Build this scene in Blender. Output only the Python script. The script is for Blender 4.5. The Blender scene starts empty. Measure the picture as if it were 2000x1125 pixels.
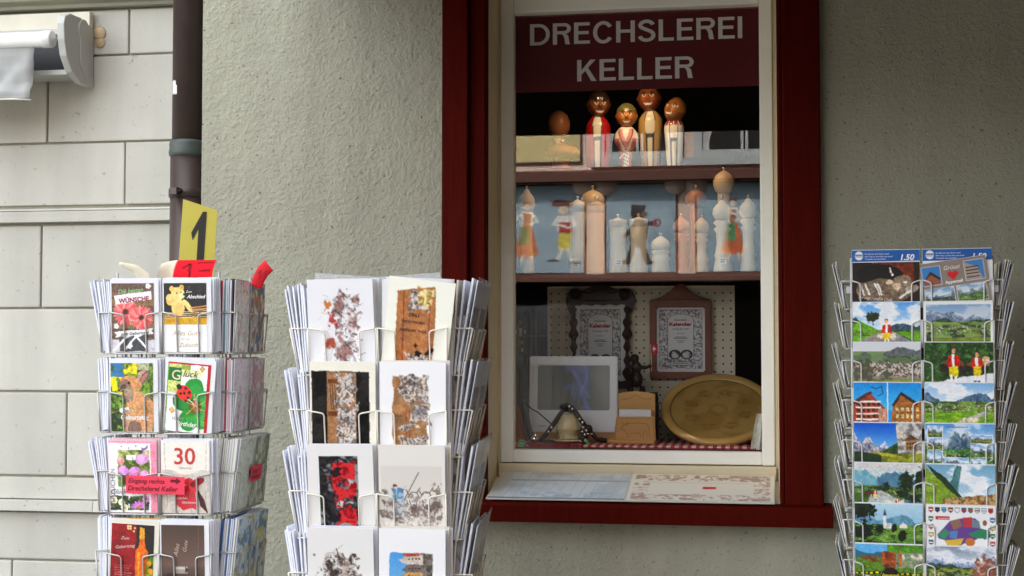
import bpy, bmesh, math, random
import numpy as np
from mathutils import Matrix, Vector, Euler

scene = bpy.context.scene
COL = scene.collection
rad = math.radians
random.seed(7)

# ------------------------------------------------------------------ camera, sky, sun, exposure
cam_data = bpy.data.cameras.new('camera')
cam_data.lens = 50.0
cam_data.sensor_width = 36.0
cam_data.clip_start = 0.05
cam_data.clip_end = 200.0
cam = bpy.data.objects.new('camera', cam_data)
COL.objects.link(cam)
cam.location = (0.0, -3.8, 1.55)
cam.rotation_euler = Euler((rad(90 + 2.42), 0.0, rad(9.5)), 'XYZ')
scene.camera = cam

SUN_EL, SUN_AZ = rad(60), rad(-14)            # the sun stands behind the shop: the house front opposite is lit, this one is in shade
world = bpy.data.worlds.new('World')
scene.world = world
world.use_nodes = True
wn, wl = world.node_tree.nodes, world.node_tree.links
wn.clear()
sky_tex = wn.new('ShaderNodeTexSky')
sky_tex.sky_type = 'NISHITA'
sky_tex.sun_disc = False
sky_tex.sun_elevation = SUN_EL
sky_tex.sun_rotation = SUN_AZ
sky_tex.dust_density = 4.0
sky_tex.air_density = 1.0
sat = wn.new('ShaderNodeHueSaturation')        # hazy, whitish sky
sat.inputs['Saturation'].default_value = 0.28
bg = wn.new('ShaderNodeBackground')
bg.inputs['Strength'].default_value = 0.15
wo = wn.new('ShaderNodeOutputWorld')
wl.new(sky_tex.outputs[0], sat.inputs['Color'])
wl.new(sat.outputs[0], bg.inputs['Color'])
wl.new(bg.outputs[0], wo.inputs['Surface'])

sun_data = bpy.data.lights.new('sun', 'SUN')
sun_data.energy = 2.0
sun_data.angle = rad(0.5)
sun_data.color = (1.0, 0.95, 0.87)
sun = bpy.data.objects.new('sun', sun_data)
COL.objects.link(sun)
sdir = Vector((math.sin(SUN_AZ) * math.cos(SUN_EL), math.cos(SUN_AZ) * math.cos(SUN_EL), math.sin(SUN_EL)))
sun.rotation_euler = (-sdir).to_track_quat('-Z', 'Y').to_euler()
sun.location = sdir * 30

scene.view_settings.view_transform = 'Standard'
scene.view_settings.look = 'None'
scene.view_settings.exposure = 3.05
scene.view_settings.gamma = 1.0
scene.view_settings.use_curve_mapping = False
scene.render.engine = 'CYCLES'
scene.cycles.use_denoising = True
scene.cycles.max_bounces = 10
scene.cycles.diffuse_bounces = 5
scene.cycles.glossy_bounces = 4
scene.cycles.transparent_max_bounces = 16
scene.cycles.sample_clamp_indirect = 8.0
scene.cycles.caustics_reflective = False
scene.cycles.caustics_refractive = False


# ------------------------------------------------------------------ colour and material helpers
def lin(c):
    c = np.asarray(c, float) / 255.0
    return np.where(c <= 0.04045, c / 12.92, ((c + 0.055) / 1.055) ** 2.4)


MATS = {}


def mat(name, rgb, rough=0.6, var=0.12, scale=14.0, bump=0.0, bscale=60.0, spec=0.4, metal=0.0, coat=0.0, stretch=(1, 1, 1), var2=None, world_space=False, chips=None):
    """A node material: sRGB base colour broken up by noise, optional bump."""
    if name in MATS:
        return MATS[name]
    m = bpy.data.materials.new(name)
    m.use_nodes = True
    n, l = m.node_tree.nodes, m.node_tree.links
    b = n['Principled BSDF']
    b.inputs['Roughness'].default_value = rough
    b.inputs['Specular IOR Level'].default_value = spec
    b.inputs['Metallic'].default_value = metal
    if coat:
        b.inputs['Coat Weight'].default_value = coat
        b.inputs['Coat Roughness'].default_value = 0.12
    c = lin(rgb)
    tc = n.new('ShaderNodeTexCoord')
    mp = n.new('ShaderNodeMapping')
    mp.inputs['Scale'].default_value = stretch
    if world_space:
        ge = n.new('ShaderNodeNewGeometry')
        l.new(ge.outputs['Position'], mp.inputs['Vector'])
    else:
        l.new(tc.outputs['Object'], mp.inputs['Vector'])
    tx = n.new('ShaderNodeTexNoise')
    tx.inputs['Scale'].default_value = scale
    tx.inputs['Detail'].default_value = 5.0
    tx.inputs['Roughness'].default_value = 0.6
    l.new(mp.outputs[0], tx.inputs['Vector'])
    rp = n.new('ShaderNodeValToRGB')
    lo, hi = c * (1 - var), c * (1 + var)
    if var2 is not None:
        lo = lin(var2)
    rp.color_ramp.elements[0].position = 0.3
    rp.color_ramp.elements[0].color = (*np.clip(lo, 0, 1), 1)
    rp.color_ramp.elements[1].position = 0.7
    rp.color_ramp.elements[1].color = (*np.clip(hi, 0, 1), 1)
    l.new(tx.outputs['Fac'], rp.inputs['Fac'])
    l.new(rp.outputs['Color'], b.inputs['Base Color'])
    if chips is not None:                  # scattered knocks and specks of another colour
        t3 = n.new('ShaderNodeTexNoise')
        t3.inputs['Scale'].default_value = 55.0
        t3.inputs['Detail'].default_value = 3.0
        l.new(mp.outputs[0], t3.inputs['Vector'])
        c3 = n.new('ShaderNodeValToRGB')
        c3.color_ramp.elements[0].position = 0.68
        c3.color_ramp.elements[0].color = (0, 0, 0, 1)
        c3.color_ramp.elements[1].position = 0.74
        c3.color_ramp.elements[1].color = (1, 1, 1, 1)
        l.new(t3.outputs['Fac'], c3.inputs['Fac'])
        m3 = n.new('ShaderNodeMix')
        m3.data_type = 'RGBA'
        l.new(c3.outputs['Color'], m3.inputs['Factor'])
        l.new(rp.outputs['Color'], m3.inputs['A'])
        m3.inputs['B'].default_value = (*lin(chips), 1)
        l.new(m3.outputs['Result'], b.inputs['Base Color'])
    if bump:
        t2 = n.new('ShaderNodeTexNoise')
        t2.inputs['Scale'].default_value = bscale
        t2.inputs['Detail'].default_value = 4.0
        l.new(mp.outputs[0], t2.inputs['Vector'])
        bp = n.new('ShaderNodeBump')
        bp.inputs['Strength'].default_value = bump
        bp.inputs['Distance'].default_value = 0.004
        l.new(t2.outputs['Fac'], bp.inputs['Height'])
        l.new(bp.outputs['Normal'], b.inputs['Normal'])
    MATS[name] = m
    return m


def paint_mat(name, rough=0.45, coat=0.0, spec=0.4):
    """Printed or painted surface: its colours are stored on the mesh."""
    if name in MATS:
        return MATS[name]
    m = bpy.data.materials.new(name)
    m.use_nodes = True
    n, l = m.node_tree.nodes, m.node_tree.links
    b = n['Principled BSDF']
    b.inputs['Roughness'].default_value = rough
    b.inputs['Specular IOR Level'].default_value = spec
    b.inputs['Coat Weight'].default_value = coat
    b.inputs['Coat Roughness'].default_value = 0.1
    a = n.new('ShaderNodeAttribute')
    a.attribute_name = 'ink'
    l.new(a.outputs['Color'], b.inputs['Base Color'])
    MATS[name] = m
    return m


def glass_mat(name, fac, tint=(1, 1, 1), rough=0.0):
    if name in MATS:
        return MATS[name]
    m = bpy.data.materials.new(name)
    m.use_nodes = True
    n, l = m.node_tree.nodes, m.node_tree.links
    n.clear()
    t = n.new('ShaderNodeBsdfTransparent')
    t.inputs['Color'].default_value = (*tint, 1)
    g = n.new('ShaderNodeBsdfGlossy')
    g.inputs['Roughness'].default_value = rough
    mx = n.new('ShaderNodeMixShader')
    mx.inputs[0].default_value = fac
    o = n.new('ShaderNodeOutputMaterial')
    l.new(t.outputs[0], mx.inputs[1])
    l.new(g.outputs[0], mx.inputs[2])
    l.new(mx.outputs[0], o.inputs['Surface'])
    MATS[name] = m
    return m


def sleeve_mat(name, fac, col=(0.8, 0.82, 0.85)):
    """Thin clear plastic: mostly see-through, a little milky, glossy."""
    if name in MATS:
        return MATS[name]
    m = bpy.data.materials.new(name)
    m.use_nodes = True
    n, l = m.node_tree.nodes, m.node_tree.links
    b = n['Principled BSDF']
    b.inputs['Base Color'].default_value = (*col, 1)
    b.inputs['Roughness'].default_value = 0.15
    t = n.new('ShaderNodeBsdfTransparent')
    mx = n.new('ShaderNodeMixShader')
    mx.inputs[0].default_value = fac
    o = n['Material Output']
    l.new(t.outputs[0], mx.inputs[1])
    l.new(b.outputs[0], mx.inputs[2])
    l.new(mx.outputs[0], o.inputs['Surface'])
    MATS[name] = m
    return m


# ------------------------------------------------------------------ object helpers
def obj(name, me, parent=None, loc=(0, 0, 0), rot=(0, 0, 0)):
    o = bpy.data.objects.new(name, me)
    COL.objects.link(o)
    o.parent = parent
    o.location = loc
    o.rotation_euler = rot
    return o


def tag(o, label=None, cat=None, group=None, kind=None):
    if label:
        o['label'] = label
    if cat:
        o['category'] = cat
    if group:
        o['group'] = group
    if kind:
        o['kind'] = kind
    return o


def thing(name, label, cat, loc=(0, 0, 0), rotz=0.0, group=None):
    return tag(obj(name, None, None, loc, (0, 0, rotz)), label, cat, group)


def mesh(name, verts, faces, m, smooth=False):
    me = bpy.data.meshes.new(name)
    me.from_pydata([tuple(v) for v in verts], [], [tuple(f) for f in faces])
    if m is not None:
        me.materials.append(m)
    if smooth:
        me.shade_smooth()
    me.update()
    return me


def box_me(name, x0, x1, y0, y1, z0, z1, m, bev=0.0, seg=1):
    bm = bmesh.new()
    bmesh.ops.create_cube(bm, size=1.0)
    for v in bm.verts:
        v.co = ((x0 + x1) / 2 + v.co.x * (x1 - x0), (y0 + y1) / 2 + v.co.y * (y1 - y0), (z0 + z1) / 2 + v.co.z * (z1 - z0))
    if bev:
        bmesh.ops.bevel(bm, geom=bm.edges[:], offset=bev, segments=seg, profile=0.6, affect='EDGES')
    me = bpy.data.meshes.new(name)
    bm.to_mesh(me)
    bm.free()
    me.materials.append(m)
    return me


def box(name, x0, x1, y0, y1, z0, z1, m, parent=None, bev=0.0, seg=1, loc=(0, 0, 0), rot=(0, 0, 0)):
    return obj(name, box_me(name, x0, x1, y0, y1, z0, z1, m, bev, seg), parent, loc, rot)


def prism_me(name, pts, y0, y1, m, axis='y', bev=0.0):
    """Outline pts extruded: axis y -> pts are (x, z); axis x -> pts are (y, z) extruded from x=y0 to y1."""
    bm = bmesh.new()
    if axis == 'y':
        vs = [bm.verts.new((p[0], y0, p[1])) for p in pts]
        d = Vector((0, y1 - y0, 0))
    else:
        vs = [bm.verts.new((y0, p[0], p[1])) for p in pts]
        d = Vector((y1 - y0, 0, 0))
    f = bm.faces.new(vs)
    r = bmesh.ops.extrude_face_region(bm, geom=[f])
    for v in r['geom']:
        if isinstance(v, bmesh.types.BMVert):
            v.co += d
    bmesh.ops.recalc_face_normals(bm, faces=bm.faces[:])
    if bev:
        bmesh.ops.bevel(bm, geom=bm.edges[:], offset=bev, segments=2, profile=0.6, affect='EDGES')
    bmesh.ops.triangulate(bm, faces=[f for f in bm.faces if len(f.verts) > 4])
    me = bpy.data.meshes.new(name)
    bm.to_mesh(me)
    bm.free()
    me.materials.append(m)
    return me


def prism(name, pts, y0, y1, m, parent=None, axis='y', bev=0.0, loc=(0, 0, 0), rot=(0, 0, 0)):
    return obj(name, prism_me(name, pts, y0, y1, m, axis, bev), parent, loc, rot)


def tubes_me(name, paths, r, m, sides=6, closed=False):
    """Round bars along polylines (all the wires of one welded piece)."""
    V, Fc = [], []
    for path in paths:
        P = [Vector(p) for p in path]
        base = len(V)
        prev_u = None
        for i, p in enumerate(P):
            if i == 0:
                d = P[1] - P[0]
            elif i == len(P) - 1:
                d = P[-1] - P[-2]
            else:
                d = (P[i] - P[i - 1]).normalized() + (P[i + 1] - P[i]).normalized()
            d = d.normalized() if d.length > 1e-9 else Vector((0, 0, 1))
            u = prev_u if prev_u is not None else (Vector((0, 0, 1)) if abs(d.z) < 0.9 else Vector((1, 0, 0)))
            u = (u - d * u.dot(d))
            if u.length < 1e-6:
                u = d.orthogonal()
            u.normalize()
            prev_u = u
            w = d.cross(u)
            for k in range(sides):
                a = 2 * math.pi * k / sides
                V.append(p + (u * math.cos(a) + w * math.sin(a)) * r)
        for i in range(len(P) - 1):
            for k in range(sides):
                a, b = base + i * sides + k, base + i * sides + (k + 1) % sides
                Fc.append((a, b, b + sides, a + sides))
        Fc.append(tuple(base + k for k in reversed(range(sides))))
        e = base + (len(P) - 1) * sides
        Fc.append(tuple(e + k for k in range(sides)))
    return mesh(name, V, Fc, m, smooth=True)


def tubes(name, paths, r, m, parent=None, sides=6, loc=(0, 0, 0), rot=(0, 0, 0)):
    return obj(name, tubes_me(name, paths, r, m, sides), parent, loc, rot)


def lathe_me(name, prof, m, n=28, sx=1.0, sy=1.0, smooth=True, ink=None, caps=True):
    """Profile [(radius, height)] turned about z; ink(theta from the front, height) gives painted colours."""
    V, Fc, C = [], [], []
    for r, z in prof:
        for k in range(n):
            a = 2 * math.pi * k / n
            V.append((r * sx * math.sin(a), -r * sy * math.cos(a), z))
            if ink:
                C.append(ink(a if a <= math.pi else a - 2 * math.pi, z))
    for i in range(len(prof) - 1):
        for k in range(n):
            a, b = i * n + k, i * n + (k + 1) % n
            Fc.append((a, b, b + n, a + n))
    if caps:
        Fc.append(tuple(reversed(range(n))))
        Fc.append(tuple((len(prof) - 1) * n + k for k in range(n)))
    me = mesh(name, V, Fc, m, smooth)
    if ink:
        set_ink(me, lin(np.array(C)))
    return me


def lathe(name, prof, m, parent=None, n=28, loc=(0, 0, 0), rot=(0, 0, 0), **k):
    return obj(name, lathe_me(name, prof, m, n, **k), parent, loc, rot)


def set_ink(me, rgb_lin):
    at = me.color_attributes.new('ink', 'FLOAT_COLOR', 'POINT')
    a = np.ones((len(me.vertices), 4), np.float32)
    a[:, :3] = np.clip(rgb_lin, 0, 1)
    at.data.foreach_set('color', a.ravel())


def grid_me(name, X, Y, Z, m, smooth=False, keep=None):
    """A sheet from 2-D arrays of coordinates; keep masks its quads."""
    h, w = X.shape
    me = bpy.data.meshes.new(name)
    co = np.stack([X, Y, Z], -1).reshape(-1, 3)
    idx = np.arange(h * w).reshape(h, w)
    q = np.stack([idx[:-1, :-1], idx[:-1, 1:], idx[1:, 1:], idx[1:, :-1]], -1)
    q = q[keep] if keep is not None else q.reshape(-1, 4)
    if keep is not None:
        used = np.unique(q)
        remap = -np.ones(h * w, int)
        remap[used] = np.arange(len(used))
        co, q = co[used], remap[q]
    me.vertices.add(len(co))
    me.vertices.foreach_set('co', co.astype(np.float32).ravel())
    me.loops.add(q.size)
    me.loops.foreach_set('vertex_index', q.astype(np.int32).ravel())
    me.polygons.add(len(q))
    me.polygons.foreach_set('loop_start', np.arange(0, q.size, 4, dtype=np.int32))
    me.polygons.foreach_set('loop_total', np.full(len(q), 4, np.int32))
    me.update(calc_edges=True)
    me.validate()
    me.materials.append(m)
    if smooth:
        me.shade_smooth()
    return me


def text_me(name, s, m, width=None, height=None, shear=0.0, bold=0.0, anchor='c', spacing=1.0):
    """Flat lettering in the x-z plane facing -y, scaled to a width and/or a cap height; origin at anchor (c or l) of its base line."""
    cu = bpy.data.curves.new(name, 'FONT')
    cu.body = s
    cu.size = 1.0
    cu.shear = shear
    cu.offset = bold
    cu.space_character = spacing
    cu.resolution_u = 3
    cu.fill_mode = 'FRONT'
    t = bpy.data.objects.new(name, cu)
    COL.objects.link(t)
    dg = bpy.context.evaluated_depsgraph_get()
    me = bpy.data.meshes.new_from_object(t.evaluated_get(dg))
    bpy.data.objects.remove(t)
    bpy.data.curves.remove(cu)
    n = len(me.vertices)
    co = np.zeros(n * 3, np.float32)
    me.vertices.foreach_get('co', co)
    co = co.reshape(-1, 3)
    x0, x1 = co[:, 0].min(), co[:, 0].max()
    capz = 0.729
    sx = width / (x1 - x0) if width else height / capz
    sz = height / capz if height else sx
    out = np.zeros_like(co)
    out[:, 0] = (co[:, 0] - ((x0 + x1) / 2 if anchor == 'c' else x0)) * sx
    out[:, 2] = co[:, 1] * sz
    me.vertices.foreach_set('co', out.ravel())
    me.name = name
    me.materials.clear()
    me.materials.append(m)
    me.update()
    return me


def lettering(s, rgb, parent, x, z, width=None, height=None, y=-0.0012, shear=0.0, bold=0.0, anchor='c', tilt=0.0, name='lettering', rough=0.5):
    m = mat('ink_%d_%d_%d' % tuple(rgb), rgb, rough, var=0.02)
    return obj(name, text_me(name, s, m, width, height, shear, bold, anchor), parent, (x, y, z), (0, rad(-tilt), 0))


def vnoise(h, w, cells, seed, octaves=4):
    """Smooth value noise 0..1, cells = features across the width."""
    rng = np.random.default_rng(seed)
    out = np.zeros((h, w))
    amp, tot = 1.0, 0.0
    for _ in range(octaves):
        cw = max(2, int(cells))
        ch = max(2, int(round(cells * h / w)))
        g = rng.random((ch + 2, cw + 2))
        yy = np.linspace(0, ch, h, endpoint=False)
        xx = np.linspace(0, cw, w, endpoint=False)
        yi, xi = yy.astype(int), xx.astype(int)
        fy, fx = (yy - yi)[:, None], (xx - xi)[None]
        fy, fx = fy * fy * (3 - 2 * fy), fx * fx * (3 - 2 * fx)
        a = g[yi][:, xi] * (1 - fx) + g[yi][:, xi + 1] * fx
        b = g[yi + 1][:, xi] * (1 - fx) + g[yi + 1][:, xi + 1] * fx
        out += amp * (a * (1 - fy) + b * fy)
        tot += amp
        amp *= 0.55
        cells *= 2
    return out / tot


def metaball_me(name, balls, m, res=0.01):
    mb = bpy.data.metaballs.new(name)
    mb.resolution = res
    mb.render_resolution = res
    mb.threshold = 0.35
    for (x, y, z, rx, ry, rz) in balls:
        e = mb.elements.new(type='ELLIPSOID')
        e.co = (x, y, z)
        e.radius = 1.0
        e.size_x, e.size_y, e.size_z = rx, ry, rz
        e.stiffness = 2.0
    t = bpy.data.objects.new(name, mb)
    COL.objects.link(t)
    dg = bpy.context.evaluated_depsgraph_get()
    me = bpy.data.meshes.new_from_object(t.evaluated_get(dg))
    bpy.data.objects.remove(t)
    bpy.data.metaballs.remove(mb)
    me.materials.clear()
    me.materials.append(m)
    me.shade_smooth()
    me.name = name
    return me


def ellipsoids_me(name, items, m, n=14):
    """Rounded blobs (cx,cy,cz,rx,ry,rz) grown into one carved body."""
    V, Fc = [], []
    for (cx, cy, cz, rx, ry, rz) in items:
        base = len(V)
        for i in range(n + 1):
            p = math.pi * i / n
            for k in range(n):
                a = 2 * math.pi * k / n
                V.append((cx + rx * math.sin(p) * math.cos(a), cy + ry * math.sin(p) * math.sin(a), cz + rz * math.cos(p)))
        for i in range(n):
            for k in range(n):
                a, b = base + i * n + k, base + i * n + (k + 1) % n
                Fc.append((a, a + n, b + n, b))
    return mesh(name, V, Fc, m, True)


# ------------------------------------------------------------------ materials of the place
def roughcast_mat():
    m = mat('roughcast', (168, 166, 147), 0.9, var=0.06, scale=2.2, spec=0.15, world_space=True)
    n, l = m.node_tree.nodes, m.node_tree.links
    b = n['Principled BSDF']
    ge = n.new('ShaderNodeNewGeometry')
    t = n.new('ShaderNodeTexNoise')
    t.inputs['Scale'].default_value = 190.0
    t.inputs['Detail'].default_value = 5.0
    l.new(ge.outputs['Position'], t.inputs['Vector'])
    vo = n.new('ShaderNodeTexVoronoi')
    vo.inputs['Scale'].default_value = 75.0
    l.new(ge.outputs['Position'], vo.inputs['Vector'])
    bp = n.new('ShaderNodeBump')
    bp.inputs['Strength'].default_value = 0.9
    bp.inputs['Distance'].default_value = 0.003
    l.new(t.outputs['Fac'], bp.inputs['Height'])
    l.new(bp.outputs['Normal'], b.inputs['Normal'])
    # small dark pits and grime specks
    t2 = n.new('ShaderNodeTexNoise')
    t2.inputs['Scale'].default_value = 95.0
    t2.inputs['Detail'].default_value = 2.0
    l.new(ge.outputs['Position'], t2.inputs['Vector'])
    cr = n.new('ShaderNodeValToRGB')
    cr.color_ramp.elements[0].position = 0.27
    cr.color_ramp.elements[0].color = (0.42, 0.40, 0.35, 1)
    cr.color_ramp.elements[1].position = 0.36
    cr.color_ramp.elements[1].color = (1, 1, 1, 1)
    l.new(t2.outputs['Fac'], cr.inputs['Fac'])
    mx = n.new('ShaderNodeMix')
    mx.data_type = 'RGBA'
    mx.blend_type = 'MULTIPLY'
    mx.inputs['Factor'].default_value = 1.0
    src = b.inputs['Base Color'].links[0].from_socket
    l.new(src, mx.inputs['A'])
    l.new(cr.outputs['Color'], mx.inputs['B'])
    l.new(mx.outputs['Result'], b.inputs['Base Color'])
    return m


M_ROUGH = roughcast_mat()
M_STONE = mat('painted_stone', (205, 202, 189), 0.8, var=0.06, scale=3.5, bump=0.3, bscale=120, chips=(176, 172, 156), spec=0.2, world_space=True)
def stone_tone(m):
    n, l = m.node_tree.nodes, m.node_tree.links
    b = n['Principled BSDF']
    src = b.inputs['Base Color'].links[0].from_socket
    oi = n.new('ShaderNodeObjectInfo')
    mr = n.new('ShaderNodeMapRange')
    mr.inputs['To Min'].default_value = 0.91
    mr.inputs['To Max'].default_value = 1.04
    l.new(oi.outputs['Random'], mr.inputs['Value'])
    mx = n.new('ShaderNodeMix')
    mx.data_type = 'RGBA'
    mx.blend_type = 'MULTIPLY'
    mx.inputs['Factor'].default_value = 1.0
    l.new(src, mx.inputs['A'])
    l.new(mr.outputs[0], mx.inputs['B'])
    l.new(mx.outputs['Result'], b.inputs['Base Color'])


def streaks(m, lo=0.86):
    """Faint run-off stains down a wall."""
    n, l = m.node_tree.nodes, m.node_tree.links
    b = n['Principled BSDF']
    src = b.inputs['Base Color'].links[0].from_socket
    ge = n.new('ShaderNodeNewGeometry')
    mp = n.new('ShaderNodeMapping')
    mp.inputs['Scale'].default_value = (7.0, 7.0, 0.8)
    l.new(ge.outputs['Position'], mp.inputs['Vector'])
    t = n.new('ShaderNodeTexNoise')
    t.inputs['Scale'].default_value = 1.6
    t.inputs['Detail'].default_value = 6.0
    l.new(mp.outputs[0], t.inputs['Vector'])
    mr = n.new('ShaderNodeMapRange')
    mr.inputs['From Min'].default_value = 0.3
    mr.inputs['From Max'].default_value = 0.6
    mr.inputs['To Min'].default_value = lo
    mr.inputs['To Max'].default_value = 1.0
    l.new(t.outputs['Fac'], mr.inputs['Value'])
    mx = n.new('ShaderNodeMix')
    mx.data_type = 'RGBA'
    mx.blend_type = 'MULTIPLY'
    mx.inputs['Factor'].default_value = 1.0
    l.new(src, mx.inputs['A'])
    l.new(mr.outputs[0], mx.inputs['B'])
    l.new(mx.outputs['Result'], b.inputs['Base Color'])


stone_tone(M_STONE)
streaks(M_STONE, 0.90)
streaks(M_ROUGH, 0.90)
M_MORTAR = mat('stone_joint', (168, 164, 148), 0.9, var=0.08)
M_CORNICE = mat('cornice_paint', (150, 150, 132), 0.75, var=0.1, scale=5)
M_RED = mat('oxblood_paint', (74, 11, 4), 0.6, var=0.22, scale=9, bump=0.25, bscale=60, spec=0.04, stretch=(7, 7, .6), world_space=True, chips=(54, 8, 6))
M_CREAM = mat('cream_paint', (220, 206, 172), 0.5, var=0.06, scale=6, bump=0.05, bscale=120)
M_WHITEPAINT = mat('white_sash_paint', (244, 242, 232), 0.45, var=0.04, scale=8, bump=0.05, bscale=140)
M_PIPE = mat('brown_pipe_paint', (70, 56, 50), 0.42, var=0.16, scale=10, spec=0.5, bump=0.05, bscale=150, world_space=True)
M_PIPE_GREEN = mat('patinated_collar', (72, 80, 74), 0.5, var=0.15, scale=30)
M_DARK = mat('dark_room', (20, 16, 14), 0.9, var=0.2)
M_DARKWOOD = mat('shelf_wood', (66, 34, 25), 0.5, var=0.2, scale=6, stretch=(0.6, 6, 6))
M_PAPER = mat('white_paper', (236, 236, 238), 0.7, var=0.02)
M_PAPER2 = mat('cream_paper', (236, 230, 212), 0.7, var=0.02)
M_PRINT = paint_mat('printed_card', 0.4, coat=0.12)
M_MATTPRINT = paint_mat('matt_print', 0.8, spec=0.15)
M_LACQUER = paint_mat('lacquered_paint', 0.3, coat=0.5)
M_GREYPL = mat('grey_plastic', (190, 190, 184), 0.45, var=0.04)
M_WHITEMETAL = mat('white_coated_tube', (226, 226, 222), 0.35, var=0.04)
M_STEEL = mat('galvanised_wire', (186, 184, 178), 0.4, var=0.1, metal=0.5, spec=0.5)
M_WHITEWIRE = mat('white_coated_wire', (235, 230, 214), 0.35, var=0.03)
M_GREYWIRE = mat('pale_grey_wire', (212, 212, 206), 0.35, var=0.03)
M_BLACK = mat('black_plastic', (22, 22, 24), 0.4, var=0.1)

# ------------------------------------------------------------------ ground
m_ground = mat('paving', (104, 102, 98), 0.85, var=0.15, scale=1.2, bump=0.3, bscale=20)
g = box('ground', -40, 40, -40, 25, -0.3, 0.0, m_ground)
tag(g, kind='structure')

# ------------------------------------------------------------------ the shop front
shop = thing('shop_building', 'grey-green roughcast shop front with a red framed display window', 'building')

WX0, WX1, WZ0, WZ1 = -0.80, 0.16, 1.11, 2.64       # wall opening behind the casing boards


def build_wall():
    step = 0.0033
    xs = np.arange(-1.525, 0.95 + step, step)
    zs = np.arange(0.78, 2.66 + step, step)
    h, w = len(zs), len(xs)
    rng = np.random.default_rng(3)
    D = np.zeros((h, w))
    n = int(h * w * step * step / (0.0085 ** 2))
    pi, pj = rng.integers(4, h - 4, n), rng.integers(4, w - 4, n)
    th, ln, wd, ht = rng.uniform(0, math.pi, n), rng.uniform(.0040, .0100, n), rng.uniform(.0022, .0042, n), rng.uniform(.0006, .0023, n)
    for di in range(-3, 4):                  # thrown-on grains of mortar
        for dj in range(-3, 4):
            u = (dj * np.cos(th) + di * np.sin(th)) * step
            v = (-dj * np.sin(th) + di * np.cos(th)) * step
            q = np.clip(1 - (u / ln) ** 2 - (v / wd) ** 2, 0, 1) ** .5 * ht
            np.maximum.at(D, (pi + di, pj + dj), q)
    N = rng.standard_normal((h, w))
    f = np.hypot(np.fft.fftfreq(w, step)[None], np.fft.fftfreq(h, step)[:, None])
    L_ = np.fft.ifft2(np.fft.fft2(N) * np.exp(-(f / 14.0) ** 2)).real
    D = D + L_ / L_.std() * 0.0005
    D *= np.where(xs[None] > -0.3, 0.5, 0.72)
    X, Z = np.meshgrid(xs, zs)
    Y = -D
    cx = (X[:-1, :-1] + X[1:, 1:]) / 2
    cz = (Z[:-1, :-1] + Z[1:, 1:]) / 2
    keep = ~((cx > WX0) & (cx < WX1) & (cz > WZ0) & (cz < WZ1))
    me = grid_me('wall', X, Y, Z, M_ROUGH, True, keep)
    return obj('wall', me, shop)


build_wall()
XE = -1.525
box('upper_wall', XE, 1.25, 0.0, 0.35, 2.66, 13.0, M_ROUGH, shop)
box('side_wall', 0.95, 1.25, 0.0, 0.35, 0.0, 2.66, M_ROUGH, shop)
box('base_wall', XE, 0.95, 0.0, 0.35, 0.0, 0.78, M_ROUGH, shop)
box('corner_wall', XE, XE + 0.35, 0.004, 0.35, 0.78, 2.66, M_ROUGH, shop)      # thickness behind the render coat
box('roof', XE, 0.99, -0.55, 7.0, 13.0, 13.25, mat('roof_tiles', (96, 70, 58), 0.8), shop)
box('back_wall', XE, 1.25, 6.6, 6.9, 0.0, 13.0, M_ROUGH, shop)

win = obj('window', None, shop)


def part(name, *a, **k):
    return box(name, *a, parent=win, **k)


ZT = 2.60
part('casing_board', -0.824, -0.752, -0.036, 0.03, 1.142, ZT, M_RED, bev=0.003)
part('casing_bead', -0.752, -0.706, -0.016, 0.03, 1.142, ZT, M_RED, bev=0.004)
part('casing_board', 0.087, 0.184, -0.036, 0.03, 1.142, ZT, M_RED, bev=0.003)
part('casing_bead', 0.074, 0.087, -0.022, 0.03, 1.142, ZT, M_RED, bev=0.003)
part('casing_head', -0.84, 0.20, -0.04, 0.03, ZT, ZT + 0.08, M_RED, bev=0.004)
# reveal lining
prism('reveal_board', [(-0.711, 1.14), (-0.706, 1.14), (-0.706, 2.70), (-0.711, 2.70)], 0.03, 0.18, M_CREAM, win)
prism('reveal_board', [(0.074, 1.14), (0.079, 1.14), (0.079, 2.70), (0.074, 2.70)], 0.03, 0.18, M_CREAM, win)
part('frame_post', -0.760, -0.698, 0.180, 0.27, 1.14, 2.70, M_CREAM, bev=0.002)
part('frame_post', 0.066, 0.13, 0.180, 0.27, 1.14, 2.70, M_CREAM, bev=0.002)
part('reveal_head', -0.711, 0.079, 0.03, 0.27, 2.62, 2.72, M_CREAM)
# sash
SY0, SY1 = 0.172, 0.215
part('sash_stile', -0.697, -0.661, SY0, SY1, 1.228, 2.56, M_WHITEPAINT, bev=0.004, seg=2)
part('sash_stile', 0.030, 0.065, SY0, SY1, 1.228, 2.56, M_WHITEPAINT, bev=0.004, seg=2)
part('sash_rail', -0.6612, 0.0302, SY0, SY1, 1.229, 1.264, M_WHITEPAINT, bev=0.004, seg=2)
part('sash_rail', -0.6612, 0.0302, SY0, SY1, 2.506, 2.559, M_WHITEPAINT, bev=0.004, seg=2)
part('glass_pane', -0.665, 0.034, 0.197, 0.203, 1.26, 2.51, glass_mat('window_glass', 0.092))
# sills
prism('inner_sill', [(-0.02, 1.1455), (0.156, 1.188), (0.25, 1.188), (0.25, 1.12), (-0.02, 1.12)], -0.706, 0.074, M_CREAM, win, axis='x')
part('sill_riser', -0.700, 0.068, 0.155, 0.2, 1.19, 1.226, M_CREAM, bev=0.002)
prism('outer_sill', [(-0.064, 1.090), (-0.064, 1.134), (-0.058, 1.141), (0.02, 1.150), (0.02, 1.090)], -0.85, 0.206, M_RED, win, axis='x', bev=0.0015)

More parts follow.
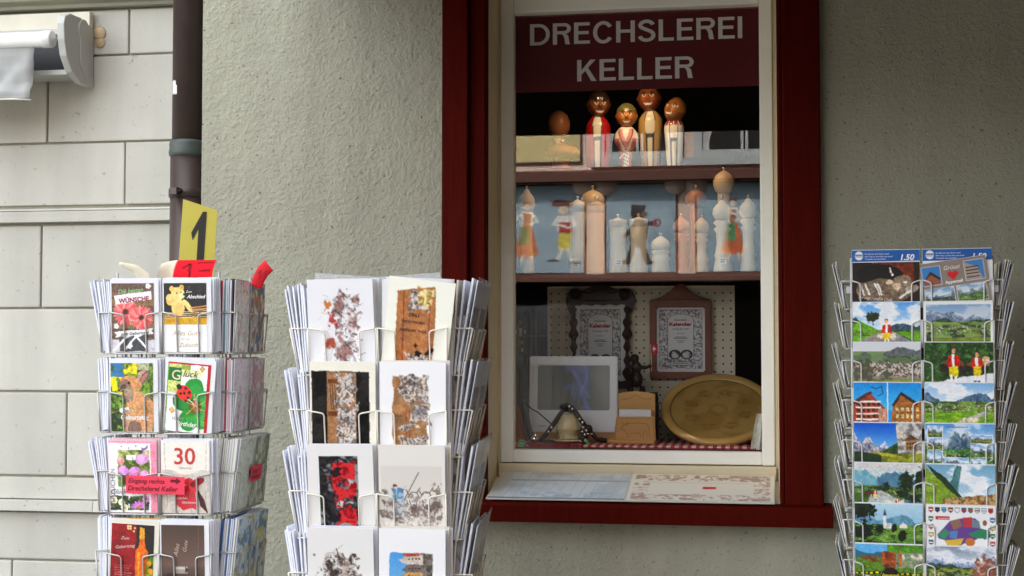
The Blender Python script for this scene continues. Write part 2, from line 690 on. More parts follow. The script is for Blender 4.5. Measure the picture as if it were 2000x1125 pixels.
# ------------------------------------------------------------------ flat canopy over the shop front
can = thing('canopy', 'dark timber canopy over the shop window', 'canopy', (0, 0, 0))
m_can = mat('canopy_boards', (30, 23, 19), 0.8, var=0.2, scale=4, stretch=(6, 0.6, 6), spec=0.1)
for i in range(13):
    x0 = -1.22 + i * 0.188
    prism('roof_board', [(-1.00, 2.345), (-0.004, 2.70), (-0.004, 2.74), (-1.00, 2.385)], x0, x0 + 0.188, m_can, can, axis='x')
box('fascia_board', -1.24, 1.24, -1.026, -1.002, 2.342, 2.44, m_can, can)
for x in (-1.2, 0.1, 1.18):
    prism('bracket', [(-0.9, 2.425), (-0.003, 2.745), (-0.003, 2.90), (-0.9, 2.47)], x, x + 0.06, m_can, can, axis='x')

aw2 = thing('added_awning', 'unseen dark cloth awning added to shade the wall right of the window', 'awning')  # out-of-view awning added to darken the wall right of the window
m_aw2 = mat('dark_awning_cloth', (50, 42, 36), 0.85, var=0.1, scale=10, spec=0.1)
prism('cloth', [(-1.50, 2.215), (-0.03, 2.62), (-0.03, 2.626), (-1.50, 2.221)], 0.07, 1.235, m_aw2, aw2, axis='x')
tubes('front_bar', [[(0.07, -1.505, 2.215), (1.235, -1.505, 2.215)]], 0.018, m_can, aw2, 10)
box('wall_box', 0.21, 1.235, -0.09, -0.006, 2.60, 2.69, m_can, aw2)
# ------------------------------------------------------------------ unseen house added to block light from the right
nb = thing('added_house', 'unseen tall brown house added beside the shop to block light from the right', 'building')
m_nb = mat('brown_shingle_wall', (84, 66, 52), 0.85, var=0.15, scale=3)
box('wall', 1.25, 9.0, -6.5, 0.0, 0.0, 13.0, m_nb, nb)
box('roof', 1.0, 9.4, -7.0, 0.5, 13.0, 13.3, MATS['roof_tiles'], nb)

# ------------------------------------------------------------------ left neighbour: painted ashlar
ash = thing('stone_building', 'pale painted ashlar house beside the downpipe', 'building')
LY = 0.12
box('wall', -9.0, XE - 0.002, LY + 0.012, LY + 0.4, 0.0, 6.6, M_MORTAR, ash)
box('roof', -9.0, XE - 0.002, -0.5, 7.0, 6.6, 6.8, MATS['roof_tiles'], ash)
courses = [  # z0, z1, joints
    (2.418, 2.552, [-3.3, -2.55, -1.803]),
    (2.160, 2.414, [-3.6, -2.80, -2.057]),
    (1.972, 2.156, [-3.2, -2.52, -1.811]),
    (1.670, 1.914, [-3.5, -2.77, -2.071]),
    (1.424, 1.666, [-3.9, -3.1, -2.40]),
    (1.176, 1.420, [-3.4, -2.70, -1.984]),
    (0.930, 1.068, [-3.8, -3.0, -2.32, -1.62]),
    (0.680, 0.926, [-3.6, -2.9, -2.15]),
    (0.30, 0.676, [-3.8, -3.1, -2.4, -1.75]),
]
rs = random.Random(5)
for z0, z1, js in courses:
    e = [-4.6] + js + [XE - 0.004]
    for a, b in zip(e[:-1], e[1:]):
        if b - a < 0.03:
            continue
        y = LY + rs.uniform(-0.0015, 0.0015)
        box('stone_block', a + 0.0028, b - 0.0028, y, LY + 0.05, z0 + 0.001, z1 - 0.001, M_STONE, ash, bev=0.004, seg=2)


def course(name, pts, joints):
    e = [-4.6] + joints + [XE - 0.004]
    for a, b in zip(e[:-1], e[1:]):
        prism(name, pts, a + 0.0006, b - 0.0006, M_STONE, ash, axis='x', bev=0.0012)


# string courses: a flat band with a thin drip moulding under it
course('string_course', [(LY + 0.05, 1.968), (LY - 0.010, 1.962), (LY - 0.012, 1.956), (LY + 0.05, 1.956)], [-2.9])
course('string_course', [(LY + 0.05, 1.9555), (LY - 0.016, 1.954), (LY - 0.018, 1.922), (LY + 0.05, 1.918)], [-3.0])
course('string_course', [(LY + 0.05, 1.172), (LY - 0.004, 1.170), (LY - 0.004, 1.108), (LY + 0.05, 1.108)], [-2.8])
course('string_course', [(LY + 0.05, 1.1075), (LY - 0.022, 1.104), (LY - 0.026, 1.074), (LY + 0.05, 1.0705)], [-2.6, -1.887])
prism('cornice', [(LY + 0.05, 2.556), (LY - 0.022, 2.556), (LY - 0.026, 2.566), (LY - 0.05, 2.574), (LY - 0.055, 2.60), (LY - 0.09, 2.606), (LY - 0.09, 2.66), (LY + 0.05, 2.68)], -4.6, XE - 0.004, M_CORNICE, ash, axis='x', bev=0.002)
# blob of old filler on the stone
lathe('putty_patch', [(0.0, 0.0), (0.021, 0.001), (0.019, 0.005), (0.009, 0.008), (0.0, 0.009)], mat('putty', (205, 180, 140), 0.8, var=0.15, scale=60), ash, 16, loc=(-1.895, LY + 0.0005, 2.482), rot=(rad(90), 0, 0))
lathe('putty_patch', [(0.0, 0.0), (0.017, 0.001), (0.015, 0.004), (0.0, 0.007)], MATS['putty'], ash, 14, loc=(-1.893, LY + 0.0005, 2.454), rot=(rad(90), 0, 0))

# ------------------------------------------------------------------ downpipe in the corner
pipe = thing('downpipe', 'dark brown metal downpipe in the corner between the two houses', 'downpipe', (-1.586, 0.045, 0))
lathe('pipe', [(0.044, 2.118), (0.044, 4.0), (0.044, 5.5), (0.044, 6.4)], M_PIPE, pipe, 32)
lathe('pipe', [(0.048, 0.0), (0.048, 1.0), (0.048, 2.118)], M_PIPE, pipe, 32)
lathe('collar', [(0.0475, 2.095), (0.0515, 2.100), (0.053, 2.108), (0.0505, 2.120), (0.0515, 2.132), (0.049, 2.142), (0.0435, 2.144)], M_PIPE_GREEN, pipe, 32)
br = lathe('bracket', [(0.0478, 1.978), (0.0515, 1.980), (0.0515, 2.004), (0.0478, 2.006)], M_PIPE, pipe, 32)
box('bracket_lug', -0.012, 0.012, -0.072, -0.048, 1.981, 2.003, M_PIPE, br, bev=0.002, loc=(0, 0, 0), rot=(0, 0, rad(-10)))
tubes('bolt', [[(-0.025, -0.062, 1.992), (0.012, -0.066, 1.992)]], 0.006, mat('rusty_bolt', (52, 40, 34), 0.6, metal=0.5), br)
st = []
ring = [2.272, 2.285, 2.298, 2.311]
sv, sf = [], []
for i, z in enumerate(ring):
    for k in range(6):
        a = rad(-54 + k * 6.4)
        sv.append((0.0444 * math.sin(a), -0.0444 * math.cos(a), z + (0.003 if k == 2 else 0)))
for i in range(3):
    for k in range(5):
        if i == 2 and k == 4:
            continue
        sf.append((i * 6 + k, i * 6 + k + 1, i * 6 + k + 7, i * 6 + k + 6))
stk = obj('sticker', mesh('sticker', sv, sf, mat('worn_sticker', (214, 212, 206), 0.6, var=0.1, scale=80), True), None, (-1.586, 0.045, 0))
tag(stk, 'small torn white sticker on the brown downpipe', 'sticker')

# ------------------------------------------------------------------ retracted awning on the stone house
aw = thing('awning', 'retracted awning with a grey end cap and a hanging cloth valance', 'awning', (0, 0, 0))
cap_pts = []
for (y, z) in [(0.112, 2.492), (0.03, 2.508), (-0.035, 2.506), (-0.066, 2.492), (-0.074, 2.47), (-0.070, 2.425), (-0.055, 2.38), (-0.02, 2.34), (0.04, 2.318), (0.112, 2.318)]:
    cap_pts.append((y, z))
prism('end_cap', cap_pts, -1.931, -1.909, M_GREYPL, aw, axis='x', bev=0.003)
cp = prism('cap_cover', [(0.045 + 0.034 * math.cos(a), 2.468 + 0.038 * math.sin(a)) for a in [math.pi * k / 12 for k in range(13)]] + [(0.022, 2.44), (0.024, 2.372), (0.062, 2.33), (0.070, 2.35), (0.060, 2.42)], -1.9095, -1.905, M_GREYPL, aw, axis='x', bev=0.0012)
prism('cassette_back', [(0.112, 2.475), (0.06, 2.485), (0.06, 2.47), (0.098, 2.46), (0.098, 2.36), (0.0, 2.352), (0.0, 2.338), (0.112, 2.340)], -4.2, -1.932, M_GREYPL, aw, axis='x')
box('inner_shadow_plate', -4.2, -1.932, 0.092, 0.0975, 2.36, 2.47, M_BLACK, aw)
fb = lathe('front_bar', [(0.0, 0), (0.022, 0.002), (0.0245, 0.006), (0.0245, 0.032), (0.0225, 0.034), (0.0225, 2.2)], M_WHITEMETAL, aw, 28, loc=(-1.944, -0.065, 2.427), rot=(0, rad(-90), 0))
box('fixing_board', -4.3, -1.911, 0.088, 0.1105, 2.4905, 2.541, mat('board_paint', (226, 220, 200), 0.6, var=0.06, scale=12), aw, bev=0.002)
nx, nz = 90, 30
U, Vv = np.meshgrid(np.linspace(0, 1, nx), np.linspace(0, 1, nz))
X = -4.2 + U * 2.20 + 0.0 * Vv - 0.003 * Vv
Z = 2.412 - Vv * 0.155 - 0.004 * np.sin(U * 9) * Vv
fold = vnoise(nz, nx, 9, 12, 3) - 0.5
diag = np.exp(-(((U - 0.985) * 2.2 + (Vv - 0.42) * 0.155 * 0.9) / 0.02) ** 2) - np.exp(-(((U - 0.955) * 2.2 + (Vv - 0.62) * 0.155 * 0.8) / 0.016) ** 2)
Y = -0.068 - 0.012 * Vv + fold * 0.05 * Vv - diag * 0.018 * Vv
cl = obj('valance', grid_me('valance', X, Y, Z, mat('awning_cloth', (164, 165, 161), 0.8, var=0.05, scale=12), True), aw)
md = cl.modifiers.new('thickness', 'SOLIDIFY')
md.thickness = 0.0015
hem = [(X[-1, i], Y[-1, i] - 0.001, Z[-1, i]) for i in range(0, nx, 3)] + [(X[-1, -1] + 0.003, Y[-1, -1] - 0.001, Z[-1, -1] - 0.004)]
tubes('hem', [hem], 0.0022, M_PAPER2, aw)


# ------------------------------------------------------------------ painting flat prints
class Canvas:
    """A small picture painted shape by shape in unit coordinates (x right, y down) and laid on a fine sheet as mesh colours."""
    S = 2

    def __init__(self, w, h, bg=(255, 255, 255)):
        self.w, self.h = w, h
        self.W, self.H = w * self.S, h * self.S
        self.a = np.empty((self.H, self.W, 3))
        self.a[:] = bg
        self.y, self.x = np.mgrid[0:self.H, 0:self.W]
        self.x = (self.x + 0.5) / self.W
        self.y = (self.y + 0.5) / self.H
        self.asp = h / w

    def put(self, mask, col, al=1.0):
        k = (mask * al)[..., None]
        self.a = self.a * (1 - k) + np.asarray(col, float) * k
        return self

    def grad(self, c0, c1, y0=0.0, y1=1.0, x0=0.0, x1=1.0):
        t = np.clip((self.y - y0) / (y1 - y0), 0, 1)[..., None]
        m = ((self.y >= y0) & (self.y < y1) & (self.x >= x0) & (self.x < x1)) * 1.0
        return self.put(m, np.asarray(c0, float) * (1 - t) + np.asarray(c1, float) * t)

    def rect(self, x0, y0, x1, y1, col, al=1.0):
        return self.put(((self.x >= x0) & (self.x < x1) & (self.y >= y0) & (self.y < y1)) * 1.0, col, al)

    def ell(self, cx, cy, rx, ry, col, rot=0.0, al=1.0, soft=0.0):
        c, s = math.cos(rad(rot)), math.sin(rad(rot))
        dx, dy = self.x - cx, (self.y - cy) * self.asp
        u = (dx * c + dy * s) / rx
        v = (-dx * s + dy * c) / (ry * self.asp)
        d = np.hypot(u, v)
        m = np.clip((1 - d) / soft + 0.5, 0, 1) if soft else (d < 1) * 1.0
        return self.put(m, col, al)

    def poly(self, pts, col, al=1.0):
        m = np.zeros((self.H, self.W), bool)
        n = len(pts)
        for i in range(n):
            x1, y1 = pts[i]
            x2, y2 = pts[(i + 1) % n]
            if y1 == y2:
                continue
            c = ((self.y < y1) != (self.y < y2)) & (self.x < (x2 - x1) * (self.y - y1) / (y2 - y1) + x1)
            m ^= c
        return self.put(m * 1.0, col, al)

    def line(self, pts, wd, col, al=1.0):
        m = np.zeros((self.H, self.W), bool)
        for (x1, y1), (x2, y2) in zip(pts[:-1], pts[1:]):
            ax, ay = x2 - x1, (y2 - y1) * self.asp
            L = ax * ax + ay * ay + 1e-12
            t = np.clip(((self.x - x1) * ax + (self.y - y1) * self.asp * ay) / L, 0, 1)
            d = np.hypot(self.x - x1 - t * ax, (self.y - y1) * self.asp - t * ay)
            m |= d < wd / 2
        return self.put(m * 1.0, col, al)

    def region(self, x0, y0, x1, y1):
        return ((self.x >= x0) & (self.x < x1) & (self.y >= y0) & (self.y < y1)) * 1.0

    def noise(self, col, cells, seed, lo=0.45, hi=0.6, mask=None, al=1.0, stretch=1.0):
        n = vnoise(self.H, max(2, int(self.W * 1)), cells, seed, 3)
        if stretch != 1.0:
            yy = np.clip((np.arange(self.H) / stretch).astype(int), 0, self.H - 1)
            n = n[yy]
        m = np.clip((n - lo) / (hi - lo), 0, 1)
        if mask is not None:
            m = m * mask
        return self.put(m, col, al)

    def hills(self, base, amp, cells, seed, col, col2=None, mask=None, rough=2, c2cells=14):
        n = vnoise(4, self.W, cells, seed, rough)[0]
        top = base - amp * (n - 0.3)
        m = (self.y > top[None]) * 1.0
        if mask is not None:
            m = m * mask
        self.put(m, col)
        if col2 is not None:
            self.noise(col2, c2cells, seed + 50, 0.42, 0.62, m)
        return self

    def paste(self, other, x0, y0, x1, y1):
        iy = ((self.y[:, 0] - y0) / (y1 - y0) * other.H).astype(int)
        ix = ((self.x[0] - x0) / (x1 - x0) * other.W).astype(int)
        vy = np.where((iy >= 0) & (iy < other.H))[0]
        vx = np.where((ix >= 0) & (ix < other.W))[0]
        self.a[np.ix_(vy, vx)] = other.a[np.ix_(iy[vy], ix[vx])]
        return self

    def photo(self, seed=1, amp=.018, grain=.22, cells=9):
        """Turn clean shapes into a photograph-like print: uneven edges, mottled light and dark."""
        nx_ = (vnoise(self.H, self.W, cells, seed, 4) - .5) * 2 * amp * self.W
        ny_ = (vnoise(self.H, self.W, cells, seed + 77, 4) - .5) * 2 * amp * self.W
        yy, xx = np.mgrid[0:self.H, 0:self.W]
        self.a = self.a[np.clip((yy + ny_ * 2).astype(int), 0, self.H - 1), np.clip((xx + nx_ * 2).astype(int), 0, self.W - 1)]
        g = vnoise(self.H, self.W, 22, seed + 5, 3) * .45 + vnoise(self.H, self.W, 60, seed + 6, 2) * .55
        g = (g - g.mean()) / (g.std() + 1e-6)
        lum = self.a.mean(-1, keepdims=True)
        wk = np.clip((236 - lum) / 50, 0, 1) * np.where(self.a[..., 2:3] > self.a[..., 0:1] + 14, .25, 1.0)
        self.a = np.clip(self.a * (1 + wk * grain * .5 * g[..., None]), 0, 255)
        self.a = np.clip(124 + (self.a - 124) * 1.14, 0, 255)
        gr = self.a.mean(-1, keepdims=True)
        self.a = np.clip(gr + (self.a - gr) * 1.10, 0, 255)
        t = vnoise(self.H, self.W, 6, seed + 9, 2)[..., None] - .5
        self.a = np.clip(self.a * (1 + wk * t * np.array([.14, .04, -.10])), 0, 255)
        return self

    def fold(self, mask, seed, dark=(58, 50, 48), lightc=(214, 208, 200), cells=7, al=1.0):
        """Crumpled cloth: ridged noise shading inside a soft mask."""
        a_ = vnoise(self.H, self.W, cells, seed, 3)
        b_ = vnoise(self.H, self.W, cells * 1.7, seed + 3, 3)
        r = np.abs(np.sin((a_ * 3.2 + b_ * 1.6) * math.pi))[..., None]
        r = np.clip(r * 1.1 + .25 * (vnoise(self.H, self.W, 30, seed + 8, 2)[..., None] - .5), 0, 1) ** 1.1
        col = np.array(dark) * (1 - r) + np.array(lightc) * r
        return self.put(mask, col, al)

    def soft(self, x0, y0, x1, y1, seed, edge=.05):
        """Rectangle mask with a frayed, noisy boundary."""
        n = (vnoise(self.H, self.W, 10, seed, 3) - .5) * edge * 3
        d = np.minimum(np.minimum(self.x - x0, x1 - self.x), np.minimum(self.y - y0, y1 - self.y)) + n
        return np.clip(d / .015, 0, 1)

    def rot(self):
        """quarter turn"""
        o = Canvas(self.h, self.w)
        o.a = np.rot90(self.a, 1).copy()
        return o

    def pixels(self):
        s = self.S
        return self.a.reshape(self.h, s, self.w, s, 3).mean((1, 3))


def print_me(name, cv, w, h, m=None, bulge=0.0):
    """Sheet w x h metres, origin at bottom centre, facing -y, carrying the picture."""
    px = cv.pixels()
    H_, W_ = px.shape[:2]
    X, Z = np.meshgrid(np.linspace(-w / 2, w / 2, W_), np.linspace(h, 0, H_))
    Y = np.zeros_like(X)
    me = grid_me(name, X, Y, Z, m or M_PRINT)
    # rows run top to bottom, so flip to face -y
    me.flip_normals()
    set_ink(me, lin(np.clip(px, 0, 255)).reshape(-1, 3))
    return me


def print_part(cv, w, h, parent, x=0.0, z=0.0, y=-0.0006, m=None, tilt=0.0, name='print'):
    return obj(name, print_me(name, cv, w, h, m), parent, (x, y, z), (0, rad(-tilt), 0))


# ------------------------------------------------------------------ house across the street (seen mirrored in the shop window)
opp = thing('painted_house', 'house front with blue painted panels mirrored in the shop window', 'building', (0, -9.0, 0), math.pi)
# local frame: x mirrored (rotated half a turn), front faces the shop
m_opp = mat('salmon_render', (186, 164, 152), 0.85, var=0.06, scale=2)
m_beige = mat('beige_panel', (178, 164, 118), 0.8, var=0.05, scale=2)
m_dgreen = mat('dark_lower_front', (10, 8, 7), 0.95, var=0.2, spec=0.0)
m_white = mat('white_window_paint', (150, 155, 155), 0.5, var=0.03)
m_brown = mat('brown_cornice', (74, 42, 30), 0.7, var=0.1)
m_line = mat('painted_line', (80, 52, 46), 0.8, var=0.1)


def ox(x):
    return -x


box('wall', -9, 2.75, 0.0, 0.4, 2.20, 4.75, m_opp, opp)
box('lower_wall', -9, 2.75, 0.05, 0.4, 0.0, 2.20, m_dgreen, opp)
box('cornice', -9, 2.75, -0.12, 0.002, 3.10, 3.20, m_brown, opp)
box('cornice', -9, 2.75, -0.06, 0.002, 2.17, 2.235, m_brown, opp)
box('roof', -9.2, 2.9, -0.5, 4, 4.75, 4.95, MATS['roof_tiles'], opp)


def fig_woman(c, cx, top, bot, skirt, apron, flip=1):
    h = bot - top
    c.ell(cx, top + 0.06 * h, 0.04, 0.05 * h, (90, 50, 40))
    c.ell(cx, top + 0.10 * h, 0.034, 0.05 * h, (226, 196, 170))
    c.poly([(cx - .05, top + .17 * h), (cx + .05, top + .17 * h), (cx + .045, top + .42 * h), (cx - .045, top + .42 * h)], (238, 232, 226))
    c.poly([(cx - .03, top + .2 * h), (cx + .03, top + .2 * h), (cx + .03, top + .42 * h), (cx - .03, top + .42 * h)], (150, 90, 60))
    c.line([(cx - .05, top + .22 * h), (cx - .085, top + .34 * h), (cx - .03, top + .38 * h)], .03, (240, 236, 230))
    c.line([(cx + .05, top + .22 * h), (cx + .10 * flip, top + .33 * h)], .03, (236, 226, 216))
    c.poly([(cx - .045, top + .42 * h), (cx + .045, top + .42 * h), (cx + .11, top + .86 * h), (cx + .06, top + .92 * h), (cx - .06, top + .92 * h), (cx - .11, top + .86 * h)], skirt)
    c.poly([(cx - .02, top + .42 * h), (cx + .045, top + .42 * h), (cx + .07, top + .70 * h), (cx - .03, top + .70 * h)], apron)
    c.line([(cx - .04, top + .9 * h), (cx - .05, bot)], .02, (220, 200, 180))
    c.line([(cx + .03, top + .9 * h), (cx + .05, bot)], .02, (220, 200, 180))


def panel_a():
    c = Canvas(90, 110, (136, 154, 166))
    c.noise((148, 166, 176), 4, 3)
    fig_woman(c, 0.49, 0.17, 0.87, (186, 104, 66), (110, 120, 60))
    cx, t, h = 0.165, 0.16, 0.72
    c.poly([(cx - .10, t + .02), (cx + .08, t), (cx + .12, t + .07), (cx - .05, t + .09)], (96, 50, 44))
    c.ell(cx + .01, t + .12, .04, .05, (222, 188, 160))
    c.poly([(cx - .06, t + .18), (cx + .06, t + .18), (cx + .07, t + .36), (cx - .06, t + .36)], (236, 228, 220))
    c.poly([(cx - .055, t + .26), (cx + .05, t + .26), (cx + .055, t + .38), (cx - .06, t + .38)], (150, 40, 36))
    c.line([(cx + .05, t + .2), (cx + .10, t + .28), (cx, t + .3)], .03, (238, 230, 222))
    c.line([(cx - .05, t + .2), (cx - .09, t + .28), (cx - .02, t + .32)], .03, (238, 230, 222))
    c.poly([(cx - .06, t + .38), (cx + .055, t + .38), (cx + .05, t + .58), (cx - .02, t + .58), (cx - .05, t + .6)], (212, 188, 70))
    c.line([(cx - .03, t + .56), (cx - .06, t + h)], .032, (230, 220, 206))
    c.line([(cx + .02, t + .56), (cx + .07, t + h * .97)], .032, (230, 220, 206))
    c.ell(cx - .09, t + h, .05, .016, (60, 44, 40))
    c.ell(cx + .10, t + h * .97, .05, .016, (60, 44, 40))
    c.photo(157, .007, .16)
    c.a = c.a * .62 + np.array((136., 150., 158.)) * .30
    return c


def panel_b():
    c = Canvas(90, 110, (136, 154, 166))
    c.noise((148, 166, 176), 4, 5)
    k = (44, 32, 28)
    c.ell(.54, .32, .10, .085, k)
    c.ell(.46, .26, .03, .03, k)
    c.ell(.61, .26, .03, .03, k)
    c.ell(.45, .34, .05, .03, (90, 66, 50))
    c.ell(.53, .55, .13, .17, k, -8)
    c.ell(.57, .52, .06, .10, (120, 90, 60), -8)
    c.line([(.46, .46), (.30, .44)], .06, k)
    c.line([(.60, .48), (.72, .58)], .06, k)
    c.line([(.48, .68), (.40, .88)], .085, k)
    c.line([(.60, .68), (.68, .87)], .085, k)
    c.ell(.36, .89, .06, .02, k)
    c.ell(.72, .88, .06, .02, k)
    for t in np.linspace(0, 6.28, 30):
        c.ell(.27 + .045 * math.cos(t), .44 + .036 * math.sin(t), .014, .011, (150, 40, 50))
    c.photo(158, .007, .16)
    c.a = c.a * .62 + np.array((136., 150., 158.)) * .30
    return c


def panel_c():
    c = Canvas(90, 110, (136, 154, 166))
    c.noise((148, 166, 176), 4, 8)
    fig_woman(c, 0.665, 0.16, 0.86, (196, 84, 40), (72, 128, 76), -1)
    c.photo(159, .007, .16)
    c.a = c.a * .62 + np.array((136., 150., 158.)) * .30
    return c


for (xa, xb, cv) in [(-2.62, -1.527, panel_a()), (-1.314, -0.673, panel_b()), (-0.476, 0.52, panel_c())]:
    w = xb - xa
    f = box('panel_border', ox(xb) - 0.02, ox(xa) + 0.02, -0.012, 0.002, 2.24, 3.085, m_line, opp)
    print_part(cv, w, 0.815, f, (ox(xa) + ox(xb)) / 2, 2.255, -0.016, M_MATTPRINT)
    for cx_ in (ox(xb), ox(xa)):                      # rounded corner notches
        lathe('corner_boss', [(0.0, 0.0), (0.10, 0.0), (0.10, 0.006), (0.0, 0.006)], m_opp, f, 24, loc=(cx_, -0.0165, 3.07), rot=(rad(90), 0, 0))
for (xa, xb) in [(-2.62, -1.56)]:
    f = box('panel_border', ox(xb) - 0.02, ox(xa) + 0.02, -0.012, 0.002, 3.28, 4.3, m_line, opp)
    box('panel', ox(xb), ox(xa), -0.016, -0.0125, 3.30, 4.28, m_beige, f)
m_curt = sleeve_mat('net_curtain', 0.55, (0.75, 0.75, 0.75))
m_curt.node_tree.nodes['Principled BSDF'].inputs['Roughness'].default_value = 0.9
for (xa, xb) in [(-1.40, -0.60), (-0.50, 0.42)]:
    w_ = obj('window', None, opp)
    xl, xr = ox(xb), ox(xa)
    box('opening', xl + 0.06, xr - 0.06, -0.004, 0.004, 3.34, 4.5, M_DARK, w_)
    box('frame', xl, xl + 0.075, -0.05, 0.002, 3.30, 4.55, m_white, w_)
    box('frame', xr - 0.075, xr, -0.05, 0.002, 3.30, 4.55, m_white, w_)
    box('frame', xl, xr, -0.052, 0.002, 4.50, 4.58, m_white, w_)
    box('frame', xl + 0.076, xr - 0.076, -0.045, 0.002, 3.305, 3.375, m_white, w_)
    mid = (xl + xr) / 2
    box('mullion', mid - 0.035, mid - 0.008, -0.046, 0.002, 3.376, 4.499, m_white, w_)
    box('mullion', mid + 0.008, mid + 0.035, -0.046, 0.002, 3.376, 4.499, m_white, w_)
    box('sill', xl - 0.05, xr + 0.05, -0.14, 0.002, 3.225, 3.298, m_white, w_)
    for s_ in (-1, 1):
        e = xl + 0.08 if s_ < 0 else xr - 0.08
        zz, tt = np.meshgrid(np.linspace(3.36, 4.49, 40), np.linspace(0, 1, 24), indexing='ij')
        wid = 0.06 + 0.30 * np.clip((zz - 3.45) / 0.7, 0, 1) ** 1.3
        Xc = e - s_ * tt * wid
        Yc = -0.012 + 0.006 * np.sin(tt * 30)
        obj('curtain', grid_me('curtain', Xc, Yc, zz, m_curt, True), w_)

# ------------------------------------------------------------------ display window: fixed inside
room = thing('display_recess', 'dark display recess behind the shop window glass', 'display window')
tag(room, kind='structure')
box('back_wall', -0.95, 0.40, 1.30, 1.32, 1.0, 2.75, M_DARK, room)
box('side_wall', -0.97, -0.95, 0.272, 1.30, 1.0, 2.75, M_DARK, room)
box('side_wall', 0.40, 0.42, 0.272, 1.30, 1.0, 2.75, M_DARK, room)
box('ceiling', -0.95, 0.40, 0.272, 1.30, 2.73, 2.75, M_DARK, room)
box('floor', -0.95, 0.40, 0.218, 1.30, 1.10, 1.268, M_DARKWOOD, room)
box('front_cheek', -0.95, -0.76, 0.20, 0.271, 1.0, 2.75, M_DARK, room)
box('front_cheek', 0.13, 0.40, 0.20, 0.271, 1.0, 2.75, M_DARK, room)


def pegboard_mat():
    m = mat('pegboard', (218, 210, 186), 0.7, var=0.04)
    n, l = m.node_tree.nodes, m.node_tree.links
    b = n['Principled BSDF']
    tc = n.new('ShaderNodeTexCoord')
    sp = n.new('ShaderNodeSeparateXYZ')
    l.new(tc.outputs['Object'], sp.inputs[0])

    def cell(sock):
        d = n.new('ShaderNodeMath'); d.operation = 'DIVIDE'; d.inputs[1].default_value = 0.0242
        f = n.new('ShaderNodeMath'); f.operation = 'FRACT'
        s = n.new('ShaderNodeMath'); s.operation = 'SUBTRACT'; s.inputs[1].default_value = 0.5
        q = n.new('ShaderNodeMath'); q.operation = 'POWER'; q.inputs[1].default_value = 2.0
        l.new(sock, d.inputs[0]); l.new(d.outputs[0], f.inputs[0]); l.new(f.outputs[0], s.inputs[0]); l.new(s.outputs[0], q.inputs[0])
        return q.outputs[0]
    ad = n.new('ShaderNodeMath'); ad.operation = 'ADD'
    l.new(cell(sp.outputs['X']), ad.inputs[0])
    l.new(cell(sp.outputs['Z']), ad.inputs[1])
    lt = n.new('ShaderNodeMath'); lt.operation = 'LESS_THAN'; lt.inputs[1].default_value = 0.014
    l.new(ad.outputs[0], lt.inputs[0])
    mx = n.new('ShaderNodeMix'); mx.data_type = 'RGBA'
    l.new(lt.outputs[0], mx.inputs['Factor'])
    l.new(b.inputs['Base Color'].links[0].from_socket, mx.inputs['A'])
    mx.inputs['B'].default_value = (0.01, 0.009, 0.008, 1)
    l.new(mx.outputs['Result'], b.inputs['Base Color'])
    return m


peg = tag(box('pegboard', -0.29, 0.29, -0.006, 0.0, 0, 0.47, pegboard_mat(), None, loc=(-0.336, 0.62, 1.272)), 'cream perforated pegboard behind the framed calendars', 'pegboard')
sh = thing('display_shelf', 'reddish wooden shelf carrying the pepper mills', 'shelf')
box('board', -0.93, 0.38, 0.30, 0.60, 1.752, 1.768, M_DARKWOOD, sh, bev=0.002)
for x in (-0.9, 0.36):
    box('support', x - 0.012, x + 0.012, 0.32, 0.58, 1.268, 1.7515, M_DARKWOOD, sh)
sh2 = thing('display_shelf', 'upper wooden shelf carrying the carved figures', 'shelf')
box('board', -0.93, 0.38, 0.44, 0.66, 2.078, 2.094, M_DARKWOOD, sh2, bev=0.002)
for x in (-0.9, 0.36):
    box('support', x - 0.012, x + 0.012, 0.46, 0.64, 1.7685, 2.0775, M_DARKWOOD, sh2)
# small warm lamps hidden under the head of the window
m_lamp = mat('lamp_housing', (60, 60, 60), 0.4, metal=0.6)
for i, (x, nm) in enumerate([(-0.36, 'above the carved figures'), (-0.06, 'above the turned mills')]):
    lp = thing('spot_lamp', 'small warm spot lamp %s in the display' % nm, 'lamp', (x, 0.262, 2.41))
    lathe('housing', [(0.012, 0.09), (0.022, 0.06), (0.026, 0.0), (0.022, 0.0), (0.018, 0.05)], m_lamp, lp, 20)
    tubes('stem', [[(0, 0, 0.085), (0, 0, 0.32)]], 0.006, m_lamp, lp)
    ld = bpy.data.lights.new('spot_bulb', 'SPOT')
    ld.energy = (0.9, 0.12)[i]
    ld.color = (1.0, 0.72, 0.42)
    ld.spot_size = rad((105, 120)[i])
    ld.spot_blend = 0.6
    ld.shadow_soft_size = 0.018
    lo = bpy.data.objects.new('spot_bulb', ld)
    COL.objects.link(lo)
    lo.parent = lp
    lo.location = (0, 0, 0.01)
    lo.rotation_euler = (rad(34), 0, 0)

# sign film on the inside of the pane
sign = tag(obj('shop_sign', box_me('shop_sign', -0.6615, 0.0305, 0.2075, 0.2095, 2.283, 2.5055, mat('sign_red', (92, 6, 12), 0.6, var=0.08, scale=3)), None), 'dark red shop sign with pale capital letters at the top of the window', 'sign')
m_let = mat('sign_letter', (232, 228, 220), 0.5, var=0.02)
def ribbon(path, t):
    """Flat stroke of thickness t along a smooth centre line -> quads."""
    P = np.array(path, float)
    d = np.gradient(P, axis=0)
    d /= np.linalg.norm(d, axis=1)[:, None] + 1e-9
    nrm = np.stack([-d[:, 1], d[:, 0]], 1)
    A, B = P + nrm * t / 2, P - nrm * t / 2
    return [[A[i], A[i + 1], B[i + 1], B[i]] for i in range(len(P) - 1)]


def arc(cx, cy, rx, ry, a0, a1, n=14):
    return [(cx + rx * math.cos(rad(a)), cy + ry * math.sin(rad(a))) for a in np.linspace(a0, a1, n)]


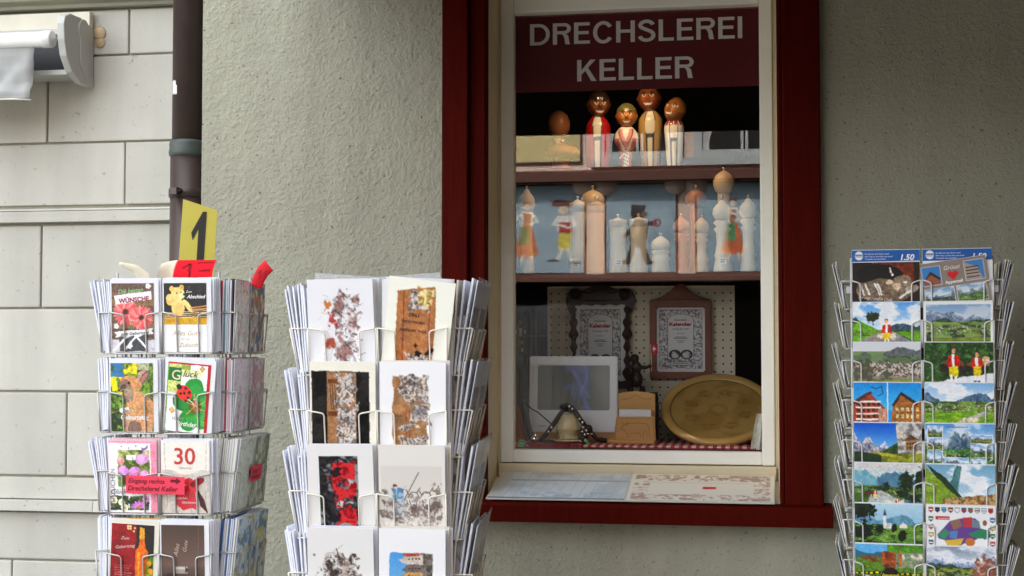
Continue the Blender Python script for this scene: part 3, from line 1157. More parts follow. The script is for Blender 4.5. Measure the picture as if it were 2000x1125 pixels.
def sans_glyph(ch, s=0.165):
    """Plain grotesque capitals, cap height 1 -> (polygons, width)."""
    t = s * 0.9
    q = lambda x0, y0, x1, y1: [(x0, y0), (x1, y0), (x1, y1), (x0, y1)]
    if ch == 'I':
        return [q(0, 0, s, 1)], s
    if ch == 'E':
        return [q(0, 0, s, 1), q(s, 0, .62, t), q(s, 1 - t, .61, 1), q(s, .5 - t / 2 + .02, .57, .5 + t / 2 + .02)], .62
    if ch == 'L':
        return [q(0, 0, s, 1), q(s, 0, .58, t)], .58
    if ch == 'H':
        return [q(0, 0, s, 1), q(.72 - s, 0, .72, 1), q(s, .5 - t / 2 + .02, .72 - s, .5 + t / 2 + .02)], .72
    if ch == 'K':
        return [q(0, 0, s, 1), [(s, .30), (s, .50), (.50, 1), (.71, 1)], [(.30, .515), (.415, .635), (.745, 0), (.545, 0)]], .745
    if ch == 'D':
        p = [(s, 1 - t / 2), (.32, 1 - t / 2)] + arc(.34, .5, .36, .5 - t / 2, 88, -88, 24) + [(.32, t / 2), (s, t / 2)]
        return [q(0, 0, s, 1)] + ribbon(p, t), .78
    if ch == 'R':
        p = [(s, 1 - t / 2), (.42, 1 - t / 2)] + arc(.44, .74, .19, .26 - t / 2, 85, -85, 16) + [(.42, .48 + t / 2), (s, .48 + t / 2)]
        leg = [(.36, .48), (.52, .48)] + [(.60, .40), (.625, .25), (.65, .06), (.68, 0), (.50, 0), (.475, .06), (.455, .26), (.43, .37)]
        return [q(0, 0, s, 1)] + ribbon(p, t) + [leg], .71
    if ch == 'C':
        return ribbon(arc(.40, .5, .40 - s / 2, .52 - t / 2, 34, 326, 34), s * .96), .78
    if ch == 'S':
        p = arc(.335, .735, .25, .285 - t / 2, 12, 200, 16) + [(.22, .60), (.36, .535), (.48, .49)] + arc(.335, .285, .265, .305 - t / 2, 40, -172, 18)
        P = np.array(p)
        k = np.array([1, 2, 1]) / 4
        for _ in range(2):
            Q = P.copy()
            Q[1:-1] = P[:-2] * .25 + P[1:-1] * .5 + P[2:] * .25
            P = Q
        return ribbon(P, t * 1.06), .68
    return [], .3


def sign_line(s, width, height, parent, loc):
    V, Fc, x, gap = [], [], 0.0, 0.115
    for ch in s:
        polys, w = sans_glyph(ch)
        for p in polys:
            b = len(V)
            V += [(x + a, c) for a, c in p]
            Fc.append(tuple(range(b, b + len(p))))
        x += w + gap
    x -= gap
    V = [((a / x - 0.5) * width, 0, c * height) for a, c in V]
    o = obj('lettering', mesh('lettering', V, Fc, m_let), parent, loc)
    return o


sign_line('DRECHSLEREI', 0.602, 0.0615, sign, (-0.317, 0.2066, 2.4185))
sign_line('KELLER', 0.331, 0.0615, sign, (-0.3165, 0.2066, 2.3105))

# ------------------------------------------------------------------ turned wooden mills
M_MAPLE = mat('turned_maple', (216, 180, 132), 0.42, var=0.09, scale=9, stretch=(5, 5, 0.7), spec=0.4)
M_MAPLE2 = mat('pale_turned_wood', (232, 214, 182), 0.45, var=0.05, scale=9, stretch=(5, 5, 0.7))
M_CHERRY = mat('cherry_wood', (168, 104, 62), 0.38, var=0.12, scale=9, stretch=(5, 5, 0.7))
M_KNOB = mat('nickel_knob', (214, 206, 190), 0.2, metal=1.0, var=0.02)
SHELF_Z = 1.768


def mill_profile(style, H, R):
    if style == 'straight':
        body = [(R * 1.0, 0), (R * 1.0, .02 * H), (R * .93, .2 * H), (R * .86, .45 * H), (R * .88, .6 * H), (R * .96, .80 * H), (R * .955, .802 * H), (R * .93, .805 * H)]
        cap = [(R * .97, .808 * H), (R * .985, .90 * H), (R * .98, .925 * H), (R * .6, .94 * H), (R * .25, .965 * H), (R * .13, .972 * H)]
    elif style == 'mushroom':
        body = [(R * .78, 0), (R * .78, .02 * H), (R * .62, .16 * H), (R * .5, .40 * H), (R * .5, .60 * H), (R * .62, .74 * H), (R * .62, .745 * H)]
        cap = [(R * .55, .75 * H), (R * .82, .775 * H), (R * 1.0, .83 * H), (R * .99, .87 * H), (R * .78, .92 * H), (R * .4, .95 * H), (R * .13, .965 * H)]
    elif style == 'squat':
        body = [(R * .98, 0), (R * .98, .05 * H), (R * .9, .30 * H), (R * .98, .40 * H), (R * .9, .42 * H), (R * .84, .48 * H), (R * .92, .53 * H), (R * .98, .57 * H), (R * .8, .60 * H)]
        cap = [(R * .9, .62 * H), (R * 1.0, .70 * H), (R * .92, .81 * H), (R * .66, .88 * H), (R * .6, .885 * H), (R * .3, .94 * H), (R * .14, .96 * H)]
    else:
        body = [(R * .9, 0), (R * .9, .03 * H), (R * .72, .18 * H), (R * .82, .23 * H), (R * .72, .26 * H), (R * .58, .38 * H), (R * .62, .52 * H), (R * .86, .58 * H), (R * .6, .61 * H), (R * .9, .66 * H), (R * .62, .70 * H)]
        cap = [(R * .7, .71 * H), (R * .98, .77 * H), (R * .9, .85 * H), (R * .55, .905 * H), (R * .45, .91 * H), (R * .3, .945 * H), (R * .14, .96 * H)]
    return body, cap


mills = [  # x, y, top z, radius, style, material, label
    (-0.465, 0.45, 2.035, 0.036, 'mushroom', M_MAPLE, 'tall honey-coloured mill with a broad mushroom cap behind the straight one'),
    (-0.444, 0.355, 1.990, 0.0275, 'straight', M_MAPLE, 'tallest straight waisted wooden mill in front of the mushroom-capped mill'),
    (-0.508, 0.43, 2.002, 0.026, 'straight', M_MAPLE2, 'straight pale mill with a price tag beside the tall mushroom-capped mill'),
    (-0.380, 0.355, 1.937, 0.0265, 'straight', M_MAPLE2, 'short straight pale mill with a price tag at its foot'),
    (-0.320, 0.36, 1.939, 0.027, 'straight', M_MAPLE2, 'short straight mill between the tagged mill and the squat white one'),
    (-0.256, 0.355, 1.881, 0.0275, 'squat', M_MAPLE2, 'smallest squat ringed mill with a domed cap'),
    (-0.199, 0.42, 1.946, 0.025, 'ring', M_CHERRY, 'slim ringed reddish mill right of the squat mill'),
    (-0.137, 0.36, 1.936, 0.0235, 'ring', M_MAPLE, 'slim ringed pale mill with a pointed cap, second after the squat mill'),
    (-0.158, 0.49, 2.039, 0.031, 'mushroom', M_CHERRY, 'brown mill with a mushroom cap rising behind two slim ringed mills'),
    (-0.073, 0.41, 2.082, 0.031, 'mushroom', M_MAPLE, 'very tall mill with a wide amber mushroom cap near the window edge'),
    (-0.077, 0.335, 1.985, 0.029, 'ring', M_MAPLE2, 'ringed pale mill with a price tag in front of the very tall amber one'),
    (-0.003, 0.355, 1.992, 0.027, 'ring', M_MAPLE2, 'ringed pale mill closest to the right window edge'),
    (-0.655, 0.38, 2.035, 0.026, 'ring', M_MAPLE, 'ringed honey mill at the left window edge'),
]
for (x, y, zt, R_, st_, m_, lab) in mills:
    H_ = zt - SHELF_Z
    t = thing('pepper_mill', lab, 'pepper mill', (x, y, SHELF_Z), 0, 'turned wooden mills on the shelf')
    b_, c_ = mill_profile(st_, H_, R_)
    lathe('body', [(r * .99, z) for r, z in b_], m_, t, 28)
    lathe('cap', c_, m_, t, 28)
    k = R_ * .16
    kz = c_[-1][1]
    lathe('knob', [(k * .7, kz - .001), (k * .7, kz + k * .6), (k * 1.2, kz + k * 1.3), (k * 1.2, kz + k * 2.0), (k * .6, kz + k * 2.7), (0, kz + k * 2.8)], M_KNOB, t, 12)
for (x, y, z, lab) in [(-0.508, 0.40, 1.79, 'tiny price tag at the foot of the pale tagged mill beside the mushroom cap'), (-0.374, 0.322, 1.79, 'tiny price tag at the foot of the short pale mill'), (-0.074, 0.302, 1.79, 'tiny price tag at the foot of the ringed pale mill')]:
    c = Canvas(12, 12, (244, 242, 234))
    c.rect(.1, .2, .85, .38, (90, 90, 90)).rect(.1, .55, .7, .72, (90, 90, 90))
    o = tag(obj('price_tag', print_me('price_tag', c, 0.017, 0.017), None, (x, y, z)), lab, 'price tag')

# ------------------------------------------------------------------ carved and painted figures


def face_head(name, parent, r, loc, skin, hair, hair_line, tilt=(0, 0, 0), grin=True, cap=False, jaw=1.0, nose=0.22, beard=None, tall=1.22):
    n, mth = 64, 48
    V, C, Fc = [], [], []
    for i in range(mth + 1):
        el = math.pi / 2 - math.pi * i / mth
        for k in range(n):
            az = 2 * math.pi * k / n
            a = az if az <= math.pi else az - 2 * math.pi
            g = lambda a0, e0, sa, se: math.exp(-((a - a0) / sa) ** 2 - ((el - e0) / se) ** 2)
            q = 1.0 + nose * g(0, -.02, .13, .16) + nose * .5 * g(0, .14, .10, .2) + .05 * (g(.42, -.12, .28, .24) + g(-.42, -.12, .28, .24))
            q += .06 * (g(.36, .34, .22, .10) + g(-.36, .34, .22, .10)) - .07 * (g(.34, .16, .16, .12) + g(-.34, .16, .16, .12))
            q += .10 * jaw * g(0, -.72, .35, .2) - .03 * g(0, -.46, .3, .06) + .04 * g(0, -.36, .3, .05)
            q += .13 * (g(1.57, .02, .17, .17) + g(-1.57, .02, .17, .17))           # ears
            hl = hair_line + .12 * math.cos(a * 3) * .5
            col = np.array(skin, float)
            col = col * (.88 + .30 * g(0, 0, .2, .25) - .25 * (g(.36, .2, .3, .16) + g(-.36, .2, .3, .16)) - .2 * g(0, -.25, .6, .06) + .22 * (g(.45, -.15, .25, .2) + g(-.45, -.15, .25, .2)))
            is_hair = (el > hl + .0) or (abs(a) > 1.75 and el > -.55)
            if is_hair:
                q += .07 + .025 * math.sin(a * 22 + el * 4)
                col = np.array(hair, float) * (.85 + .3 * (math.sin(a * 22 + el * 4) > 0))
            for s in (-1, 1):
                if ((a - s * .36) / .19) ** 2 + ((el - .15) / .10) ** 2 < 1:
                    col = np.array((226, 214, 190))
                if ((a - s * .35) / .09) ** 2 + ((el - .15) / .09) ** 2 < 1:
                    col = np.array((40, 26, 18))
                if ((a - s * .38) / .26) ** 2 + ((el - .36 + .08 * abs(a - s * .36)) / .06) ** 2 < 1:
                    col = np.array(hair, float) * .6
            if grin:
                curve = -.50 + .35 * a * a
                if abs(a) < .52 and abs(el - curve) < .11:
                    col = np.array((232, 222, 200)) if abs(el - curve) < .06 and abs(a) < .40 else np.array((128, 36, 26))
            if beard is not None and el < -.30 and abs(a) < 1.5 and not (abs(a) < .3 and el > -.6):
                col = np.array(beard, float)
                q += .04
            jw = 1.0 - .20 * max(0.0, -el - .1) - .05 * max(0.0, el - .5)
            V.append((r * q * jw * math.cos(el) * math.sin(a), -r * q * math.cos(el) * math.cos(a), r * q * math.sin(el) * tall))
            C.append(col)
    for i in range(mth):
        for k in range(n):
            a_, b_ = i * n + k, i * n + (k + 1) % n
            Fc.append((a_, a_ + n, b_ + n, b_))
    me = mesh(name, V, Fc, M_LACQUER, True)
    set_ink(me, lin(np.clip(np.array(C), 0, 255)))
    return obj(name, me, parent, loc, tilt)


def dense(prof, n=44):
    P = np.array(prof, float)
    t = np.r_[0, np.cumsum(np.hypot(*np.diff(P, axis=0).T))]
    u = np.linspace(0, t[-1], n)
    return [(float(np.interp(a, t, P[:, 0])), float(np.interp(a, t, P[:, 1]))) for a in u]


def braces(a, z, H, shirt, coat, open_, collar_z, dark=(30, 30, 30), bar=(0.52, 0.60), buttons=None):
    """Painted costume: open coat over a shirt with two dark braces and a cross bar."""
    t = z / H
    w = open_(t)
    x = math.sin(a) if abs(a) < math.pi / 2 else 2.0 * (1 if a > 0 else -1)
    if abs(x) < w and abs(a) < math.pi / 2:
        if t > .93:
            return (232, 228, 214)
        if bar[0] < t < bar[1] and abs(x) < w:
            return (74, 74, 66) if abs(x) < .12 and bar[0] + .02 < t < bar[1] - .02 else dark
        if t < bar[1] and w * .62 < abs(x) < w:
            return dark
        return shirt
    if abs(abs(x) - w) < .05 and abs(a) < math.pi / 2:
        return dark
    if buttons and t < .35 and abs(abs(x) - .78) < .06 and int(z * 160) % 2 == 0:
        return buttons
    return coat


FZ = 2.094
# red jacketed man
H1 = 0.165
f1 = thing('carved_figure', 'carved wooden man in a red jacket with a brown head', 'figurine', (-0.455, 0.52, FZ), 0, 'carved figures on the upper shelf')
lathe('body', dense([(.030, 0), (.034, .02), (.036, .07), (.038, .12), (.036, .140), (.026, .156), (.017, .165), (.014, .168)]), M_LACQUER, f1, 72, sy=.8, ink=lambda a, z: braces(a, z, H1, (226, 216, 190), (176, 20, 26), lambda t: .30 + .10 * (t > .8), .15))
face_head('head', f1, .034, (0.002, -.002, .200), (128, 70, 34), (46, 30, 20), .42, (rad(8), 0, rad(14)), nose=.30)
# woman in a pink bodice
H2 = 0.128
f2 = thing('carved_figure', 'carved smiling woman with olive hair and a pink laced bodice', 'figurine', (-0.366, 0.49, FZ), 0, 'carved figures on the upper shelf')


def woman_ink(a, z):
    t = z / H2
    x = math.sin(a) if abs(a) < 1.57 else 2
    if t > .93:
        return (238, 230, 216)
    if t > .62 and abs(x) < (t - .62) * 1.3:
        return (240, 234, 224)
    if t > .40 and abs(x) < .06 + (t - .40) * 1.5:
        return (150, 70, 62) if abs(x) > (t - .40) * 1.32 else (226, 150, 140)
    if t < .42 and abs(x) < .5:
        return (240, 232, 226) if (abs((z * 90 + x * .8) % 1 - .5) < .38) else (60, 50, 50)
    if t > .70 and abs(x) > .2:
        return (240, 228, 206)
    return (214, 112, 84) if abs(x) > .55 else (236, 206, 196)


b2 = lathe('body', dense([(.014, 0), (.015, .02), (.018, .045), (.027, .065), (.036, .080), (.0365, .092), (.033, .108), (.022, .122), (.014, .128)]), M_LACQUER, f2, 72, sy=.8, ink=woman_ink)
prism('bow_ribbon', [(0.0, .052), (.007, .06), (-.004, .046), (-.020, .028), (-.017, .026)], -.026, -.0235, mat('ribbon_white', (240, 236, 226), .5), f2)
face_head('head', f2, .0305, (0.001, -.003, .158), (206, 122, 52), (104, 96, 52), .40, (rad(4), 0, rad(4)), nose=.25)
# tall man in a tan coat
H3 = 0.176
f3 = thing('carved_figure', 'tallest carved man in a tan coat with black braces', 'figurine', (-0.295, 0.52, FZ), 0, 'carved figures on the upper shelf')
lathe('body', dense([(.026, 0), (.028, .02), (.033, .08), (.038, .13), (.037, .150), (.027, .166), (.018, .176), (.015, .178)]), M_LACQUER, f3, 72, sy=.8, ink=lambda a, z: braces(a, z, H3, (222, 208, 178), (178, 140, 78), lambda t: .34 + .14 * max(0, (t - .6)), .16, buttons=(70, 46, 24)))
face_head('head', f3, .0345, (-.004, -.002, .214), (150, 78, 40), (60, 36, 22), .92, (rad(-2), 0, rad(-3)), nose=.28)
# leaning man in white shirt sleeves
H4 = 0.146
f4 = thing('carved_figure', 'carved man in white shirt sleeves tilting his balding head', 'figurine', (-0.222, 0.49, FZ), 0, 'carved figures on the upper shelf')
lathe('body', dense([(.021, 0), (.023, .02), (.027, .08), (.030, .115), (.028, .130), (.02, .142), (.013, .146)]), M_LACQUER, f4, 72, sy=.8, ink=lambda a, z: (150, 40, 34) if z / H4 > .86 and abs(math.sin(a * 5)) > .3 else braces(a, z, H4, (232, 224, 204), (236, 232, 222), lambda t: .40, .15))
face_head('head', f4, .031, (.002, -.004, .172), (172, 104, 46), (110, 72, 36), 1.1, (rad(-14), rad(12), rad(-30)), nose=.34, beard=None)
t = thing('squat_mill', 'squat wooden mill with a very broad cap beside the red jacketed figure', 'pepper mill', (-0.563, 0.50, FZ))
lathe('body', [(.028, 0), (.028, .006), (.020, .02), (.022, .036)], M_CHERRY, t, 24)
lathe('cap', [(.03, .037), (.05, .045), (.054, .056), (.044, .068), (.02, .077), (.006, .082)], M_CHERRY, t, 28)
lathe('knob', [(.003, .081), (.006, .086), (.006, .091), (0, .094)], M_KNOB, t, 12)
# big dark ball-topped mill at the back of the upper shelf
t = thing('ball_top_mill', 'dim ball-topped wooden mill at the back of the upper shelf', 'pepper mill', (-0.585, 0.58, FZ))
lathe('body', [(.024, 0), (.024, .01), (.016, .05), (.013, .09), (.02, .105), (.015, .11)], M_CHERRY, t, 24)
lathe('ball', [(.012, .108), (.026, .118), (.035, .14), (.036, .16), (.028, .182), (.012, .195), (0, .197)], M_CHERRY, t, 24)

# ------------------------------------------------------------------ lower display


def gingham_mat():
    m = bpy.data.materials.new('red_gingham')
    m.use_nodes = True
    n, l = m.node_tree.nodes, m.node_tree.links
    b = n['Principled BSDF']
    b.inputs['Roughness'].default_value = 0.85
    uv = n.new('ShaderNodeUVMap')
    sp = n.new('ShaderNodeSeparateXYZ')
    l.new(uv.outputs[0], sp.inputs[0])

    def stripe(sock):
        d = n.new('ShaderNodeMath'); d.operation = 'DIVIDE'; d.inputs[1].default_value = 0.0235
        f = n.new('ShaderNodeMath'); f.operation = 'FRACT'
        g_ = n.new('ShaderNodeMath'); g_.operation = 'GREATER_THAN'; g_.inputs[1].default_value = 0.5
        l.new(sock, d.inputs[0]); l.new(d.outputs[0], f.inputs[0]); l.new(f.outputs[0], g_.inputs[0])
        return g_.outputs[0]
    ad = n.new('ShaderNodeMath'); ad.operation = 'ADD'
    l.new(stripe(sp.outputs['X']), ad.inputs[0])
    l.new(stripe(sp.outputs['Y']), ad.inputs[1])
    hv = n.new('ShaderNodeMath'); hv.operation = 'MULTIPLY'; hv.inputs[1].default_value = 0.5
    l.new(ad.outputs[0], hv.inputs[0])
    cr = n.new('ShaderNodeValToRGB')
    cr.color_ramp.interpolation = 'CONSTANT'
    cr.color_ramp.elements[0].color = (*lin((224, 212, 204)), 1)
    cr.color_ramp.elements[1].position = 0.25
    cr.color_ramp.elements[1].color = (*lin((186, 64, 72)), 1)
    e = cr.color_ramp.elements.new(0.75)
    e.color = (*lin((128, 14, 26)), 1)
    l.new(hv.outputs[0], cr.inputs['Fac'])
    l.new(cr.outputs['Color'], b.inputs['Base Color'])
    return m


def cloth_me(name, x0, x1, m, zt, yf, drop, back, seed):
    nx_, ns = 120, 30
    s = np.linspace(-drop, back, ns)
    xs = np.linspace(x0, x1, nx_)
    S_, X_ = np.meshgrid(s, xs, indexing='ij')
    wob = vnoise(ns, nx_, 14, seed, 2) - .5
    Y_ = np.where(S_ < 0, yf - 0.003, yf + S_) + wob * 0.006 * (S_ < 0)
    Z_ = np.where(S_ < 0, zt + S_, zt) + wob * 0.004 * (S_ >= 0)
    me = grid_me(name, X_, Y_, Z_, m, True)
    uvl = me.uv_layers.new(name='UVMap')
    vi = np.zeros(len(me.loops), np.int32)
    me.loops.foreach_get('vertex_index', vi)
    uv = np.stack([X_.ravel()[vi], S_.ravel()[vi]], -1).astype(np.float32)
    uvl.data.foreach_set('uv', uv.ravel())
    return me


DZ = 1.2795
M_GING = gingham_mat()
tag(obj('tablecloth', cloth_me('tablecloth', -0.74, 0.12, M_GING, 1.2735, 0.232, 0.02, 0.35, 4)), 'red and white gingham cloth spread along the window floor', 'tablecloth')
nap = mat('dark_red_cloth', (140, 16, 30), 0.85, var=0.12, scale=30)
tag(obj('napkin', mesh('napkin', [(-.632, .2265, 1.2765), (-.468, .2265, 1.2775), (-.492, .2262, 1.252), (-.600, .2262, 1.252), (-.48, .30, 1.2785), (-.63, .30, 1.2785)], [(0, 3, 2, 1), (0, 1, 4, 5)], nap)), 'plain dark red cloth lying over the gingham below the bell', 'cloth')

# wooden block and digital picture frame
M_PINE = mat('oiled_pine', (186, 138, 82), 0.5, var=0.14, scale=7, stretch=(0.8, 6, 6))
tag(box('wooden_block', -0.635, -0.392, 0.37, 0.45, 1.2745, 1.303, M_PINE, None, bev=0.003), 'brown wooden block carrying the white picture frame', 'block')
pf = thing('picture_frame', 'white digital picture frame with a grey screen', 'picture frame', (-0.5165, 0.372, 1.3035))
pf.rotation_euler = (rad(-4), 0, 0)
m_pf = mat('white_frame_plastic', (244, 246, 246), 0.35, var=0.02)


def frame_me(name, w, h, b, t, m, bev=0.002):
    bm = bmesh.new()
    o = [(-w / 2, 0), (w / 2, 0), (w / 2, h), (-w / 2, h)]
    i = [(-w / 2 + b[3], b[2]), (w / 2 - b[1], b[2]), (w / 2 - b[1], h - b[0]), (-w / 2 + b[3], h - b[0])]
    vo = [bm.verts.new((x, 0, z)) for x, z in o]
    vi = [bm.verts.new((x, 0, z)) for x, z in i]
    fs = [bm.faces.new((vo[k], vo[(k + 1) % 4], vi[(k + 1) % 4], vi[k])) for k in range(4)]
    r = bmesh.ops.extrude_face_region(bm, geom=fs)
    for v in r['geom']:
        if isinstance(v, bmesh.types.BMVert):
            v.co.y += t
    bmesh.ops.recalc_face_normals(bm, faces=bm.faces[:])
    if bev:
        bmesh.ops.bevel(bm, geom=[e for e in bm.edges if e.calc_face_angle(0) > 0.5], offset=bev, segments=2, affect='EDGES')
    me = bpy.data.meshes.new(name)
    bm.to_mesh(me)
    bm.free()
    me.materials.append(m)
    return me


obj('bezel', frame_me('bezel', 0.262, 0.223, (.027, .023, .064, .024), 0.018, m_pf, 0.003), pf)
c = Canvas(70, 44, (122, 126, 122))
c.grad((110, 116, 112), (136, 138, 132), 0, 1)
c.noise((150, 152, 146), 3, 3, al=.5)
c.noise((136, 146, 186), 7, 9, .5, .62, c.region(.30, .02, .72, 1), .9)
c.line([(.50, .15), (.56, .3), (.60, .5), (.66, .8), (.72, .99)], .05, (150, 160, 206))
c.line([(.66, .0), (.68, .3), (.64, .5), (.70, .7)], .04, (156, 164, 200))
scr = paint_mat('screen_surface', 0.12, coat=0.6)
print_part(c, 0.216, 0.133, pf, 0.0, 0.063, 0.006, scr, name='screen')
box('back_shell', -.12, .12, .0185, .03, .01, .21, M_BLACK, pf)
lettering('PHILIPS', (120, 120, 122), pf, -0.104, 0.014, width=0.024, anchor='l', y=-0.0008)

# carved dark frame with calendar sheet


def calendar_canvas(ragged=False):
    c = Canvas(104, 150, (226, 226, 226))
    ink = (70, 70, 72)
    bd = c.region(.06, .04, .94, .95) - c.region(.235, .15, .765, .80)
    c.noise(ink, 30, 31, .54, .62, bd, .6)
    c.noise(ink, 46, 77, .56, .62, bd, .5)
    c.put(((np.hypot((c.x - .5) / .27, (c.y - .19) / .10) < 1)) * 1.0, (226, 226, 226))
    for x in (.06, .94, .235, .765):
        c.line([(x, .06 if x in (.06, .94) else .2), (x, .93 if x in (.06, .94) else .8)], .009, ink)
    c.line(arc(.5, .2, .265, .10, 180, 360, 20), .009, ink)
    c.line([(.06, .04), (.94, .04)], .009, ink)
    for cx in (.38, .62):
        c.ell(cx, .73, .125, .075, ink)
        c.ell(cx, .735, .085, .055, (214, 214, 214))
        c.noise(ink, 20, 5, .5, .6, (np.hypot((c.x - cx) / .085, (c.y - .735) / .055) < 1) * 1.0, .9)
    c.rect(.29, .84, .71, .90, ink).rect(.30, .847, .70, .893, (220, 220, 220))
    for y, w in [(.40, .16), (.455, .22), (.475, .30), (.51, .17), (.535, .12)]:
        c.rect(.5 - w / 2, y, .5 + w / 2, y + .008, (110, 110, 110))
    c.rect(.33, .865, .67, .874, (120, 120, 120))
    c.rect(.42, .925, .58, .933, (120, 120, 120))
    return c


def calendar_sheet(parent, w, h, x, z, y):
    p = print_part(calendar_canvas(), w, h, parent, x, z, y, M_MATTPRINT, name='calendar_sheet')
    lettering('Appenzeller', (150, 70, 70), p, 0, h * .795, width=w * .27, y=-.0006, bold=.02)
    lettering('Kalender', (176, 30, 40), p, 0, h * .715, width=w * .47, height=h * .055, y=-.0006, bold=.045)
    lettering('auf das Jahr 1957', (70, 70, 70), p, 0, h * .655, width=w * .34, y=-.0006, bold=.015)
    return p


cf = thing('carved_picture', 'dark carved waisted frame holding a calendar sheet on the pegboard', 'picture frame', (-0.458, 0.60, 1.425))
M_WALNUT = mat('carved_walnut', (52, 34, 26), 0.4, var=0.25, scale=25, bump=0.5, bscale=70, spec=0.5)


def side_curve(z):
    return 0.082 + 0.026 * math.exp(-((z - .27) / .045) ** 2) + 0.014 * math.exp(-((z - .02) / .05) ** 2) + 0.006 * math.sin(z * 120) * (0.05 < z < 0.22)


zs_ = np.linspace(0, .30, 60)
pl_ = [(-side_curve(z), z) for z in zs_]
top_ = [(-.09, .309), (-.055, .305), (-.025, .318), (0, .322), (.025, .318), (.055, .305), (.09, .309)]
pr_ = [(side_curve(z), z) for z in zs_[::-1]]
prism('carved_back', pl_ + top_ + pr_, 0.0, 0.016, M_WALNUT, cf)
for s_ in (-1, 1):
    lathe('carved_column', [(.010 + .004 * math.sin(z * 160) + .003 * math.sin(z * 45), z) for z in np.linspace(.03, .25, 60)], M_WALNUT, cf, 16, loc=(s_ * .083, -.004, 0))
lathe('scroll', [(0, -.02), (.016, -.016), (.018, 0), (.016, .016), (0, .02)], M_WALNUT, cf, 16, loc=(-.075, -.002, .292), rot=(rad(90), 0, 0))
lathe('scroll', [(0, -.02), (.016, -.016), (.018, 0), (.016, .016), (0, .02)], M_WALNUT, cf, 16, loc=(.075, -.002, .292), rot=(rad(90), 0, 0))
prism('carved_crest', [(-.08, .272), (.08, .272), (.07, .300), (.03, .296), (0, .312), (-.03, .296), (-.07, .300)], -.012, -.001, M_WALNUT, cf, bev=.003)
ppts = []
for k in range(60):                       # wavy deckle edge mount
    t_ = k / 60
    per = 2 * (.154 + .234)
    s_ = t_ * per
    if s_ < .154: p_ = (-.077 + s_, 0)
    elif s_ < .388: p_ = (.077, s_ - .154)
    elif s_ < .542: p_ = (.077 - (s_ - .388), .234)
    else: p_ = (-.077, .234 - (s_ - .542))
    w_ = .0022 * math.sin(k * 2.1)
    ppts.append((p_[0] + w_ * (1 if p_[0] > 0 else -1), p_[1] + w_))
prism('mount_paper', [(x, z + .024) for x, z in ppts], -.0065, -.0045, mat('mount_paper', (214, 214, 216), .8, var=.03), cf)
calendar_sheet(cf, .142, .222, 0, .030, -.0075)

# plain wooden frame with crest
kf = thing('calendar_frame', 'brown wooden frame with a pointed crest holding a calendar sheet', 'picture frame', (-0.2105, 0.59, 1.456))
M_FRAMEWOOD = mat('frame_wood', (124, 62, 34), 0.4, var=0.2, scale=8, stretch=(4, 4, .8), spec=0.5)
obj('frame', frame_me('frame', .190, .243, (.024, .021, .021, .021), .022, M_FRAMEWOOD, .004), kf)
prism('crest', [(-.085, .2435), (.085, .2435), (.062, .250), (.035, .265), (.018, .283), (.006, .291), (-.006, .291), (-.018, .283), (-.035, .265), (-.062, .250)], .006, .018, M_FRAMEWOOD, kf, bev=.0015)
calendar_sheet(kf, .1478, .1975, 0, .0212, .010)
box('backing', -.08, .08, .0125, .018, .012, .23, M_FRAMEWOOD, kf)

# carved bear with flag
M_BEAR = mat('dark_carved_wood', (44, 30, 24), .45, var=.25, scale=40, bump=.4, bscale=120)
bearz = 1.4045
ped = tag(box('display_block', -.405, -.275, .43, .54, 1.2745, 1.388, mat('black_block', (30, 24, 22), .6), None, bev=.002), 'dark block under the carved bear', 'block')
be = thing('carved_bear', 'dark carved wooden bear standing upright on a log', 'figurine', (-0.338, 0.485, 1.388))
body = obj('body', metaball_me('body', [(0, 0, .068, .030, .026, .036), (0, -.002, .105, .026, .024, .026), (-.004, -.006, .132, .020, .020, .019), (-.014, -.02, .128, .009, .012, .008), (-.014, 0, .148, .007, .006, .008), (.010, 0, .148, .007, .006, .008), (.024, -.01, .104, .020, .011, .010), (.042, -.014, .108, .014, .009, .009), (-.024, -.014, .09, .014, .012, .014), (-.018, -.004, .03, .015, .018, .026), (.018, -.004, .03, .015, .018, .026), (-.020, -.016, .014, .014, .018, .010), (.020, -.016, .014, .014, .018, .010)], M_BEAR, .005), be)
log = lathe('log', [(0, -.065), (.016, -.062), (.018, -.03), (.017, .02), (.019, .055), (0, .058)], M_BEAR, be, 14, loc=(.008, 0, .012), rot=(0, rad(90), 0))
fl = thing('small_flag', 'tiny red flag with a white cross beside the carved bear', 'flag', (-0.291, 0.468, 1.50))
tubes('stick', [[(0, 0, -.02), (-.003, 0, .062)]], .0012, M_PAPER2, fl)
box('cloth', -.004, .018, -.0008, .0008, .034, .062, mat('flag_red', (190, 20, 30), .6), fl)
prism('cross', [(.0035, .046), (.0055, .046), (.0055, .041), (.0085, .041), (.0085, .046), (.0135, .046), (.0135, .050), (.0085, .050), (.0085, .055), (.0055, .055), (.0055, .050), (.0035, .050)], -.0016, -.0009, M_PAPER, fl)

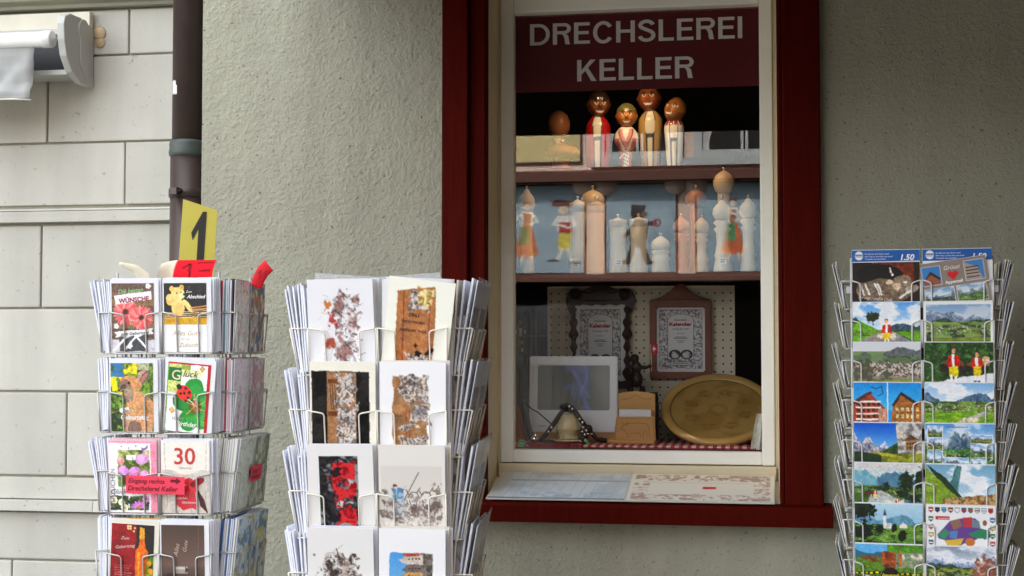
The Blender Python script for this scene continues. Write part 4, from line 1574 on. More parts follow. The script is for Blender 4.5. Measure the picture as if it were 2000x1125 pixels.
# wooden napkin holder
nh = thing('napkin_holder', 'light wooden napkin holder engraved with a cow', 'napkin holder', (-0.330, 0.315, 1.2745))
M_BEECH = mat('light_beech', (206, 156, 92), .5, var=.08, scale=7, stretch=(.8, 5, 5))
M_ENGR = mat('engraved_line', (150, 98, 50), .7)
box('base', -.080, .058, -.01, .06, 0, .010, M_BEECH, nh, bev=.002)
fp = prism('front_panel', [(-.061, .0105), (.061, .0105), (.057, .078), (-.053, .078)], 0, .007, M_BEECH, nh, bev=.0012)
prism('back_panel', [(-.050, .0105), (.056, .0105), (.056, .142), (.03, .148), (0, .150), (-.026, .148), (-.052, .143)], .043, .050, M_BEECH, nh, bev=.0012)
box('napkin_stack', -.046, .048, .012, .038, .0105, .098, M_PAPER, nh, bev=.003)
cow = [[(-.034, .050), (-.030, .055), (-.024, .052), (-.020, .058), (.012, .060), (.034, .058), (.040, .050), (.042, .030), (.046, .020)],
       [(-.034, .050), (-.038, .044), (-.036, .038), (-.030, .040), (-.026, .034), (-.022, .028), (-.022, .018)],
       [(-.016, .018), (-.015, .030), (0, .030), (.014, .032), (.018, .018)], [(.024, .018), (.026, .034), (.034, .040), (.036, .018)], [(-.030, .055), (-.034, .060)], [(-.024, .054), (-.020, .062)]]
tubes('engraving', [[(x, -.0004, z) for x, z in p] for p in cow], .0006, M_ENGR, fp, 4)
tubes('engraving', [[(-.056, -.0002, .016), (-.050, -.0002, .073), (.052, -.0002, .073), (.056, -.0002, .016)]], .0006, M_ENGR, fp, 4)
tubes('engraving', [[(-.042, .0428, .126), (-.02, .0428, .128), (0, .0428, .140), (.02, .0428, .128), (.048, .0428, .128)]], .0006, M_ENGR, nh, 4)

# round golden plate propped on its rim
M_GOLD = mat('lacquered_gold_wood', (200, 160, 88), .22, var=.1, scale=6, spec=.6, coat=.4)
pl = thing('round_plate', 'large round golden lacquered plate leaning back on the cloth', 'plate', (-0.096, 0.435, 1.370))
pl.rotation_euler = (rad(36), 0, 0)
lathe('rim', [(.138, .004), (.142, .008), (.160, .010), (.166, .004), (.164, -.006), (.13, -.012)], M_GOLD, pl, 72, caps=False)
lathe('ring_line', [(.1365, .003), (.1405, .0045)], mat('dark_ring', (60, 40, 22), .5), pl, 72, caps=False)


def plate_ink():
    c = Canvas(90, 90, (172, 134, 66))
    c.noise((190, 152, 82), 5, 4)
    for k in range(8):
        a = k * math.pi / 4 + .3
        cx, cy = .5 + .30 * math.cos(a), .5 + .30 * math.sin(a)
        for r_ in (.075, .055, .035):
            c.line([(cx + r_ * math.cos(t), cy + r_ * .7 * math.sin(t)) for t in np.linspace(0, 6.28, 18)], .006, (140, 100, 46))
        c.ell(cx, cy, .012, .012, (150, 108, 56))
    for r_ in (.10, .07):
        c.line([(.5 + r_ * math.cos(t), .5 + r_ * math.sin(t)) for t in np.linspace(0, 6.28, 24)], .006, (140, 100, 46))
    return c


px_ = plate_ink().pixels()
nr, na = 40, 72
V_, F_, C_ = [], [], []
for i in range(nr):
    for k in range(na):
        r_, a_ = .1375 * i / (nr - 1), 2 * math.pi * k / na
        V_.append((r_ * math.cos(a_), r_ * math.sin(a_), .001))
        u_ = int(np.clip((.5 + .5 * (r_ / .1375) * math.cos(a_)) * 89, 0, 89))
        v_ = int(np.clip((.5 - .5 * (r_ / .1375) * math.sin(a_)) * 89, 0, 89))
        C_.append(lin(px_[v_, u_]))
for i in range(nr - 1):
    for k in range(na):
        a_, b_ = i * na + k, i * na + (k + 1) % na
        F_.append((a_, a_ + na, b_ + na, b_))
fm = mesh('face', V_, F_, paint_mat('gold_lacquer_painted', .1, .9, .6), True)
set_ink(fm, np.array(C_))
obj('face', fm, pl)

# ceramic bell under a studded leather strap
bl = thing('cow_bell', 'cream ceramic bell hanging in a studded dark leather strap', 'bell', (-0.521, 0.300, 1.2745))
M_CERAM = mat('cream_ceramic', (214, 196, 148), .3, var=.06, scale=12, coat=.3)
M_LEATH = mat('dark_leather', (34, 26, 24), .45, var=.2, scale=30, bump=.3, bscale=150)
M_STUD = mat('nickel_stud', (220, 214, 204), .18, metal=1.0, var=.02)
lathe('bell_body', [(.034, .014), (.030, .016), (.029, .026), (.030, .034), (.037, .040), (.037, .044), (.031, .062), (.024, .080), (.018, .086), (.006, .088), (0, .088)], M_CERAM, bl, 36)
lathe('bell_dish', [(0, .004), (.03, .003), (.05, .010), (.048, .013), (.03, .010), (0, .011)], M_CERAM, bl, 36, sx=1.1)
strap = [[(-.082, -.006, .006), (-.06, -.012, .030), (-.03, -.014, .072), (-.012, -.010, .098), (.006, -.010, .104), (.022, -.012, .092), (.05, -.016, .052), (.085, -.012, .014), (.112, -.006, .010)]]
sp_ = tubes('strap', strap, .0075, M_LEATH, bl, 8)
tubes('strap', [[(-.07, -.03, .005), (-.02, -.034, .007), (.03, -.03, .009), (.055, -.022, .022), (.062, -.02, .040)]], .0065, M_LEATH, bl, 8)
ellipsoids_me('knot', [(0, 0, 0, .016, .012, .013), (.012, -.004, -.004, .010, .009, .012), (-.012, 0, .002, .010, .009, .009)], M_LEATH)
obj('knot', bpy.data.meshes['knot'], bl, (-.002, -.014, .104))
ellipsoids_me('tassel', [(0, 0, 0, .013, .01, .018), (.012, 0, .01, .012, .01, .012), (-.004, 0, -.016, .012, .01, .01)], M_LEATH)
obj('tassel', bpy.data.meshes['tassel'], bl, (.050, -.026, .034))
stud = ellipsoids_me('stud', [(0, 0, 0, .0042, .003, .0042)], M_STUD, 8)
for (x, y, z) in [(-.046, -.021, .047), (-.055, -.020, .034), (.036, -.022, .072), (.044, -.023, .062), (.048, -.036, .048), (.056, -.034, .040), (.06, -.032, .030), (.045, -.036, .036), (.064, -.024, .034), (.07, -.022, .030), (.052, -.036, .028), (-.01, -.041, .009), (-.022, -.041, .008), (.04, -.034, .008), (.006, -.024, .108), (.014, -.024, .100)]:
    obj('stud', stud, bl, (x, y, z))
sb = thing('round_bell', 'shiny round silver bell on the red cloth beside a green tag', 'bell', (-0.614, 0.262, 1.2745))
lathe('bell_body', [(0, 0), (.007, .001), (.012, .006), (.014, .013), (.0145, .0145), (.014, .016), (.012, .023), (.007, .028), (0, .029)], M_STUD, sb, 24)
tubes('loop', [[(-.004, 0, .028), (-.003, 0, .034), (.003, 0, .034), (.004, 0, .028)]], .0012, M_STUD, sb)
for (x, y, z, rt, w, h, lab) in [(-.652, .222, 1.254, 14, .018, .036, 'green tag standing at the left corner of the display'), (-.458, .262, 1.275, -38, .010, .026, 'green tag lying beside the studded strap')]:
    c = Canvas(12, 20, (86, 150, 96))
    c.rect(.2, .3, .8, .36, (190, 214, 190)).rect(.2, .5, .7, .56, (190, 214, 190))
    tag(obj('price_tag', print_me('price_tag', c, w, h), None, (x, y, z), (rad(-12), rad(rt), 0)), lab, 'price tag')
# pleated orange leather thing in the corner: small concertina bellows
cn = thing('concertina', 'orange pleated concertina bellows in the left corner of the display', 'concertina', (-0.672, 0.33, 1.2745))
M_ORANGE = mat('orange_leather', (150, 66, 30), .5, var=.2, scale=20)
for k in range(7):
    x = -.030 + k * .0085
    prism('pleat', [(x - .004, 0.002), (x + .004, .002), (x * .6 + .0055, .112 - k * .002), (x * .6 - .0055, .112 - k * .002)], -.012 + .003 * (k % 2), .05, M_ORANGE, cn, bev=.0012, rot=(0, rad(-6), 0))
box('end_board', .030, .040, -.016, .055, .002, .118, M_BLACK, cn, bev=.002, rot=(0, rad(-12), 0))
tubes('strap_cord', [[(.02, -.02, .118), (.045, -.03, .098), (.062, -.035, .09), (.105, -.04, .055)]], .0022, M_LEATH, cn)
# little painted man on a stand at the left edge
fs = thing('painted_figurine', 'small painted man in a red waistcoat and yellow trousers on a dark stand', 'figurine', (-0.692, 0.50, 1.2745))
lathe('stand', [(.03, 0), (.03, .01), (.008, .02), (.006, .20), (.022, .235), (.024, .255), (0, .256)], M_WALNUT, fs, 20)


def man_ink(co):
    z = co[2]
    x, y = co[0], co[1]
    if z > .088: return (196, 140, 100) if y < .002 else (60, 40, 26)
    if z > .050: return (236, 228, 214) if abs(x) > .010 or (abs(x) < .003 and y < 0) else (160, 24, 26)
    if z > .024: return (206, 160, 60)
    if z > .006: return (232, 226, 214)
    return (30, 26, 24)


mm = metaball_me('person_body', [(-.005, 0, .012, .005, .005, .014), (.005, -.003, .012, .005, .005, .014), (-.005, 0, .035, .0065, .006, .014), (.005, 0, .035, .0065, .006, .014), (0, 0, .060, .011, .008, .014), (0, 0, .074, .012, .008, .008), (-.014, -.002, .066, .0045, .005, .013), (.014, -.002, .066, .0045, .005, .013), (0, -.001, .096, .008, .008, .010), (-.005, -.007, .002, .005, .009, .004), (.005, -.009, .002, .005, .009, .004)], M_LACQUER, .0028)
if len(mm.vertices):
    set_ink(mm, lin(np.array([man_ink(v.co) for v in mm.vertices])))
mm.name = 'body'
obj('body', mm, fs, (0, -.004, .258))
# lace and grey hanging cloth
lc = Canvas(40, 70, (226, 224, 210))
lc.noise((150, 148, 134), 12, 3, .5, .6)
nxl, nzl = 30, 40
Ul, Vl = np.meshgrid(np.linspace(0, 1, nxl), np.linspace(0, 1, nzl))
Xl = -.004 + .05 * Ul * (0.55 + .45 * Vl) + .02 * (1 - Vl)
tag(obj('lace_cloth', grid_me('lace_cloth', Xl, .232 + .012 * np.sin(Ul * 9) + .01 * Vl * 0, 1.368 - Vl * .108, mat('lace', (222, 220, 206), .9, var=.25, scale=70), True)), 'crumpled white lace cloth in the right lower corner of the window', 'cloth')
Ul, Vl = np.meshgrid(np.linspace(0, 1, 40), np.linspace(0, 1, 20))
tag(obj('hanging_cloth', grid_me('hanging_cloth', -.735 + .085 * Ul, .56 + .012 * np.sin(Ul * 22), 1.66 - .385 * Vl, mat('grey_cloth', (120, 112, 104), .9, var=.15, scale=12), True)), 'grey pleated cloth hanging beside the pegboard', 'cloth')

# ------------------------------------------------------------------ mats lying on the outer sill


def placemat(name, label, x0, x1, cv, skew):
    """thin board, tilted with the sloping sill"""
    t = thing(name, label, 'placemat', ((x0 + x1) / 2, -0.052, 1.1475))
    t.rotation_euler = (rad(14.6), 0, 0)
    w = x1 - x0
    d = .207
    pts = [(-w / 2, 0), (w / 2, 0), (w / 2 + skew[1], d), (-w / 2 + skew[0], d)]
    bm_v = [(x, y, z) for z in (0, .0035) for x, y in pts]
    F = [(3, 2, 1, 0), (4, 5, 6, 7), (0, 1, 5, 4), (1, 2, 6, 5), (2, 3, 7, 6), (3, 0, 4, 7)]
    obj('board', mesh('board', bm_v, F, mat('mat_edge', (226, 222, 212), .5)), t)
    px = cv.pixels()
    H__, W__ = px.shape[:2]
    uu, vv = np.meshgrid(np.linspace(0, 1, W__), np.linspace(1, 0, H__))
    xa = (-w / 2 + skew[0] * vv + .002)
    xb = (w / 2 + skew[1] * vv - .002)
    me = grid_me('print', xa + (xb - xa) * uu, .002 + vv * (d - .004), np.full_like(uu, .0042), paint_mat('laminated_print', .25, .3))
    me.flip_normals()
    set_ink(me, lin(np.clip(px, 0, 255)).reshape(-1, 3))
    obj('print', me, t)
    return t


c = Canvas(150, 80, (196, 204, 206))
c.noise((176, 186, 192), 6, 3)
for k in range(13):
    x = .05 + k * .078
    c.line([(x + .03, .0), (x - .02, 1.0)], .004, (160, 166, 168))
c.rect(.10, .28, 1, .34, (140, 150, 156), .8)
c.rect(.0, 0, .09, 1, (188, 190, 186))
c.noise((150, 168, 182), 24, 8, .46, .6, c.region(.22, .74, .90, .94), .7)
c.rect(0, .95, 1, 1, (120, 126, 128))
placemat('placemat', 'grey-blue striped placemat on the outer window sill', -0.697, -0.327, c, (.012, .004))
c = Canvas(150, 80, (226, 218, 200))
bd = (c.region(0.03, .04, .97, .96) - c.region(.14, .26, .86, .76))
c.noise((150, 116, 100), 24, 12, .50, .60, bd, .85)
c.noise((226, 218, 200), 5, 19, .52, .60, bd, .9)
c.noise((170, 130, 110), 40, 22, .55, .62, bd, .8)
c.rect(.12, .31, .86, .33, (204, 192, 172))
c.ell(.47, .80, .035, .07, (196, 172, 140))
pm = placemat('placemat', 'cream placemat with a brown leafy border and a red sticker on the sill', -0.3265, 0.060, c, (.004, .003))
stc = thing('price_sticker', 'small red price sticker on the cream placemat', 'sticker', (-0.110, 0.045, 1.1768))
stc.rotation_euler = (rad(14.6), 0, 0)
box('label', -.018, .018, -.009, .009, -.0002, .0004, mat('red_sticker', (226, 52, 34), .5), stc)
for k in range(4):
    box('written_line', -.014, .012 - .003 * k, .006 - k * .004, .0067 - k * .004, .0005, .0007, mat('pen_line', (110, 20, 18), .6), stc)

# ------------------------------------------------------------------ pictures for the cards
def mountain_sky(c, top, bot, clouds=0.6, y1=.55, seed=1):
    c.grad(top, bot, 0, y1)
    if clouds:
        c.noise((244, 246, 248), 4, seed, .50, .66, c.region(0, 0, 1, y1), clouds)


def art_gerbera():
    c = Canvas(90, 134, (112, 92, 80))
    for k in range(9):
        y = k / 9
        c.rect(0, y, 1, y + .105, (104 + 14 * (k % 3), 84 + 12 * (k % 3), 72 + 10 * (k % 2)))
        c.rect(0, y, 1, y + .008, (62, 48, 42))
    c.noise((136, 116, 104), 20, 3, .5, .7, None, .5)
    c.rect(0, .82, 1, 1, (214, 210, 214))
    c.noise((190, 184, 190), 12, 5, .5, .7, c.region(0, .82, 1, 1), .6)
    for cx, cy, r in [(.33, .42, .30), (.70, .50, .27)]:
        for k in range(22):
            a = k * 2 * math.pi / 22
            c.ell(cx + r * .55 * math.cos(a), cy + r * .36 * math.sin(a), r * .47, r * .09, [(236, 118, 118), (248, 152, 148), (226, 96, 100)][k % 3], math.degrees(math.atan2(math.sin(a) * .95, math.cos(a))))
        c.ell(cx, cy, r * .24, r * .15, (120, 60, 44))
        c.ell(cx, cy, r * .12, r * .07, (60, 34, 30))
    for k in range(3):
        c.line([(.42 + .04 * k, .55), (.40 + .05 * k, .70)], .015, (120, 140, 80))
    c.rect(.18, .74, .82, .99, (74, 76, 82))
    c.line([(.02, .98), (.34, .78), (.52, .74), (.80, .94)], .05, (238, 238, 238))
    c.line([(.86, .70), (.55, .78), (.30, .96)], .045, (240, 240, 240))
    for cx, cy in [(.86, .045), (.10, .62), (.42, .91)]:
        for k in range(5):
            a = k * 1.2566
            c.ell(cx + .035 * math.cos(a), cy + .024 * math.sin(a), .026, .018, (246, 246, 246))
    c.poly([(.04, .705), (.98, .655), (.93, .69), (.98, .735), (.06, .785), (.11, .745)], (244, 240, 240))
    c.poly([(.06, .175), (.92, .115), (.94, .235), (.10, .315)], (248, 226, 228))
    return c.photo(3, .010, .16)


def art_bear():
    c = Canvas(90, 134, (246, 246, 248))
    c.rect(0, 0, 1, .60, (40, 36, 34))
    c.noise((78, 76, 72), 12, 3, .54, .7, c.region(.45, .0, 1, .2), .8)
    c.rect(0, .50, 1, .60, (212, 168, 40))
    c.noise((186, 140, 28), 10, 4, .5, .7, c.region(0, .5, 1, .6), .7)
    t1, t2, t3 = (236, 208, 138), (222, 188, 108), (204, 164, 84)
    c.ell(.16, .25, .10, .075, t2, 20)
    c.ell(.14, .21, .085, .05, t1)
    c.ell(.33, .35, .155, .135, t1)
    c.ell(.36, .38, .11, .10, t2, 0, .6)
    c.ell(.56, .33, .055, .115, t1, -38)
    c.ell(.33, .155, .155, .095, t1)
    c.ell(.19, .085, .055, .042, t2)
    c.ell(.42, .065, .055, .04, t2)
    c.ell(.42, .065, .03, .022, t3)
    c.ell(.42, .18, .075, .045, (246, 226, 170))
    c.ell(.475, .168, .022, .016, (30, 24, 20))
    c.ell(.31, .145, .016, .012, (30, 24, 20))
    c.ell(.40, .135, .013, .01, (30, 24, 20))
    for k in range(6):
        y = .425 + k * .014
        c.line([(0, y + .012), (1, y - .03 + (k % 2) * .02)], .016, [(238, 196, 140), (214, 160, 100), (246, 214, 170)][k % 3])
    c.line([(.62, .36), (1, .33)], .03, (208, 140, 84))
    c.line([(.64, .39), (1, .37)], .025, (224, 170, 110))
    return c.photo(4, .005, .08)


def art_rabbit():
    c = Canvas(90, 134, (86, 116, 46))
    c.noise((128, 160, 60), 14, 3, .45, .6)
    c.noise((54, 82, 30), 18, 4, .52, .62)
    c.noise((240, 214, 30), 9, 6, .42, .55, c.region(0, .16, .28, .45))
    c.noise((240, 214, 40), 9, 7, .4, .55, c.region(.3, 0, .62, .16))
    c.noise((60, 120, 176), 6, 8, .3, .5, c.region(0, 0, .32, .20))
    c.rect(.62, .0, .9, .1, (214, 206, 190), .7)
    c.noise((44, 60, 34), 12, 12, .42, .6, c.region(0, .66, .45, 1))
    f1, f2, f3 = (206, 150, 104), (180, 130, 100), (150, 116, 104)
    c.ell(.62, .86, .36, .36, (196, 158, 130))
    c.ell(.60, .62, .24, .22, (210, 160, 118))
    c.ell(.80, .72, .22, .25, f1)
    c.poly([(.60, .30), (.66, .14), (.80, .09), (.84, .12), (.74, .30)], (196, 158, 140))
    c.ell(.79, .21, .075, .135, (120, 92, 86), 38)
    c.ell(.78, .215, .045, .105, (166, 124, 112), 38)
    c.ell(.47, .30, .26, .115, f1, 12)
    c.ell(.33, .33, .13, .10, f3, 40)
    c.ell(.30, .37, .075, .06, (96, 74, 66))
    c.ell(.42, .285, .03, .022, (40, 28, 24))
    c.ell(.43, .45, .12, .12, (160, 136, 120))
    c.noise((232, 180, 130), 22, 15, .52, .66, ((c.y > .42) & (c.x > .36)) * 1.0, .45)
    c.ell(.55, .95, .16, .12, (132, 108, 98))
    c.line([(.1, .45), (.3, .38), (.6, .42)], .012, (170, 190, 120))
    c.line([(0, .72), (.4, .66), (.95, .70)], .012, (150, 160, 90))
    c.poly([(.20, .66), (.42, .645), (.44, .70), (.22, .72)], (244, 244, 240))
    return c.photo(5, .010, .16)


def art_ladybug():
    c = Canvas(90, 134, (244, 244, 240))
    c.rect(0, 0, .32, .44, (196, 206, 130))
    c.rect(.32, .02, .52, .10, (150, 166, 80))
    c.rect(.30, .10, .78, .20, (216, 220, 170))
    c.rect(.0, .08, .32, .27, (20, 110, 60))
    c.rect(0, 0, .03, 1, (120, 160, 60))
    c.rect(.0, .0, 1, .022, (180, 24, 40))
    c.rect(.92, .0, 1, 1, (180, 24, 40))
    for cx, cy, rx, ry, col in [(.64, .36, .22, .15, (34, 140, 56)), (.40, .56, .24, .14, (26, 124, 50)), (.88, .52, .20, .14, (60, 160, 70)), (.56, .82, .22, .16, (40, 140, 52)), (.86, .80, .20, .14, (70, 168, 76))]:
        c.ell(cx, cy, rx, ry, col)
        c.ell(cx + .03, cy + .02, rx * .6, ry * .6, tuple(min(255, v + 24) for v in col), 0, .6)
    c.ell(.68, .62, .14, .10, (130, 70, 24), 0, .8, .5)
    for a in (20, 140, 200, 260, 330):
        c.line([(.70, .62), (.70 + .28 * math.cos(rad(a)), .62 + .19 * math.sin(rad(a)))], .014, (214, 176, 96))
    c.rect(.92, .0, 1, 1, (180, 24, 40))
    c.ell(.42, .44, .19, .105, (226, 60, 44), 38)
    c.ell(.285, .355, .07, .04, (36, 30, 30), 38)
    for x, y in [(.42, .44), (.34, .45), (.44, .37), (.52, .50), (.47, .55), (.53, .42)]:
        c.ell(x, y, .032, .021, (40, 22, 20))
    c.line([(.53, .52), (.66, .60)], .018, (240, 236, 220))
    for cx, cy in [(.80, .075), (.16, .70)]:
        for k in range(4):
            c.ell(cx + .04 * math.cos(k * 1.57), cy + .027 * math.sin(k * 1.57), .03, .02, (200, 160, 90))
    return c.photo(6, .010, .16)


def art_magnolia():
    c = Canvas(90, 134, (250, 246, 246))
    c.rect(.87, 0, 1, 1, (246, 150, 170))
    c.rect(0, 0, 1, .035, (246, 160, 178))
    c.rect(.185, .125, .85, .64, (74, 92, 40))
    c.noise((134, 150, 74), 9, 3, .45, .6, c.region(.185, .125, .85, .64))
    c.noise((206, 200, 150), 6, 4, .5, .64, c.region(.185, .125, .85, .26))
    for cx, cy, rx, ry, col, r in [(.70, .25, .14, .075, (214, 160, 206), -20), (.30, .41, .11, .07, (214, 150, 206), 10), (.53, .42, .13, .06, (206, 140, 200), -20), (.74, .46, .10, .05, (216, 160, 208), 0), (.24, .28, .08, .06, (222, 160, 150), 30)]:
        c.ell(cx, cy, rx, ry, col, r)
        c.ell(cx - .03, cy - .012, rx * .5, ry * .7, tuple(min(255, v + 22) for v in col), r)
    c.poly([(.185, .64), (.85, .64), (.85, .72), (.185, .72)], (250, 246, 246))
    c.rect(.36, .195, .57, .265, (246, 244, 232))
    c.rect(.02, .77, .40, .965, (66, 86, 46))
    c.rect(.43, .77, .83, .965, (86, 106, 60))
    c.noise((40, 56, 28), 14, 8, .5, .6, c.region(.02, .77, .83, .965))
    for cx, cy in [(.10, .83), (.26, .855), (.32, .93)]:
        for k in range(8):
            c.ell(cx + .05 * math.cos(k * .785), cy + .034 * math.sin(k * .785), .028, .019, (246, 240, 220))
        c.ell(cx, cy, .024, .016, (216, 170, 50))
    for k in range(7):
        a = math.pi + k * .52
        c.ell(.62 + .10 * math.cos(a), .93 + .06 * math.sin(a), .07, .02, (206, 130, 196), math.degrees(a))
    for k in range(8):
        a = k * .785
        c.ell(.77 + .05 * math.cos(a), .81 + .035 * math.sin(a), .035, .015, (216, 150, 200), math.degrees(a))
    c.ell(.62, .93, .03, .022, (190, 140, 60))
    for x, y in [(.26, .075), (.42, .10), (.58, .07), (.70, .10)]:
        c.line([(x - .015, y), (x + .015, y)], .012, (130, 116, 126)).line([(x, y - .01), (x, y + .01)], .012, (130, 116, 126))
    c.ell(.74, .11, .06, .016, (140, 96, 170), -30)
    c.ell(.80, .085, .05, .014, (150, 104, 180), -60)
    return c.photo(7, .010, .16)


def art_thirty():
    c = Canvas(90, 134, (206, 198, 186))
    for k in range(70):
        rr = random.Random(k)
        x, y = rr.random(), rr.random()
        c.line([(x, y), (x + rr.uniform(-.01, .01), y + rr.uniform(.05, .2))], .012, [(186, 176, 162), (222, 214, 204), (150, 140, 128)][k % 3], .7)
    c.rect(.0, .0, 1, .40, (230, 226, 216))
    c.ell(.50, .38, .30, .09, (230, 226, 216))
    c.line([(.06, .02), (.08, .40), (.24, .41), (.34, .45), (.5, .47), (.66, .45), (.76, .41), (.92, .40), (.94, .02)], .008, (170, 164, 152))
    c.poly([(.28, .62), (.62, .62), (.64, .92), (.44, .96), (.30, .88)], (196, 56, 66))
    c.poly([(.55, .50), (.80, .58), (.70, .72), (.58, .66)], (186, 44, 56))
    c.ell(.58, .57, .12, .06, (206, 70, 80), 20)
    c.ell(.76, .56, .14, .05, (150, 34, 46), -25)
    c.poly([(.58, .62), (.70, .66), (.72, .95), (.56, .90)], (206, 66, 76))
    c.poly([(.72, .64), (.88, .80), (.96, 1), (.80, .90)], (80, 34, 36))
    c.ell(.64, .60, .05, .035, (120, 26, 36))
    return c.photo(8, .005, .08)


def art_wine():
    c = Canvas(90, 134, (150, 28, 36))
    c.noise((128, 20, 28), 5, 3)
    c.rect(.58, .0, 1, 1, (44, 40, 36))
    c.rect(.40, .88, .58, 1, (50, 20, 20))
    c.poly([(.66, .04), (.76, .04), (.77, .22), (.66, .22)], (214, 160, 60))
    c.poly([(.665, .2), (.765, .2), (.79, .32), (.86, .38), (.86, .90), (.58, .90), (.58, .38), (.64, .32)], (216, 110, 34))
    c.rect(.62, .40, .68, .86, (240, 160, 70), .8)
    c.noise((110, 140, 40), 8, 6, .42, .55, c.region(.80, .40, 1, .95))
    for x, y in [(.9, .55), (.94, .66), (.86, .74), (.93, .80)]:
        c.ell(x, y, .06, .04, (230, 150, 40))
    for k in range(4):
        c.ell(.42 + .035 * math.cos(k * 1.57 + .78), .05 + .024 * math.sin(k * 1.57 + .78), .028, .018, (226, 196, 140))
    for k in range(6):
        c.rect(.10, .60 + k * .035, .50 - .03 * (k % 3), .606 + k * .035, (214, 150, 140))
    for x, y in [(.52, .05), (.50, .09), (.40, .97), (.35, .93)]:
        c.rect(x, y, x + .04, y + .025, (230, 200, 150))
    return c.photo(9, .010, .16)


def art_pen():
    c = Canvas(90, 134, (92, 72, 64))
    c.grad((78, 58, 50), (116, 90, 78), 0, .6)
    c.grad((104, 82, 72), (52, 38, 34), .6, 1)
    c.line([(.86, 0), (.85, .7)], .006, (140, 116, 104))
    c.rect(.33, .60, .60, .70, (170, 158, 148))
    c.rect(.33, .61, .60, .64, (214, 206, 198))
    c.poly([(.55, .60), (.63, .65), (.55, .70)], (60, 46, 40))
    c.rect(.33, .74, .86, .84, (30, 24, 22))
    c.rect(.36, .755, .82, .775, (120, 108, 100))
    c.rect(.78, .74, .80, .84, (150, 140, 130))
    c.ell(.2, .8, .16, .10, (40, 30, 28), 0, .8, .5)
    return c


# -- art cards: scratchy drawings and sack cloth prints
def scratch(c, x0, y0, x1, y1, n, cols, seed, wd=(.004, .014), ln=(.03, .16), horiz=.5):
    r = random.Random(seed)
    for k in range(n):
        x, y = r.uniform(x0, x1), r.uniform(y0, y1)
        a = r.gauss(0, .5) if r.random() < horiz else r.gauss(1.57, .5)
        l_ = r.uniform(*ln)
        c.line([(x, y), (x + l_ * .5 * math.cos(a) + r.uniform(-.02, .02), y + l_ * .5 * math.sin(a)), (x + l_ * math.cos(a), y + l_ * math.sin(a))], r.uniform(*wd), cols[k % len(cols)], r.uniform(.4, .95))


INK = [(70, 58, 54), (110, 92, 84), (150, 128, 118), (54, 46, 44), (130, 96, 84)]
GREY = [(64, 58, 56), (120, 112, 108), (190, 184, 178), (90, 82, 80), (222, 218, 212), (150, 140, 134)]


def art_sketch_red():
    c = Canvas(90, 124, (246, 246, 248))
    m = c.soft(.40, .15, .76, .99, 3, .10)
    c.fold(m * np.clip((vnoise(c.H, c.W, 9, 4, 3) - .40) / .1, 0, 1), 5, (120, 92, 86), (232, 220, 216), 8, .8)
    c.noise((150, 96, 86), 10, 6, .52, .64, m, .7)
    c.noise((84, 68, 66), 24, 7, .56, .66, m, .7)
    c.noise((246, 246, 248), 7, 8, .55, .66, m, .8)
    c.noise((176, 50, 44), 14, 9, .46, .58, c.soft(.30, .38, .62, .53, 10, .06), .9)
    c.noise((186, 206, 230), 10, 11, .38, .5, c.soft(.36, .22, .54, .32, 12, .05), .95)
    c.noise((206, 120, 50), 10, 13, .35, .5, c.soft(.27, .24, .39, .31, 14, .04), .95)
    c.noise((180, 70, 44), 10, 15, .35, .5, c.soft(.24, .62, .38, .72, 16, .04), .9)
    scratch(c, .36, .16, .76, .98, 60, INK, 3, wd=(.003, .008))
    scratch(c, .16, .16, .45, .9, 24, [(190, 186, 186), (150, 140, 140)], 7, wd=(.003, .006))
    return c


def crumple(c, x0, y0, x1, y1, seed, n=90):
    m = c.soft(x0, y0, x1, y1, seed, .05)
    c.fold(m, seed, (104, 92, 86), (216, 208, 200), 9, .95)
    c.noise((70, 60, 56), 16, seed + 4, .58, .68, m, .55)
    scratch(c, x0, y0, x1 - .06, y1, n // 6, GREY, seed, wd=(.004, .008), ln=(.03, .08))


def art_sack_tan():
    c = Canvas(90, 124, (242, 238, 226))
    c.poly([(.14, .14), (.70, .06), (.76, .50), (.74, 1), (.20, 1)], (172, 122, 84))
    c.noise((190, 142, 102), 9, 2, .5, .7, ((c.x > .2) & (c.x < .70) & (c.y > .14)) * 1.0, .6)
    for x in (.27, .66):
        c.line([(x - .03, .14), (x + .05, 1)], .018, (150, 64, 48), .8)
    crumple(c, .32, .12, .64, .34, 8, 60)
    c.fold(c.soft(.46, .10, .68, .27, 4, .05), 9, (150, 122, 70), (232, 212, 156), 5)
    crumple(c, .36, .78, .72, 1.0, 10, 70)
    c.put(c.soft(.50, .735, .74, .80, 12, .05), (52, 42, 38))
    c.rect(.455, .685, .525, .70, (60, 44, 36)).rect(.48, .665, .50, .72, (60, 44, 36))
    return c.photo(3, .006, .12)


def art_black_strip():
    c = Canvas(90, 124, (238, 234, 220))
    c.rect(.03, .10, .90, 1, (40, 38, 36))
    c.noise((54, 52, 50), 7, 3, .45, .6, c.region(.03, .1, .9, 1))
    c.rect(.26, .11, .70, 1, (166, 128, 96))
    crumple(c, .40, .11, .70, .44, 5, 60)
    crumple(c, .40, .46, .71, 1.05, 6, 110)
    for y in (.18, .52):
        c.rect(.27, y, .42, y + .05, (120, 76, 52))
    for k in range(3):
        c.line([(.31 + .035 * k, .24), (.33 + .035 * k, .50)], .014, (70, 52, 40), .8)
    return c.photo(4, .005, .14)


